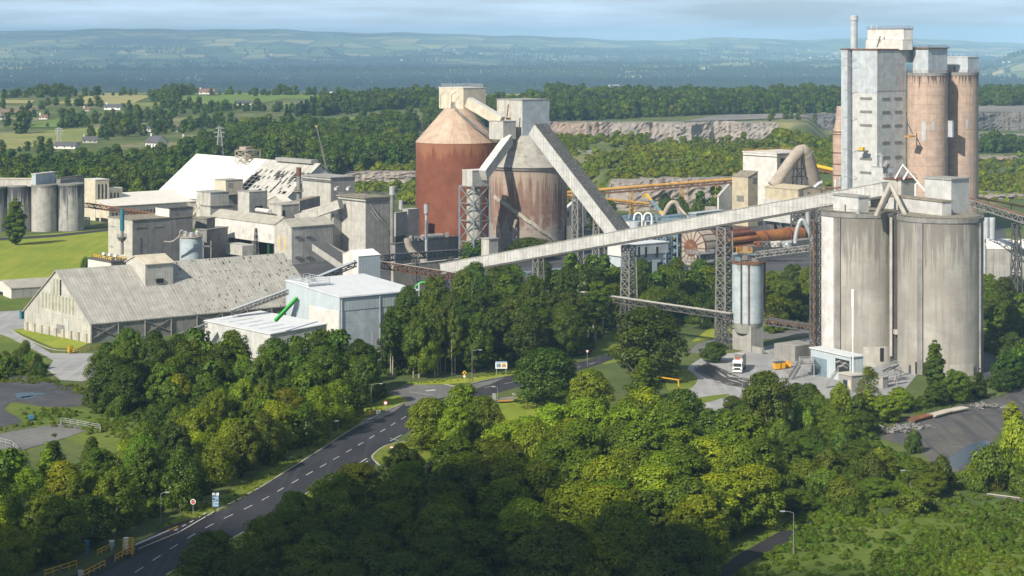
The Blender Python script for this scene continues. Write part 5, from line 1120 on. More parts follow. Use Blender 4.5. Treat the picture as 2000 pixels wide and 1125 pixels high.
# ---------------------------------------------------------------- left: grey mill block and stack
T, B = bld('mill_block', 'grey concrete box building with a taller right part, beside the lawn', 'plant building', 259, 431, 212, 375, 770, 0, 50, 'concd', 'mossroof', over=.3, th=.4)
a = MB(); B.panel(a, 'l', 0, 1, .2, B.z1-.05, .1); T.part('cladding', a, M['concl'], label='left-hand face in paler concrete, sunlight put into its colour')  # paler concrete paints the sunlight onto the left-hand face
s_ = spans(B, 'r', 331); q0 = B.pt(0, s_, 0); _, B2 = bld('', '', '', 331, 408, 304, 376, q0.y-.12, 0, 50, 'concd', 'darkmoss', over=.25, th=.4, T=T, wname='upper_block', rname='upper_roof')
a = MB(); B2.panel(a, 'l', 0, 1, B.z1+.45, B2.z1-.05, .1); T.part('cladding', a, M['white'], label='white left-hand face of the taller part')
for x0, x1, y0 in ((216, 226, 441), (216, 222, 481), (266, 284, 443), (300, 318, 441)): win(T, B, 'l' if x1 < 259 else 'r', x0, x1, y0, y0+2, 'concd', 'ledge', .18)
a = MB(); p = P(277, 465, 775); a.bar(P(277, 507, 765), P(277, 465, 765), .18); T.part('pipe', a, M['steeld'])
ST = Thing('stack', 'slim dark teal stack with a railed platform in front of the grey mill block', 'chimney', P(238.5, 495, 757))
a = MB(); a.cyl(gx(238.5, 757), 757, zz(450, 757), zz(408, 757), .85, n=16); ST.part('upper_pipe', a, M['teal']); a = MB(); a.cyl(gx(238.5, 757), 757, zz(497, 757), zz(450, 757), .62, n=16); ST.part('lower_pipe', a, M['steel'])
a = MB(); c_ = P(238, 464, 757); a.cyl(c_.x, c_.y, c_.z, c_.z+.2, 2.0, n=16); rimrail(a, c_.x, c_.y, c_.z+.2, 1.9, 10); a.cyl(c_.x, c_.y, c_.z-1.2, c_.z, 1.2, 1.9, n=12); ST.part('platform', a, M['steel'])
T, B = bld('fan_shed', 'low building with a black flat roof, yellow railings and fans, beside the lawn', 'building', 217.5, 513, 172, 255, 745, 0, 50, 'concd', 'slate', over=.4, th=.45)
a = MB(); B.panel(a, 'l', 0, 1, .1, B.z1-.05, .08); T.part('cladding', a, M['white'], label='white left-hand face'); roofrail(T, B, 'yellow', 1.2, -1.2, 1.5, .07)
for i, (px, py) in enumerate(((214, 500), (222, 503), (240, 501))):
    c_ = B.pt(B.Ll*(.75-.25*i), B.Lr*.55, B.z1+.45); a = MB(); a.cyl(c_.x, c_.y, c_.z, c_.z+1.3, .5, n=12); a.cyl(c_.x, c_.y, c_.z+1.3, c_.z+1.9, 1.1, .8, n=12); T.part('fan', a, M['galv'], B.roof)
x = gx(373, 775); T = Thing('dust_silo', 'small stained silver silo with pipes on top beside the grey mill block', 'silo', (x, 775, 0)); zt = zz(464, 770)
a = MB(); a.cyl(x, 775, 0, zt, 22*775/F, n=36); T.part('shell', a, M['bluetank']); a = MB(); rimrail(a, x, 775, zt, 4.6, 16); a.cyl(x, 775, zt-.3, zt+.1, 4.75, n=32); T.part('railing', a, M['ductb'])
for dx, dy, hh in ((-2, -1, 2.2), (0.5, -2, 1.8), (2.4, 0, 2.4)): a = MB(); a.cyl(x+dx, 775+dy, zt, zt+hh*.7, .9, n=12); a.cyl(x+dx, 775+dy, zt+hh*.7, zt+hh, 1.0, .3, n=12); T.part('filter', a, M['galv'])
a = MB(); a.tube(smooth_path([tuple(P(px, py, 765)) for px, py in ((320, 472), (336, 472), (350, 462), (352, 453), (356, 450), (360, 456))], 3), .4, 8); T.part('pipe', a, M['steel'])
T, B = bld('linking_bridge', 'dark weathered concrete bridge between the mill block and the sheeted gallery', 'bridge', 404, 428, 376, 420, 800, zz(447, 800), 30, 'concd', 'mossroof')
T, B = bld('dark_bay', 'dark concrete bay behind the small silver silo', 'plant building', 404, 450, 385, 445, 812, 0, 30, 'concd', 'concd')
a = MB(); [a.bar(P(px, 512, 790), P(px, 470, 790), .25) for px in (397, 412)]; a.bar(P(396, 481, 790), P(413, 481, 790), .25); tag(a.build('steel_portal', M['steel'], None, P(404, 512, 790)), 'grey steel portal in the gap right of the small silver silo', 'steel frame')
# ---------------------------------------------------------------- sheeted gallery and gabled house
EB = Block(569.5, 794, 536, 651, 0, zz(444, 794), 50)
GT = Thing('gabled_house', 'sheeted gabled house with two yellowed panels, ending the long raised gallery', 'plant building', EB.org()); w_, r_ = MB(), MB(); EB.gable(w_, r_, 'r', 2.6, .35, .3); EB.wall = GT.part('wall', w_, M['asb']); GT.part('roof', r_, M['asbroofclean'])
a = MB(); EB.panel(a, 'r', .25, .42, .2, EB.z1-.3, .06); EB.panel(a, 'r', .42, 1, .2, EB.z1-.3, .05); GT.part('cladding', a, M['asbd'], label='long side sheeting, shade put into its darker grey')  # darker copy of the wall sheet, painted shade of the long side
for px in (544, 555): win(GT, EB, 'l', px, px+3.6, 459+(px-544)*.15, 489+(px-544)*.2, 'yellowpane', 'window', .08)
for px, py in ((575, 460), (596, 459), (575, 500), (596, 499)): win(GT, EB, 'r', px, px+10, py, py+3, 'concd', 'vent_hood', .6)
q0 = EB.pt(EB.Ll, 0, 0); LG = Block(536.5, q0.y-.05, 412, 562, zz(478, 800), zz(440, 800), 50)
GG = Thing('raised_gallery', 'long raised sheeted gallery with a mottled gabled roof leading to the gabled house', 'conveyor', LG.org()); w_, r_ = MB(), MB()
LG.Lr = 9.0; LG.gable(w_, r_, 'l', 2.6, .3, .3); LG.wall = GG.part('wall', w_, M['white'], label='plain white sheeting'); GG.part('roof', r_, M['asbroofclean'])
for px in (443, 473, 500, 526): win(GG, LG, 'l', px, px+3, 440+(px-443)*.2, 451+(px-443)*.2, 'greyclad', 'panel', .05)
for u in (.02, .36, .62, .88):
    a = MB(); p = LG.pt(LG.Ll*u, .8, 0); a.obox(p-Vector((.5, 0, 0)), (1, 0, 0), (0, 7, 0), (0, 0, LG.z0)); GG.part('pier', a, M['concd'])
a = MB(); p0_, p1_ = LG.pt(0, 8.6, 0), LG.pt(LG.Ll, 8.6, 0); a.obox(p0_, p1_-p0_, (.3, .4, 0), (0, 0, LG.z0)); GG.part('rear_wall', a, M['darkconc'])  # near-black wall, shade under the gallery put into its colour
T, B = bld('hanging_box', 'dusty sheeted box hung under the raised gallery', 'plant house', 473, 468, 440, 500, 796, zz(500, 796), 50, 'asb', 'asb', zt=LG.z0-.02, over=.0, th=.01)
lat('lattice_mast', 'thin dark leaning lattice mast in front of the raised gallery', 500, 780, 446, 2.2, .6, 7, 'steeld', .12, .07, cat='mast')
a = MB(); a.bar(P(524, 502, 785), P(524, 478, 785), .35); tag(a.build('post', M['green'], None, P(524, 502, 785)), 'bright green post under the raised gallery', 'post')
# ---------------------------------------------------------------- box houses on top
T, B = bld('box_house', 'sheeted box house on a wider base, leftmost on the plant roofs', 'plant house', 411, 377, 384, 447, 850, zz(402, 850), 50, 'asb', 'asbd', over=.2, th=.3)
_, Bb = bld('', '', '', 411, 404, 390, 455, 849, 0, 50, 'asb', 'concd', over=.3, th=.4, T=T, wname='base_wall', rname='base_roof')
T, B = bld('box_house', 'highest sheeted box house, standing before the white hall roof', 'plant house', 441, 353, 419, 474.5, 872, zz(381, 872), 50, 'cream', 'asbd', over=.15, th=.25); win(T, B, 'r', 445, 455, 357, 367, 'asbd', 'panel')
a = MB(); B.body(a, 0, B.z0-.02, -1.2); T.part('support', a, M['concd'])
T, B = bld('box_house', 'tall narrow box house with a streaked side, third from the left on the plant roofs', 'plant house', 487, 376, 464.5, 522, 838, 0, 50, 'asb', 'asbd', over=.15, th=.25); win(T, B, 'r', 498, 513, 402, 412, 'dark', 'opening')
a = MB(); B.panel(a, 'r', 0, 1, 2, B.z1-.1, .05); T.part('cladding', a, M['asbd'], label='streaked right-hand side, shade painted in as darker grey')  # streaks plus painted shade: darker copy of the wall sheet
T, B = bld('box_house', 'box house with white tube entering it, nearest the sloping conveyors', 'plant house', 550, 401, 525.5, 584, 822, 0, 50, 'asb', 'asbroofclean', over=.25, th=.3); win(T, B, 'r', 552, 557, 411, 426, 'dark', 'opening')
a = MB(); B.panel(a, 'r', .08, 1, 2, B.z1-.1, .05); T.part('cladding', a, M['asbd'], label='streaked right-hand side, shade painted in as darker grey')  # darker sheet copy puts this side's shade into colour, with streaks
pipe('transfer_tube', 'thick white tube between two box houses on the plant roofs', 'duct', [P(502, 410, 834), P(528, 413, 822)], .95, M['white'], 14)
T = Thing('roof_walkway', 'pale railed walkway and stair beside the leftmost box house', 'walkway', P(385, 410, 842)); a = MB(); q = [P(366, 400, 842), P(384, 405, 842), P(378, 418, 841)]; a.rail(q, 1.1, 1.2, .07); [a.bar(m_, n_, .5, .12) for m_, n_ in zip(q, q[1:])]; T.part('walkway', a, M['cream']); a = MB(); a.bar(P(377, 420, 840), P(392, 400, 840), .4, .12); a.bar(P(389, 410, 840), P(389, 386, 840), .16); T.part('stairs', a, M['cream'])
# big blocks
BA, B = bld('beige_block', 'large beige sheeted block with a wide flat roof behind the mossy-roofed tower', 'plant building', 646, 348, 590.5, 693, 885, 0, 50, 'asb', 'asbd', over=.5, th=.4)
a = MB(); B.panel(a, 'r', 0, 1, 2, B.z1-.1, .06); BA.part('cladding', a, M['asbd'], label='streaked right-hand side, shade painted in as darker grey')  # side away from the sun painted darker, streaks kept
for px in (658, 681): a = MB(); c_ = P(px, 367.5, 880); a.tube([c_+Vector((0, 4, 0)), c_+Vector((-.6, -1, -.3))], .7, 10); BA.part('vent', a, M['white'])
a = MB(); rg = B.ring(B.z1-1.1, .35); a.bar(rg[3], rg[0], .12); a.bar(rg[3]-UP*.7, rg[0]-UP*.7, .12); BA.part('pipe', a, M['steeld'])
BB, B = bld('mill_tower', 'tall concrete-sheeted tower with a flat mossy roof and a silver pipe on its right', 'plant building', 714, 388, 660, 760, 805, 0, 50, 'asb', 'mossroof', over=.7, th=.45)
a = MB(); B.panel(a, 'r', 0, 1, 1, B.z1-.1, .08); BB.part('cladding', a, M['asbd'], label='streaked right-hand side, darker sheet colour carrying its shade'); roofrail(BB, B, 'steel', 1.1, .4, 2, .05)  # right-hand cladding is a darker sheet copy, shade painted in
a = MB(); rg = B.ring(B.z1-1.2, .3); a.bar(rg[3], rg[0], .14); a.bar(rg[0], rg[1], .14); BB.part('pipe', a, M['steeld'])
a = MB(); a.bar(P(722, 398, 806), P(742, 428, 806), .15); a.bar(P(724, 412, 806), P(740, 432, 806), .12); BB.part('bracket', a, M['steel'])
T = Thing('exhaust_pipe', 'tall silver exhaust pipe on the right side of the mossy-roofed tower', 'chimney', P(766, 505, 800)); x = gx(766, 800); a = MB(); a.cyl(x, 800, 0, zz(381, 800), .8, n=16); T.part('pipe', a, M['steel']); a = MB(); a.cyl(x, 800, zz(381, 800), zz(364, 800), 1.15, n=16); T.part('cap', a, M['galv'])
C1 = Thing('enclosed_conveyor', 'pale sloping enclosed conveyor climbing right to the mossy-roofed tower', 'conveyor', P(625, 410, 812)); gallery(C1, P(584, 436, 822), P(668, 407, 812), 3.4, 3.4, M['asb'], M['white'])
C2 = Thing('enclosed_conveyor', 'shorter grey enclosed conveyor from the box house to the large beige block', 'conveyor', P(600, 400, 850)); gallery(C2, P(578, 412, 838), P(618, 402, 860), 3.4, 4.0, M['asbd'], M['mossroof'])
T, B = bld('prop_wall', 'grey upright slab between the gabled house and the mossy-roofed tower', 'plant house', 652, 421, 648, 668, 815, 0, 50, 'asbd', None, zt=zz(418, 815))
T = Thing('stack', 'short rust-topped grey stack with a platform before the large beige block', 'chimney', P(583.5, 387, 860)); x = gx(583.5, 860); a = MB(); a.cyl(x, 860, zz(400, 860)-8, zz(344, 860), 1.0, n=16); T.part('lower_pipe', a, M['steel']); a = MB(); a.cyl(x, 860, zz(344, 860), zz(327, 860), 1.1, n=16); T.part('upper_pipe', a, M['rust']); a = MB(); z_ = zz(374, 860); a.cyl(x, 860, z_, z_+.2, 2.2, n=12); rimrail(a, x, 860, z_+.2, 2.1, 10); T.part('platform', a, M['ductb'])
T, B = bld('lean_to_block', 'blue-grey sheeted block hung right of the silver exhaust pipe', 'plant house', 773, 417, 768, 795, 806, zz(462, 806), 30, 'asbd', 'asbd', over=.15, th=.25); a = MB(); B.body(a, 0, B.z0-.02, -.4); T.part('support', a, M['darkconc'])
T, B = bld('lean_to_block', 'paler sheeted block behind, left of the rust-red silo', 'plant house', 797, 410, 786, 819, 822, 0, 40, 'asb', 'asb', over=.15, th=.25)
T = Thing('stack', 'silver stack with ladder and rusty cap in front of the rust-red silo', 'chimney', P(832.5, 472, 792)); x = gx(832.5, 792); a = MB(); a.cyl(x, 792, 0, zz(420, 792), .55, n=14); T.part('lower_pipe', a, M['galv']); a = MB(); a.cyl(x, 792, zz(416, 792), zz(398, 792), .95, n=14); a.cyl(x, 792, zz(420, 792), zz(416, 792), .6, .95, n=14); T.part('upper_pipe', a, M['galv']); a = MB(); a.cyl(x, 792, zz(398, 792), zz(396.5, 792), 1.15, n=14); T.part('cap', a, M['rust'])
a = MB(); a.bar(P(829, 462, 790), P(829, 418, 790), .1); a.bar(P(826, 462, 790), P(826, 425, 790), .12); T.part('ladder', a, M['rust'])
pipe('vent_stack', 'short silver vent stack left of the rust-red silo', 'vent', [P(783, 410, 825), P(783, 391, 825)], .9, M['galv'], 12)
T, B = bld('yard_building', 'low dark concrete building with a cluttered roof below the rust-red silo', 'plant building', 772, 478, 764, 896, 782, 0, 38, 'concd', 'darkmoss')
a = MB()
for i in range(9): c_ = B.pt(B.Ll*.5, B.Lr*(.2+.08*i), B.z1+.4); a.box((c_.x, c_.y, c_.z), 1.6, 1.4, .8+rng.random()*1.6, i)
T.part('roof_plant', a, M['steel'])
a = MB(); a.tube([B.pt(1, B.Lr*.45, B.z1+1.6), B.pt(1, B.Lr*.75, B.z1+1.2)], 1.0, 12); T.part('fan_duct', a, M['galv'])
T = Thing('curved_duct', 'fat pale duct curving down right of the silver exhaust pipe', 'duct', P(805, 500, 770)); a = MB(); a.tube(smooth_path([tuple(P(px, py, 772)) for px, py in ((795, 466), (799, 482), (808, 495), (820, 503), (833, 520))], 4), 1.35, 14); T.part('duct', a, M['ductb'])
T, B = bld('retaining_wall', 'long grey concrete wall below the rusty conveyor bridges', 'wall', 768, 520, 764, 900, 715, 0, 45, 'conc', 'concl', over=.1, th=.2)
t_ = truss_thing('conveyor_bridge', 'dark lattice conveyor bridge running right from behind the white hut', P(743, 510, 690), P(905, 498, 730), 2.2, 2.0, 18, 'steeld', .16, m2='steeld', enclosed=1)
t_ = truss_thing('conveyor_bridge', 'rusty conveyor bridge with white pipe running right from the white hut', P(744, 524, 655), P(905, 549, 665), 2.2, 2.2, 18, 'rust', .14, m2='white', enclosed=1)
for px, D, yt in ((812, 700, 506), (880, 720, 502)): lat('bridge_trestle', {812: 'short dark trestle under the conveyor bridges, nearer the white hut', 880: 'short dark trestle under the conveyor bridges, nearer the rust-red silo'}[px], px, D, yt, 2.5, 1.8, 4, 'steeld', .15, .09, group='trestles under the rusty bridges')
t_ = truss_thing('pipe_bridge', 'blue-grey pipe bridge running low behind the long conveyor', P(960, 545, 735), P(1190, 522, 745), 2, 1.4, 22, 'bluesteel', .13, m2='bluesteel')
lat('bridge_trestle', 'short trestle between the long conveyor and the blue-grey pipe bridge', 1051, 690, 505, 3, 2.6, 3, 'steel', .16, .09)
# ---------------------------------------------------------------- big storage shed in front
SD = Block(177, 589.6, 47.5, 560, 0, 5.8, 55); SD.Lr = 84
def P2(px, D, z=0): return Vector((gx(px, D), D, z))
cC, cL = P2(177, 589.6), P2(47.5, 617); rd = Vector((.80, .60, 0)); dl_ = (cL-cC)
SD.C = cC; SD.dl = dl_.normalized(); SD.Ll = dl_.length; SD.dr = rd.normalized()
tR = (lambda k_: (k_*(cC.y+dl_.y/2)-(cC.x+dl_.x/2))/(SD.dr.x-k_*SD.dr.y))((552-1000)/F); SD.Lr = tR
SH = Thing('storage_shed', 'long gabled storage shed with a patchy grey fibre-cement roof and slit-windowed gable', 'shed', SD.org()); w_, r_ = MB(), MB(); SD.gable(w_, r_, 'r', 14.0, .5, .3)
SD.wall = SH.part('wall', w_, M['asb']); SH.part('roof', r_, M['asbroof'])
for i in range(3): win(SH, SD, 'l', 104+i*6.5, 107+i*6.5, 544+i*1.2, 574+i*1.6, 'pane' if i < 2 else 'dark', 'window', .08)
for i in range(10): win(SH, SD, 'l', 82+i*6.55, 85.2+i*6.55, 570+i*1.6, 600+i*1.7, 'pane', 'window', .08)
a = MB(); SD.panel(a, 'l', 0, 1, 0.02, 2.3, .12); SH.part('plinth', a, M['concl'])
for i in range(9):
    a = MB(); u = (i+.35)/9; SD.panel(a, 'l', u, u+.035, 0, 2.6, .65); SH.part('buttress', a, M['conc'])
win(SH, SD, 'l', 111, 126, 634, 652, 'concd', 'doorway', .16); win(SH, SD, 'l', 130, 134, 624, 645, 'bluegrey', 'door', .14)
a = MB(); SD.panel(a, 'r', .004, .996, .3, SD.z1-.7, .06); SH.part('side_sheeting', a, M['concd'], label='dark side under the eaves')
a = MB(); n_ = 9
for i in range(n_):
    u0, u1 = SD.Lr*i/n_, SD.Lr*(i+1)/n_; p, q = SD.pt(-.35, u0, 0), SD.pt(-.35, u1, 0); a.bar(p, p+UP*SD.z1, .16)
    if i % 2 == 0: a.bar(p+UP*1.2, q+UP*(SD.z1-.6), .14); a.bar(p+UP*(SD.z1-.6), q+UP*1.2, .14)
SH.part('bracing', a, M['steel'])
# roof monitor
mpos = SD.Lr*.31; a = MB(); b = MB(); hw_ = SD.Ll/2
def sp_(u, v, z): return SD.pt(u, v, z)
u0, u1 = hw_-8.2, hw_+2.5; v0, v1 = mpos, mpos+9.5; zt = 5.8+14+.9; zlo = 5.8+14*u0/hw_
a.hexa([sp_(u0, v0, zlo-.5), sp_(u0, v1, zlo-.5), sp_(u1, v1, zlo), sp_(u1, v0, zlo)], [sp_(u0, v0, zt), sp_(u0, v1, zt), sp_(u1, v1, zt), sp_(u1, v0, zt)]); um = (u0+u1)/2
for v in (v0+.01, v1-.01): a.poly([sp_(u0, v, zt), sp_(u1, v, zt), sp_(um, v, zt+2.2)])
mon = SH.part('roof_monitor', a, M['asb'])
for e, m_ in ((u0-.4, um), (u1+.4, um)):
    ze_ = zt-.4*2.2/(um-u0); q = [sp_(e, v0-.4, ze_), sp_(e, v1+.4, ze_), sp_(m_, v1+.4, zt+2.2), sp_(m_, v0-.4, zt+2.2)]; b.hexa(q, [p+UP*.25 for p in q])
SH.part('monitor_roof', b, M['cream'], mon)
a = MB(); p, q = sp_(u0-.15, v0+3.5, zlo+1.0), sp_(u0-.15, v0+6, zlo+1.0); a.obox(p, q-p, SD.dl*-.3, (0, 0, 1.3)); SH.part('monitor_window', a, M['dark'], mon)
# ---------------------------------------------------------------- pale blue recycling plant in front
MBk = Block(663, 575, 559, 816.5, 0, zz(581.5, 575), 53)
BP = Thing('fuel_hall', 'pale blue sheeted hall with a taller railed corner, among the front trees', 'hall', MBk.org()); w_ = MB(); L_l, L_r = MBk.Ll, MBk.Lr; z1 = MBk.z1
w_.hexa(MBk.ring(0), [MBk.pt(0, 0, z1), MBk.pt(0, L_r, z1), MBk.pt(L_l, L_r, z1+1.9), MBk.pt(L_l, 0, z1+1.9)]); MBk.wall = BP.part('wall', w_, M['paleblue'])
q = [MBk.pt(-.3, -.3, z1+.02), MBk.pt(-.3, L_r+.3, z1+.02), MBk.pt(L_l+.3, L_r+.3, z1+1.95), MBk.pt(L_l+.3, -.3, z1+1.95)]; a = MB(); a.hexa(q, [p+UP*.25 for p in q]); BP.part('roof', a, M['palebluer'])
a = MB(); MBk.panel(a, 'r', -.002, 1.0, z1-3.9, z1-.05, .18); BP.part('fascia', a, M['paleblue'], label='ribbed band below the roof')
a = MB(); MBk.panel(a, 'r', 0.0, 1.0, .05, z1-4.0, .07); BP.part('precast_wall', a, M['palebluedk']); win(BP, MBk, 'l', 604, 662.5, 602, 680, 'white', 'wall_panel', .14)
a = MB(); a.tube([MBk.pt(-.42, -.3, z1-.05), MBk.pt(-.42, L_r+.3, z1-.05)], .16, 6); BP.part('gutter', a, M['bluegrey'])
for f_ in (.02, .5, .97): a = MB(); p = MBk.pt(-.32, L_r*f_, .2); a.bar(p, p+UP*(z1-.3), .1); BP.part('downpipe', a, M['bluegrey'])
a = MB(); MBk.panel(a, 'r', .40, .52, .06, 4.2, .12); BP.part('roller_door', a, M['bluegrey'], MBk.wall)
s0_, s1_ = spans(MBk, 'l', 603), spans(MBk, 'l', 559)
p_ = MBk.pt(s0_, -.12, 0); UB = Block(603, p_.y, 559.5, 645, 0, zz(556.5, p_.y), 53); w_ = MB(); UB.body(w_); BP.part('tower', w_, M['paleblue']); a = MB(); UB.slab(a, .2, .35, UB.z1+.003); BP.part('tower_roof', a, M['palebluer']); roofrail(BP, UB, 'bluegrey', 1.25, -.15, 1.4, .05, UB.z1+.36)
for u, v, s_ in ((.3, .5, 1.6), (.55, .3, 1.2), (.7, .7, 1.4)): a = MB(); c_ = UB.pt(UB.Ll*u, UB.Lr*v, UB.z1+.36); a.box(tuple(c_), s_, s_*.8, s_*.6, .5); BP.part('roof_unit', a, M['galv'])
LB = Block(528, 556, 400, 580, 0, zz(653.5, 556), 50); LB.Lr = 19
LH = Thing('intake_hall', 'low pale grey hall with skylight strips in front of the pale blue hall', 'hall', LB.org()); w_, r_ = MB(), MB(); zc = LB.z1
zl = lambda f: zc+(1.4*f if f < .5 else 1.4*(1-f)*1+.0)
w_.hexa(LB.ring(0), [p for p in (LB.pt(0, 0, zc), LB.pt(0, LB.Lr, zc+1.1), LB.pt(LB.Ll, LB.Lr, zc+1.1), LB.pt(LB.Ll, 0, zc))]); LB.wall = LH.part('wall', w_, M['greyclad'])
q = [LB.pt(-.3, -.3, zc+.02), LB.pt(-.3, LB.Lr+.3, zc+1.15), LB.pt(LB.Ll+.3, LB.Lr+.3, zc+1.15), LB.pt(LB.Ll+.3, -.3, zc+.02)]; r_.hexa(q, [p+UP*.22 for p in q]); rf = LH.part('roof', r_, M['palebluer'])
for i in range(6):
    u = LB.Ll*(.10+.155*i); a = MB(); f_ = lambda u_, v_: LB.pt(u_, v_, zc+.245+1.13*v_/LB.Lr); q = [f_(u, 2.5), f_(u, 10.5), f_(u+1.1, 10.5), f_(u+1.1, 2.5)]; a.hexa(q, [p+UP*.06 for p in q]); LH.part('skylight', a, M['bluegrey'], rf)
win(LH, LB, 'l', 449.5, 452, 646, 648.6, 'dark', 'vent', .08)
T, B = bld('apron_slab', 'pale concrete slab in front of the low grey hall', 'slab', 500, 690, 392, 535, 540, 0, 42, 'concl', 'concl', zt=1.0)
GC = Thing('chute', 'bright green sloping chute between the low grey hall and the pale blue hall', 'chute', P(555, 610, 562)); a = MB(); a.bar(P(538, 627, 556), P(580, 583, 566), .33, .36); GC.part('casing', a, M['green']); a = MB(); a.bar(P(537.3, 624, 555.6), P(579.4, 580, 565.6), .38, .05); GC.part('cover', a, M['green'])
t_ = truss_thing('conveyor', 'pale blue conveyor climbing from behind the low grey hall to the pale blue tower', P(452, 615, 585), P(562, 574, 590), 2.0, 1.3, 14, 'steeld', .12, m2='paleblue', enclosed=1)
t_ = truss_thing('conveyor', 'pale blue conveyor running low left of the low grey hall into the trees', P(350, 660, 575), P(402, 640, 573), 2.0, 1.1, 6, 'steeld', .12, m2='paleblue', enclosed=1)
HB = Block(700, 640, 669.5, 742.5, zz(549, 640), zz(501, 640), 52); HT_ = Thing('transfer_hut', 'bright white gabled hut raised above the pale blue hall', 'hut', HB.org()); w_, r_ = MB(), MB(); HB.gable(w_, r_, 'r', 1.5, .15, .15); HB.wall = HT_.part('wall', w_, M['white']); HT_.part('roof', r_, M['paint'])
a = MB(); HB.panel(a, 'r', 0, 1, HB.z0+.05, HB.z1-.15, .05); HT_.part('cladding', a, M['paleblue'], label='pale blue right-hand side'); win(HT_, HB, 'l', 691.5, 694.5, 508, 520, 'dark', 'opening')
a = MB(); [a.bar(p-UP*HB.z0, p, .25) for p in HB.ring(HB.z0, -.6)]; rg = HB.ring(HB.z0-.5, -.3); [a.bar(rg[i], rg[(i+1) % 4], .3) for i in range(4)]; HT_.part('support_frame', a, M['steeld'])
t_ = truss_thing('conveyor', 'blue-grey conveyor from the pale blue tower roof up to the white hut', P(622, 549, 612), P(692, 520, 634), 1.8, 1.4, 9, 'steeld', .12, m2='paleblue', enclosed=1)
TR = Thing('inclined_trough', 'pale concrete inclined trough with a dark top running down to the white hut', 'conveyor', P(650, 500, 690)); gallery(TR, P(623, 489, 725), P(682, 529, 664), 5.0, 2.6, M['concl'], M['darkmoss'])
a = MB(); p, q = P(640, 480, 722), P(688, 505, 690); a.bar(p, q, .9, .5); TR.part('belt_cover', a, M['ductb'])
pipe('green_bend', 'bright green pipe bend at the right end of the pale blue hall roof', 'pipe', smooth_path([tuple(P(px, py, 618)) for px, py in ((815, 574), (811, 566), (814, 557), (823, 552), (836, 551))], 4), .3, M['green'])
pipe('downpipe', 'pale blue downpipe at the right corner of the pale blue hall', 'pipe', [P(818.5, 600, 600), P(818.5, 553, 600)], .28, M['bluegrey'])
# low long sheds at the left edge
T, B = bld('low_shed', 'long low shed with a rust-stained whitish roof at the left edge beyond the storage shed', 'shed', -40, 562, -60, 112, 735, 0, 70, 'asbd', 'white', zt=zz(560, 735), over=.3, th=.3)
a = MB()
for i in range(14):
    v = B.Lr*(.3+.05*i); p = B.pt(1.2, v, B.z1+.32); a.obox(p, B.dl*2.6, B.dr*.7, (0, 0, .06))
T.part('rust_panel', a, M['oranges'])
T, B = bld('low_shed', 'low corrugated shed with a white gable end at the left edge, nearest the road', 'shed', 22, 566, -14, 116, 690, 0, 60, 'white', 'asbroofclean', 'r', 1.6, .3, .25, zt=zz(564, 690))
a = MB(); B.panel(a, 'r', 0.005, .995, .05, B.z1-.35, .06); T.part('cladding', a, M['asbd'], label='dark corrugated side'); win(T, B, 'l', -14, 6, 567, 590, 'dark', 'doorway')
T, B = bld('shipping_container', 'small teal container at the road end by the storage shed gable', 'container', 42, 589, 38, 48, 640, 0, 40, 'teal', 'teal', zt=2.6, over=.02, th=.05)
# ================================================================ STREET FURNITURE, VEHICLES, SMALL THINGS
def lamp(px, py, pytop, arm_px, label, double=False):
    g_ = G(px, py); D = g_.y; h = (py-pytop)*D/F; T = Thing('street_lamp', label, 'street lamp', g_, 'street lamps')
    a = MB(); a.cyl(g_.x, D, 0, h, .11, .06, n=8); a.cyl(g_.x, D, 0, 1.2, .14, n=8); T.part('pole', a, M['steel'])
    L = (arm_px-px)*D/F; a = MB(); a.tube([(g_.x, D, h-.05), (g_.x+L*.5, D, h+.2), (g_.x+L, D, h+.25)], .05, 6); T.part('arm', a, M['steel'])
    a = MB(); a.box((g_.x+L*1.0, D, h+.16), .9, .34, .16); a.box((g_.x+L*1.0, D, h+.11), .7, .26, .05); T.part('lamp_head', a, M['galv']); return T
lamp(922, 746, 685, 938, 'street lamp beside the road behind the yellow diamond sign')
lamp(725, 806, 751, 744, 'street lamp by the junction in front of the left wood')
lamp(314, 1020, 964, 327, 'street lamp at the edge of the wood near the blue information board')
lamp(1550, 1083, 1001, 1528, 'street lamp standing alone in the rough scrub at the narrow lane')
lamp(1045, 700, 660, 1055, 'street lamp against the dark copse above the round bushy tree')
lamp(972, 800, 757, 964, 'street lamp beside the lawn near the parked flatbed')
lamp(1778, 955, 921, 1763, 'street lamp half sunk in scrub at the end of the gravel track')
lamp(460, 922, 887, 471, 'street lamp hidden to its head in the roadside trees, left one')
lamp(646, 858, 824, 657, 'street lamp hidden to its head in the roadside trees, right one')
lamp(1450, 770, 738, 1446, 'slim lamp post at the edge of the loading yard')
def sign(name, label, px, py, pyc, rad, shape, face, rim=None, extra=None, cat='road sign'):
    g_ = G(px, py); D = g_.y; zc = zz(pyc, D); T = Thing(name, label, cat, g_)
    a = MB(); a.cyl(g_.x, D+.06, 0, zc+rad*.8, .045, n=8); T.part('post', a, M['galv'])
    def disc(r, y, m, nm):
        a = MB(); n = {'round': 24, 'diamond': 4, 'tri': 3, 'oct': 8}[shape]; off = {'round': 0, 'diamond': 0, 'tri': -math.pi/2, 'oct': math.pi/8}[shape]
        fr = [Vector((g_.x+r*math.cos(off+2*math.pi*i/n), y, zc+r*math.sin(off+2*math.pi*i/n))) for i in range(n)]
        bk = [p+Vector((0, .03, 0)) for p in fr]; a.poly(fr); a.poly(list(reversed(bk)))
        for i in range(n): a.poly([fr[i], bk[i], bk[(i+1) % n], fr[(i+1) % n]])
        return T.part(nm, a, m)
    if rim: disc(rad, D-.02, M[rim], 'rim'); disc(rad*.72, D-.05, M[face], 'face')
    else: disc(rad, D-.03, M[face], 'face')
    return T, g_, D
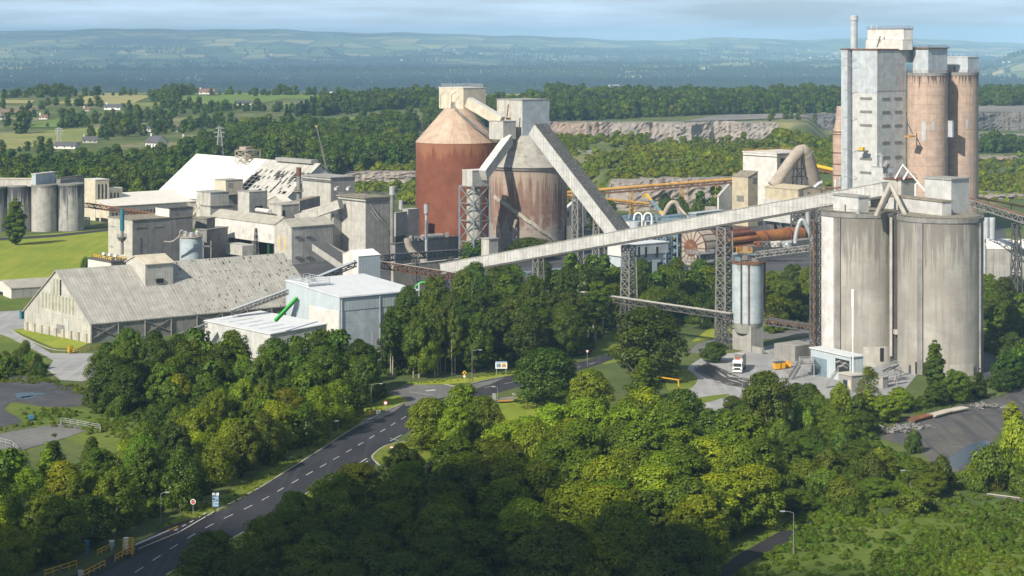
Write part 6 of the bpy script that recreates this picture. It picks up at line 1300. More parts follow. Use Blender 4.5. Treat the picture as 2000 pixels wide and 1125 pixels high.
T, g_, D = sign('road_sign', 'yellow diamond road sign above a round white sign behind the junction', 907, 746, 728, .62, 'diamond', 'yellow')
a = MB(); z_ = zz(735, D); a.tube([(g_.x, D-.03, z_), (g_.x, D-.06, z_)], .42, 20); T.part('speed_plate', a, M['red']); a = MB(); a.tube([(g_.x, D-.06, z_), (g_.x, D-.09, z_)], .31, 20); T.part('plate_face', a, M['paint'])
a = MB(); [a.bar((g_.x+dx, D-.07, zz(728, D)-.25), (g_.x+dx*.3, D-.07, zz(728, D)+.28), .05) for dx in (-.12, .12)]; T.part('symbol', a, M['black'])
sign('road_sign', 'round red-rimmed sign on the verge of the layby', 753, 802, 787, .5, 'round', 'paint', 'red')
T, g_, D = sign('road_sign', 'round red-rimmed sign on the grass island of the side road', 765, 906, 875, .5, 'round', 'paint', 'red')
T, g_, D = sign('road_sign', 'round pale blue-green sign at the mouth of the side road', 681, 926, 910, .42, 'round', 'paint', 'bluesteel')
sign('give_way_sign', 'white triangular give way sign with red rim right of the copse', 1147, 716, 686, .6, 'tri', 'paint', 'red')
T, g_, D = sign('stop_sign', 'red octagonal stop sign at the wood edge left of the blue board', 377, 1004, 980, .55, 'oct', 'red', 'paint')
# white S T O P on the stop sign
def text(T, s, x, y, z, size, m, parent=None, name='lettering'):
    c = bpy.data.curves.new('t', 'FONT'); c.body = s; c.size = size; c.align_x = 'CENTER'; c.align_y = 'CENTER'; c.extrude = .004
    o = bpy.data.objects.new('t', c); COL.objects.link(o); dg = bpy.context.evaluated_depsgraph_get(); me = bpy.data.meshes.new_from_object(o.evaluated_get(dg)); bpy.data.objects.remove(o)
    mb = MB()
    for p in me.polygons: mb.poly([Vector((x+me.vertices[v].co.x, y-me.vertices[v].co.z, z+me.vertices[v].co.y)) for v in p.vertices])
    return T.part(name, mb, m, parent)
text(T, 'STOP', g_.x, D-.06, zz(980, D), .34, M['paint'])
# blue information board
g_ = G(421, 993); D = g_.y; T = Thing('information_board', 'tall blue information board with rows of white text beside the road', 'sign', g_)
zt, zb_, hw = zz(962, D), zz(990, D), 6.5*D/F
a = MB(); [a.cyl(g_.x+dx, D+.1, 0, zt, .05, n=8) for dx in (-hw*.7, hw*.7)]; T.part('post', a, M['galv'])
a = MB(); a.obox((g_.x-hw, D, zb_), (hw*2, 0, 0), (0, .06, 0), (0, 0, zt-zb_)); pan = T.part('panel', a, M['blue'])
a = MB(); a.obox((g_.x-hw, D-.02, zt-.55), (hw*2, 0, 0), (0, .02, 0), (0, 0, .5)); T.part('header', a, M['paint'], pan)
for i in range(6):
    z_ = zt-.95-i*.33; a = MB(); xx = g_.x-hw*.85
    while xx < g_.x+hw*.55:
        l_ = .12+rng.random()*.22; a.obox((xx, D-.02, z_), (l_, 0, 0), (0, .015, 0), (0, 0, .14)); xx += l_+.07
    T.part('text_row', a, M['paint'], pan)
# billboard
g_ = G(979, 733); D = g_.y; T = Thing('billboard', 'white billboard with two colourful pictures at the edge of the copse', 'billboard', g_)
zt, zb_, hw = zz(706, D), zz(720, D), 11.5*D/F
a = MB(); [a.cyl(g_.x+dx, D+.15, 0, zt, .08, n=8) for dx in (-hw*.8, hw*.8)]; T.part('post', a, M['galv'])
a = MB(); a.obox((g_.x-hw, D, zb_), (hw*2, 0, 0), (0, .08, 0), (0, 0, zt-zb_)); T.part('panel', a, M['paint'])
for dx, m_ in ((-hw*.82, 'bluesteel'), (hw*.08, 'orange')): a = MB(); a.obox((g_.x+dx, D-.02, zb_+.35), (hw*.75, 0, 0), (0, .02, 0), (0, 0, (zt-zb_)*.55)); T.part('picture', a, M[m_])
a = MB(); a.obox((g_.x-hw, D-.015, zt-.28), (hw*2, 0, 0), (0, .015, 0), (0, 0, .25)); a.obox((g_.x+hw*.15, D-.03, zb_+.6), (hw*.6, 0, 0), (0, .02, 0), (0, 0, .3)); T.part('stripe', a, M['blue'])
g_ = G(739, 812); D = g_.y; T = Thing('notice_board', 'small white square notice beside the layby railing', 'sign', g_); a = MB(); a.obox((g_.x-.45, D, .5), (.9, 0, 0), (0, .05, 0), (0, 0, .9)); T.part('panel', a, M['paint']); a = MB(); a.cyl(g_.x, D+.08, 0, 1.2, .04, n=6); T.part('post', a, M['galv']); text(T, '7', g_.x, D-.02, .95, .6, M['black'])
def railing(label, px, m='yellow', h=1.1, step=1.8, r=.06, rails=2, name='guard_rail', cat='railing', z=0):
    pts = [G(x, y)+UP*z for x, y in px]; a = MB(); a.rail(pts, h, step, r, rails); return tag(a.build(name, M[m], None, pts[0]), label, cat)
railing('yellow guard railing along the edge of the bus layby', [(690, 825), (708, 815), (735, 811), (745, 806)])
railing('yellow railing with rusty posts at the gable foot of the storage shed', [(131, 689), (146, 691), (178, 684), (226, 676)], step=2.4)
a = MB(); p = G(133, 689); a.obox(p, (.3, .1, 0), (2.2, 1.0, 0), (0, 0, 1.8)); 
railing('yellow hoop railing closing the end of the path at the shed gable', [(131, 690), (137, 691), (142, 688), (131, 690)], h=1.9, step=.7, rails=4)
railing('white railing round the far side of the concrete platform', [(118, 832), (123, 827), (195, 840), (196, 846)], 'galv', 1.3, 2.6, .05, 3)
railing('white railing along the near side of the concrete platform', [(0, 866), (22, 872), (36, 884)], 'galv', 1.2, 2.2, .05, 2)
railing('yellow railing nearest the bottom edge by the gate lane', [(163, 1130), (205, 1108)], h=1.2)
railing('yellow railing on the left side of the gate lane', [(88, 1128), (150, 1108)], h=1.2)
railing('yellow railing between the lanes at the gate', [(225, 1098), (245, 1087), (255, 1080)], h=1.2, step=1.2)
railing('yellow railing beside the grey cabinet at the gate', [(190, 1086), (216, 1073)], h=1.0)
railing('white low barrier rail at the lawn edge by the gate posts', [(1018, 838), (1040, 843), (1052, 843)], 'paint', .7, 2, .06, 2)
# gate
def cabinet(label, px, py, pytop, hw, m, m2='paint', cat='cabinet', name='cabinet'):
    g_ = G(px, py); D = g_.y; h = (py-pytop)*D/F; w = hw*2*D/F; T = Thing(name, label, cat, g_); a = MB(); a.box((g_.x, D, 0), w*.4, w*.4, h*.4, .4); a.box((g_.x, D, h*.4), w, w*.8, h*.55, .4); T.part('body', a, M[m]); a = MB(); a.box((g_.x, D, h*.95), w*1.1, w*.9, h*.05, .4); T.part('lid', a, M[m2]); return T
cabinet('white ticket post inside the yellow frame at the gate', 246, 1085, 1050, 4, 'paint'); cabinet('grey gate control cabinet left of the yellow frame', 218, 1074, 1056, 4.5, 'galv'); cabinet('grey barrier motor box right of the yellow frame', 260, 1080, 1060, 3.5, 'steel', 'steel'); cabinet('blue cabinet on a pole in the dark wood edge', 169, 1085, 1056, 4.5, 'blue', 'blue')
cabinet('dark bollard cabinet at the bottom edge by the yellow rail', 118, 1130, 1108, 3, 'steeld', 'steeld'); cabinet('pale rounded bin at the bottom edge', 157, 1130, 1114, 4.5, 'galv', 'galv', 'bin', 'bin'); cabinet('blue bin on the rough grass left of the railed platform', 61, 822, 811, 4, 'blue', 'blue', 'bin', 'bin')
g_ = G(250, 1086); D = g_.y; T = Thing('gate_frame_tower', 'yellow tubular frame with a ladder at the gate', 'gate frame', g_); a = MB()
for dx, dy in ((-.8, -.5), (.8, -.5), (.8, .8), (-.8, .8)): a.bar((g_.x+dx, D+dy, 0), (g_.x+dx, D+dy, 3.0), .06)
for z_ in (.6, 1.2, 1.8, 2.4, 3.0): [a.bar((g_.x+p[0], D+p[1], z_), (g_.x+q[0], D+q[1], z_), .05) for p, q in zip(((-.8, -.5), (.8, -.5), (.8, .8), (-.8, .8)), ((.8, -.5), (.8, .8), (-.8, .8), (-.8, -.5)))]
T.part('frame', a, M['yellow'])
p0_, p1_ = G(262, 1076)+UP*1.0, G(347, 1040)+UP*1.05; T = Thing('barrier_arm', 'white barrier arm with an orange tip lying along the gate lane', 'barrier', p0_); a = MB(); a.bar(p0_, p0_+(p1_-p0_)*.8, .09); T.part('arm', a, M['paint']); a = MB(); a.bar(p0_+(p1_-p0_)*.8, p1_, .09); T.part('tip', a, M['orange']); a = MB(); a.bar((p1_.x, p1_.y, 0), p1_, .07); a.bar((p0_.x, p0_.y, 0), p0_, .14); T.part('rest', a, M['steel'])
# height limit posts at the yard
g_ = G(1325, 769); D = g_.y; T = Thing('height_barrier', 'yellow and black height barrier post with a cantilever beam at the yard entrance', 'barrier', g_); a = MB(); a.bar((g_.x, D, 0), (g_.x, D, 1.4), .16); T.part('base', a, M['black']); a = MB(); a.bar((g_.x, D, 1.4), (g_.x, D, 3.6), .15); T.part('post', a, M['yellow']); a = MB(); a.bar((g_.x, D, 3.5), (g_.x-5.5, D+1, 4.2), .13); T.part('beam', a, M['orange'])
for i, (px, py) in enumerate(((1047, 843), (1065, 839), (1083, 836))):
    g_ = G(px, py); T = Thing('bollard', ('left', 'middle', 'right')[i]+' one of three white and orange bollards on the lawn edge wall', 'bollard', g_, 'bollards on the lawn edge'); a = MB(); a.cyl(g_.x, g_.y, 0, 1.1, .14, n=10); T.part('post', a, M['paint']); a = MB(); a.cyl(g_.x, g_.y, .8, 1.12, .17, n=10); T.part('band', a, M['orange'])
a = MB(); p, q = G(1040, 847), G(1092, 838); a.bar(p+UP*.2, q+UP*.2, .25, .3); tag(a.build('low_wall', M['concd'], None, p), 'low dark stone wall at the lawn edge below the bollards', 'wall')
# flatbed trailer by the lawn
g_ = G(984, 786); D = g_.y; yaw = R(15); T = Thing('flatbed_trailer', 'small flatbed trailer with orange side boards parked half under the round bushy tree', 'trailer', g_)
ca, sa = math.cos(yaw), math.sin(yaw); lc = lambda x, y, z: Vector((g_.x+x*ca-y*sa, D+x*sa+y*ca, z))
a = MB(); a.obox(lc(-2.8, -1.1, .8), lc(5.6, 0, 0)-lc(0, 0, 0), lc(0, 2.2, 0)-lc(0, 0, 0), (0, 0, .25)); T.part('bed', a, M['steel']); a = MB(); a.obox(lc(-2.0, -1.16, .45), lc(4, 0, 0)-lc(0, 0, 0), lc(0, .06, 0)-lc(0, 0, 0), (0, 0, .4)); T.part('side_board', a, M['oranges']); a = MB(); a.obox(lc(2.5, -1.1, 1.05), lc(.25, 0, 0)-lc(0, 0, 0), lc(0, 2.2, 0)-lc(0, 0, 0), (0, 0, 1.0)); T.part('headboard', a, M['galv']); a = MB(); a.obox(lc(-2.9, -1.0, 1.05), lc(.7, 0, 0)-lc(0, 0, 0), lc(0, 1.2, 0)-lc(0, 0, 0), (0, 0, 1.3)); T.part('toolbox', a, M['galv'])
for x_0 in (-1.2, 0, 1.2):
    for y_0 in (-1.0, 1.0): a = MB(); a.tube([lc(x_0, y_0-.12, .45), lc(x_0, y_0+.12, .45)], .45, 14); T.part('wheel', a, M['black'])
# tanker lorry in the yard
g_ = G(1441, 728); D = g_.y; yaw = R(-103); T = Thing('lorry', 'white lorry with red marks and a dusty tipper body below the small silo', 'lorry', g_)
ca, sa = math.cos(yaw), math.sin(yaw); lc = lambda x, y, z: Vector((g_.x+x*ca-y*sa, D+x*sa+y*ca, z)); lv = lambda x, y, z: lc(x, y, z)-lc(0, 0, 0)
def lbox(mb, x0, x1, y0, y1, z0, z1, tx=0): mb.hexa([lc(x0, y0, z0), lc(x1, y0, z0), lc(x1, y1, z0), lc(x0, y1, z0)], [lc(x0, y0, z1), lc(x1-tx, y0, z1), lc(x1-tx, y1, z1), lc(x0, y1, z1)])
a = MB(); lbox(a, -.9, 1.3, -1.25, 1.25, .65, 1.75); lbox(a, -.9, 1.3, -1.22, 1.22, 1.75, 3.05, .35); cab = T.part('cab', a, M['paint'])
a = MB(); q = [lc(1.31, -1.1, 1.8), lc(1.31, 1.1, 1.8), lc(1.0, 1.1, 2.85), lc(1.0, -1.1, 2.85)]; a.poly(q); a.poly([lc(.2, -1.26, 1.85), lc(1.0, -1.26, 1.85), lc(.8, -1.25, 2.75), lc(.2, -1.25, 2.75)]); a.poly([lc(.2, 1.26, 1.85), lc(1.0, 1.26, 1.85), lc(.8, 1.25, 2.75), lc(.2, 1.25, 2.75)]); T.part('windscreen', a, M['glass'], cab)
a = MB(); lbox(a, 1.301, 1.34, -.8, .8, .95, 1.5); T.part('grille', a, M['black'], cab)
for y_0 in (-.95, .95): a = MB(); lbox(a, 1.302, 1.36, y_0-.22, y_0+.22, .85, 1.1); T.part('headlight', a, M['glass'], cab)
a = MB(); lbox(a, 1.2, 1.45, -1.25, 1.25, .4, .72); T.part('bumper', a, M['paint'], cab)
a = MB(); lbox(a, -.7, .9, -1.28, 1.28, 3.06, 3.35, .3); T.part('wind_deflector', a, M['paint'], cab)
a = MB(); lbox(a, -9.2, -1.1, -.5, .5, .75, 1.1); T.part('chassis', a, M['steeld'])
a = MB(); lbox(a, -9.2, -1.2, -1.25, 1.25, 1.1, 3.6); lbox(a, -9.0, -1.4, -1.0, 1.0, 3.6, 4.0); bd = T.part('tipper_body', a, M['asb'])
for z_ in (3.15, 3.62): a = MB(); lbox(a, -1.2, -1.14, -.75, .35, z_, z_+.3); T.part('stripe', a, M['red'], bd)
a = MB(); lbox(a, -4.5, -1.1, -1.1, 1.1, 4.0, 4.25); T.part('hatch_walkway', a, M['steel'], bd)
for x_0 in (.4, -5.9, -7.2, -8.4):
    for y_0 in (-1.05, 1.05): a = MB(); a.tube([lc(x_0, y_0-.17, .52), lc(x_0, y_0+.17, .52)], .52, 18); wh = T.part('wheel', a, M['black']); a = MB(); sgn = math.copysign(1, y_0); a.tube([lc(x_0, y_0+sgn*.14, .52), lc(x_0, y_0+sgn*.19, .52)], .25, 12); T.part('rim', a, M['galv'], wh)
for y_0 in (-1.45, 1.45): a = MB(); lbox(a, .9, 1.1, y_0-.12, y_0+.12, 1.9, 2.5); T.part('mirror', a, M['black'], cab)
# yellow waste skips
for i, (px, py) in enumerate(((1517, 722), (1527, 721))):
    g_ = G(px, py); T = Thing('wheeled_bin', ('left','right')[i]+' one of two orange-yellow wheeled bins with dark lids beside the bunker', 'bin', g_, 'orange-yellow bins in the yard'); a = MB(); yaw = .35; w_ = 1.75
    ca, sa = math.cos(yaw), math.sin(yaw); ex, ey = Vector((ca, sa, 0)), Vector((-sa, ca, 0)); b_ = [g_+ex*x+ey*y+UP*.25 for x, y in ((-.7, -.6), (.7, -.6), (.7, .6), (-.7, .6))]; t_ = [g_+ex*x*1.2+ey*y*1.25+UP*1.9 for x, y in ((-.7, -.6), (.7, -.6), (.7, .6), (-.7, .6))]
    a.hexa(b_, t_); T.part('body', a, M['orange']); a = MB(); a.box((g_.x, g_.y, 1.905), 1.75, 1.6, .22, yaw); T.part('lid', a, M['slate'])
    for dx, dy in ((-.55, -.45), (.55, -.45), (.55, .45), (-.55, .45)): a = MB(); c_ = g_+ex*dx+ey*dy; a.tube([c_+ey*-.05+UP*.13, c_+ey*.05+UP*.13], .13, 8); T.part('wheel', a, M['black'])
g_ = G(1538, 718); a = MB(); b_ = [g_+Vector((x, y, .1)) for x, y in ((-.8, -.6), (.8, -.6), (.8, .6), (-.8, .6))]; a.hexa(b_, [p+Vector(((p-g_).x*.25, (p-g_).y*.25, 1.3)) for p in b_]); a.box((g_.x+.1, g_.y, 1.41), 1.2, 1.0, .35, .5); tag(a.build('rubbish_skip', M['orange'], None, g_), 'small heaped orange-yellow skip behind the wheeled bins', 'skip')
# scrap and sundry on the right
T = Thing('rusty_flat_wagon', 'row of rusty flat wagon beds with planks on the gravel track edge', 'wagon', G(1840, 815))
for i, (x0, y0, x1, y1, m_) in enumerate(((1788, 827, 1826, 816, 'rust'), (1828, 818, 1864, 808, 'ductb'), (1862, 809, 1895, 802, 'conc'))):
    p, q = G(x0, y0), G(x1, y1); a = MB(); d = q-p; s_ = Vector((-d.y, d.x, 0)).normalized()*2.6; a.obox(p+UP*.45, d*.96, s_, (0, 0, .3)); bd = T.part('wagon_bed', a, M[m_]); a = MB(); a.obox(p+UP*.05+s_*.15, d*.9, s_*.6, (0, 0, .4)); T.part('underframe', a, M['steeld'], bd)
    a = MB(); [a.bar(p+d*f+UP*.78, p+d*f+s_+UP*.78, .09) for f in np.linspace(.05, .9, 7)]; T.part('plank', a, M['rust' if i < 1 else 'conc'], bd)
for j, (px, py, lb) in enumerate(((1755, 842, 'heap of broken timber and branches left of the rusty wagon beds'), (1778, 836, 'smaller heap of broken timber touching the rusty wagon beds'), (1925, 796, 'low pile of rubble at the far end of the gravel track'))):
    g_ = G(px, py); a = MB()
    for i in range(46): t = rng.random()*6.28; p = g_+Vector((rng.normal()*2.2, rng.normal()*1.2, .1+rng.random()*.5)); a.bar(p, p+Vector((math.cos(t)*1.4, math.sin(t)*1.4, rng.random()*.7-.1)), .07+rng.random()*.08)
    tag(a.build('timber_heap', M['concd'], None, g_), lb, 'heap')
g_ = G(1804, 930); T = Thing('pump_unit', 'grey tarpaulined machine with an orange leg in the scrub', 'machine', g_); a = MB(); a.cyl(g_.x, g_.y, .9, 2.6, 1.0, .75, n=9); a.cyl(g_.x-.3, g_.y, 2.2, 3.0, .7, .4, n=7); T.part('cover', a, M['slate']); a = MB(); a.bar((g_.x+.3, g_.y-.6, 0), (g_.x+.3, g_.y-.6, 1.5), .17); T.part('leg', a, M['orange'])
g_ = G(1905, 942); T = Thing('warning_sign', 'tilted white and red warning board in the scrub at the right', 'sign', g_); a = MB(); a.obox((g_.x-.55, g_.y, .5), (1.1, .1, .25), (0, .05, 0), (-.1, 0, .75)); T.part('panel', a, M['paint']); a = MB(); a.obox((g_.x-.35, g_.y-.03, .75), (.6, .05, .14), (0, .02, 0), (-.04, 0, .35)); T.part('symbol', a, M['red']); a = MB(); a.bar((g_.x, g_.y+.1, 0), (g_.x, g_.y+.1, .9), .05); T.part('post', a, M['galv'])
a = MB(); p, q = G(1928, 966), G(2060, 983); a.bar(p+UP*.2, q+UP*.2, .07, .09); tag(a.build('steel_rail', M['conc'], None, p), 'pale rail lying along the track bed at the right edge', 'rail')
T = Thing('steel_steps', 'white steel steps and platform at the right edge behind the twin silos', 'stairs', G(1960, 668)); a = MB(); p, q = P(1952, 655, 600), P(1966, 672, 590); a.rail([p, q, q+Vector((3, 0, -1))], 1.2, .8, .06, 3); a.bar(p, q, .7, .08); T.part('flight', a, M['galv']); a = MB(); a.bar((p.x, p.y, 0), p, .1); a.bar((q.x, q.y, 0), q, .1); T.part('leg', a, M['galv'])
# ---------------------------------------------------------------- pylons, crane, houses
def pylon(name, label, px, pybase, pytop, wb, wt, m='galv'):
    b_ = TG(px, pybase); D = b_.y; h = (pybase-pytop)*D/F; a = MB(); a.lattice(b_.x, D, 0, h, wb, wt, 6, .11, .055, .3); a.v = [(v[0], v[1], v[2]+b_.z) for v in a.v]; T = Thing(name, label, 'pylon', b_); T.part('lattice', a, M[m])
    a = MB()
    for f, l_ in ((.72, 3.2), (.84, 3.6), (.96, 2.6)): z_ = b_.z+h*f; a.bar((b_.x-l_, D, z_), (b_.x+l_, D, z_), .14); a.bar((b_.x-l_, D, z_), (b_.x, D, z_+h*.06), .09); a.bar((b_.x+l_, D, z_), (b_.x, D, z_+h*.06), .09)
    T.part('cross_arm', a, M[m]); return T
pylon('pylon', 'grey lattice pylon standing behind the white hall roof', 429, 318, 248, 5.4, 1.2, 'galv'); pylon('pylon', 'small pale lattice pylon by the dark-roofed barns on the left', 115, 288, 250, 3.6, 1.6)
T = Thing('crane', 'thin dark telescopic crane boom leaning left behind the broken hall roof', 'crane', P(641, 345, 1010)); b0, b1 = P(618, 247, 1015), P(641, 345, 1010); a = MB(); a.bar(b0, b0+(b1-b0)*.5, .28); a.bar(b0+(b1-b0)*.5, b1, .4); T.part('boom', a, M['steeld']); a = MB(); a.box((b1.x, b1.y, 0), 3, 8, 3, .5); a.box((b1.x, b1.y, 3), 2.4, 2.4, b1.z-3, .5); T.part('carrier', a, M['steeld']); a = MB(); a.bar(b0+Vector((-.6, 0, .5)), b0+Vector((.5, 0, -.4)), .4); T.part('boom_head', a, M['oranges'])
def house(label, px, py, wpx, hpx, yaw, roofm='slate', wallm='render', chim=1, depth=.62, group=None, wins=3):
    b_ = TG(px, py); D = b_.y; W = wpx*D/F; Hh = hpx*D/F; dp = W*depth; T = Thing('house', label, 'house', b_, group); ca, sa = math.cos(yaw), math.sin(yaw)
    lc = lambda x, y, z: Vector((b_.x+x*ca-y*sa, D+x*sa+y*ca, b_.z+z)); he = Hh*.5; a = MB()
    a.hexa([lc(-W/2, -dp/2, -1), lc(W/2, -dp/2, -1), lc(W/2, dp/2, -1), lc(-W/2, dp/2, -1)], [lc(-W/2, -dp/2, he), lc(W/2, -dp/2, he), lc(W/2, dp/2, he), lc(-W/2, dp/2, he)])
    for s_ in (-1, 1): a.poly([lc(s_*W/2*.999, -dp/2, he), lc(s_*W/2*.999, dp/2, he), lc(s_*W/2*.999, 0, Hh)])
    wl = T.part('wall', a, M[wallm]); a = MB()
    for s_ in (-1, 1): q = [lc(-W*.53, s_*dp*.56, he-.35), lc(W*.53, s_*dp*.56, he-.35), lc(W*.53, 0, Hh+.05), lc(-W*.53, 0, Hh+.05)]; a.hexa(q, [p+UP*.3 for p in q])
    rf = T.part('roof', a, M[roofm])
    for i in range(chim): a = MB(); x_0 = (-W*.42, W*.42)[i % 2]; c_ = lc(x_0, 0, Hh-.3); a.box(tuple(c_), 1.1, .9, 2.2, yaw); T.part('chimney', a, M[wallm], rf)
    for i in range(wins): x_0 = -W*.36+W*.72*i/max(1, wins-1); a = MB(); a.obox(lc(x_0-.6, -dp/2-.06, he*.35), lc(1.2, 0, 0)-lc(0, 0, 0), lc(0, .1, 0)-lc(0, 0, 0), (0, 0, he*.4)); T.part('window', a, M['glass'], wl)
    a = MB(); a.obox(lc(W*.5+.0, -.7, he*.4), lc(.08, 0, 0)-lc(0, 0, 0), lc(0, 1.4, 0)-lc(0, 0, 0), (0, 0, he*.5)); T.part('window', a, M['glass'], wl)
    return T
house('white gabled house with a front gable amid the trees left of the pylon', 306, 290, 34, 24, R(-35), 'slate', 'render', 1, .8, None, 4)
house('long grey-roofed house above the white gabled house', 291, 257, 41, 13, R(4), 'slate', 'render', 2, .3, None, 5)
house('small white house with a steep roof right of the white gabled house', 362, 285, 17, 17, R(-50), 'tile', 'render', 1, .9)
house('small white gable peeping out above the small steep-roofed house', 349, 257, 13, 9, R(30), 'slate', 'render', 0, .6)
house('white bungalow with grey roof below the pale cut field', 222, 214, 34, 10, R(-12), 'slate', 'render', 1, .45, None, 3)
house('tiny white cottage left of the white bungalow', 169, 217, 12, 6, R(10), 'tile', 'render', 1, .6)
house('low dark-roofed barn beside the small pale pylon', 130, 290, 44, 12, R(-12), 'slate', 'render', 0, .45)
house('dark-roofed house right of the barn and small pylon', 176, 279, 28, 12, R(8), 'slate', 'concl', 1, .5)
house('brown-roofed house among trees on the ridge', 404, 184, 30, 10, R(5), 'tile', 'render', 1, .5)
house('white building at the field edge right of the green pasture', 475, 205, 30, 9, R(15), 'slate', 'render', 0, .5)
house('small white pointed house on the ridge left of the rust-red silo', 643, 188, 13, 8, R(20), 'white', 'render', 0, .9)
house('small orange-roofed house at the left edge behind hedges', 85, 233, 16, 8, R(0), 'tile', 'render', 1, .5)
house('pale house with red chimney at the far left edge', 8, 233, 20, 7, R(0), 'slate', 'render', 1, .5)
house('large white house in the hazy trees above the grey head tower', 1203, 176, 30, 10, R(20), 'white', 'render', 1, .6)
house('small white house left of the large hazy white house', 1176, 181, 14, 7, R(-20), 'white', 'render', 0, .8)
# white farmhouses strewn over the far plain
hp0 = None; r_ = np.random.default_rng(21); n_ = 0
FARL = 'tiny white farmhouse far out on the hazy plain'
for i in range(120):
    px = r_.uniform(20, 1990); py = r_.choice([r_.uniform(98, 112), r_.uniform(112, 150)], p=[.7, .3])
    if px < 800 and r_.random() < .65: continue
    if 1635 < px < 1915: continue
    b_ = TG(px, py); s_ = r_.uniform(.9, 1.7)
    if hp0 is None:
        a = MB(); W, dp, he, Hh = 15, 8, 4.2, 7.5; a.hexa([(-W/2, -dp/2, -1), (W/2, -dp/2, -1), (W/2, dp/2, -1), (-W/2, dp/2, -1)], [(-W/2, -dp/2, he), (W/2, -dp/2, he), (W/2, dp/2, he), (-W/2, dp/2, he)])
        q = [Vector(p) for p in ((-W/2, -dp/2-.3, he), (W/2, -dp/2-.3, he), (W/2, 0, Hh), (-W/2, 0, Hh))]; a.hexa(q, [p+UP*.3 for p in q]); q = [Vector(p) for p in ((-W/2, dp/2, he), (W/2, dp/2, he), (W/2, 0, Hh), (-W/2, 0, Hh))]; a.hexa(q, [p+UP*.3 for p in q]); a.poly([(-W/2, -dp/2, he), (-W/2, dp/2, he), (-W/2, 0, Hh)]); a.poly([(W/2, -dp/2, he), (W/2, dp/2, he), (W/2, 0, Hh)])
        hp0 = a.build('farmhouse', M['render'], None, (0, 0, 0)); o = hp0
    else: o = hp0.copy(); COL.objects.link(o)
    o.location = b_; o.scale = (s_*(.3+b_.y/42000),)*3; o.rotation_euler = (0, 0, r_.uniform(-.6, .6)); tag(o, FARL, 'farmhouse', 'farmhouses strewn over the far plain')
# ================================================================ TREES AND SCRUB
def leaf_mat(name, a, b, c3, trans=.24, hue=.0):
    k = NT(name); oi = k.n('ObjectInfo'); at = k.n('Attribute', attribute_name='tone'); at.attribute_type = 'GEOMETRY'
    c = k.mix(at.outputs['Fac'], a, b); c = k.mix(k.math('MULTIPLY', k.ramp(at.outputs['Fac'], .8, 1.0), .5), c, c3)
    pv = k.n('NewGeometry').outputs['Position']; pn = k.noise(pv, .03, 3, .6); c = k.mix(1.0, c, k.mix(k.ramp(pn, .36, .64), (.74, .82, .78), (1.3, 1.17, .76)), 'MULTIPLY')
    c = k.mix(1.0, c, oi.outputs['Color'], 'MULTIPLY')
    hs = k.n('HueSaturation', Color=c); k.link(k.math('MULTIPLY_ADD', oi.outputs['Random'], .030, .485), hs.inputs['Hue']); k.link(k.math('MULTIPLY_ADD', oi.outputs['Random'], .45, .78), hs.inputs['Value'])
    df = k.n('BsdfDiffuse'); tr = k.n('BsdfTranslucent'); gl = k.n('BsdfGlossy', Roughness=.5); ms = k.n('MixShader'); ms.inputs[0].default_value = trans; m2 = k.n('MixShader'); m2.inputs[0].default_value = .035
    k.link(hs.outputs[0], df.inputs[0]); k.link(k.mix(1.0, hs.outputs[0], (1.25, 1.15, .6), 'MULTIPLY'), tr.inputs[0])
    k.link(df.outputs[0], ms.inputs[1]); k.link(tr.outputs[0], ms.inputs[2]); k.link(ms.outputs[0], m2.inputs[1]); k.link(gl.outputs[0], m2.inputs[2]); gl.inputs[0].default_value = (.5, .55, .4, 1)
    k.link(m2.outputs[0], k.t.nodes['Material Output'].inputs[0]); return k.m
LEAF = leaf_mat('leaf', (.050, .086, .010), (.112, .160, .014), (.165, .195, .024))
LEAFD = leaf_mat('needle_leaf', (.026, .050, .016), (.048, .078, .022), (.07, .095, .028), .2)
BARK = mat('bark', (.16, .135, .105), blotch=((.08, .07, .055), .6, .8))
BARKP = mat('pale_bark', (.34, .31, .26), blotch=((.14, .12, .09), .6, .9))
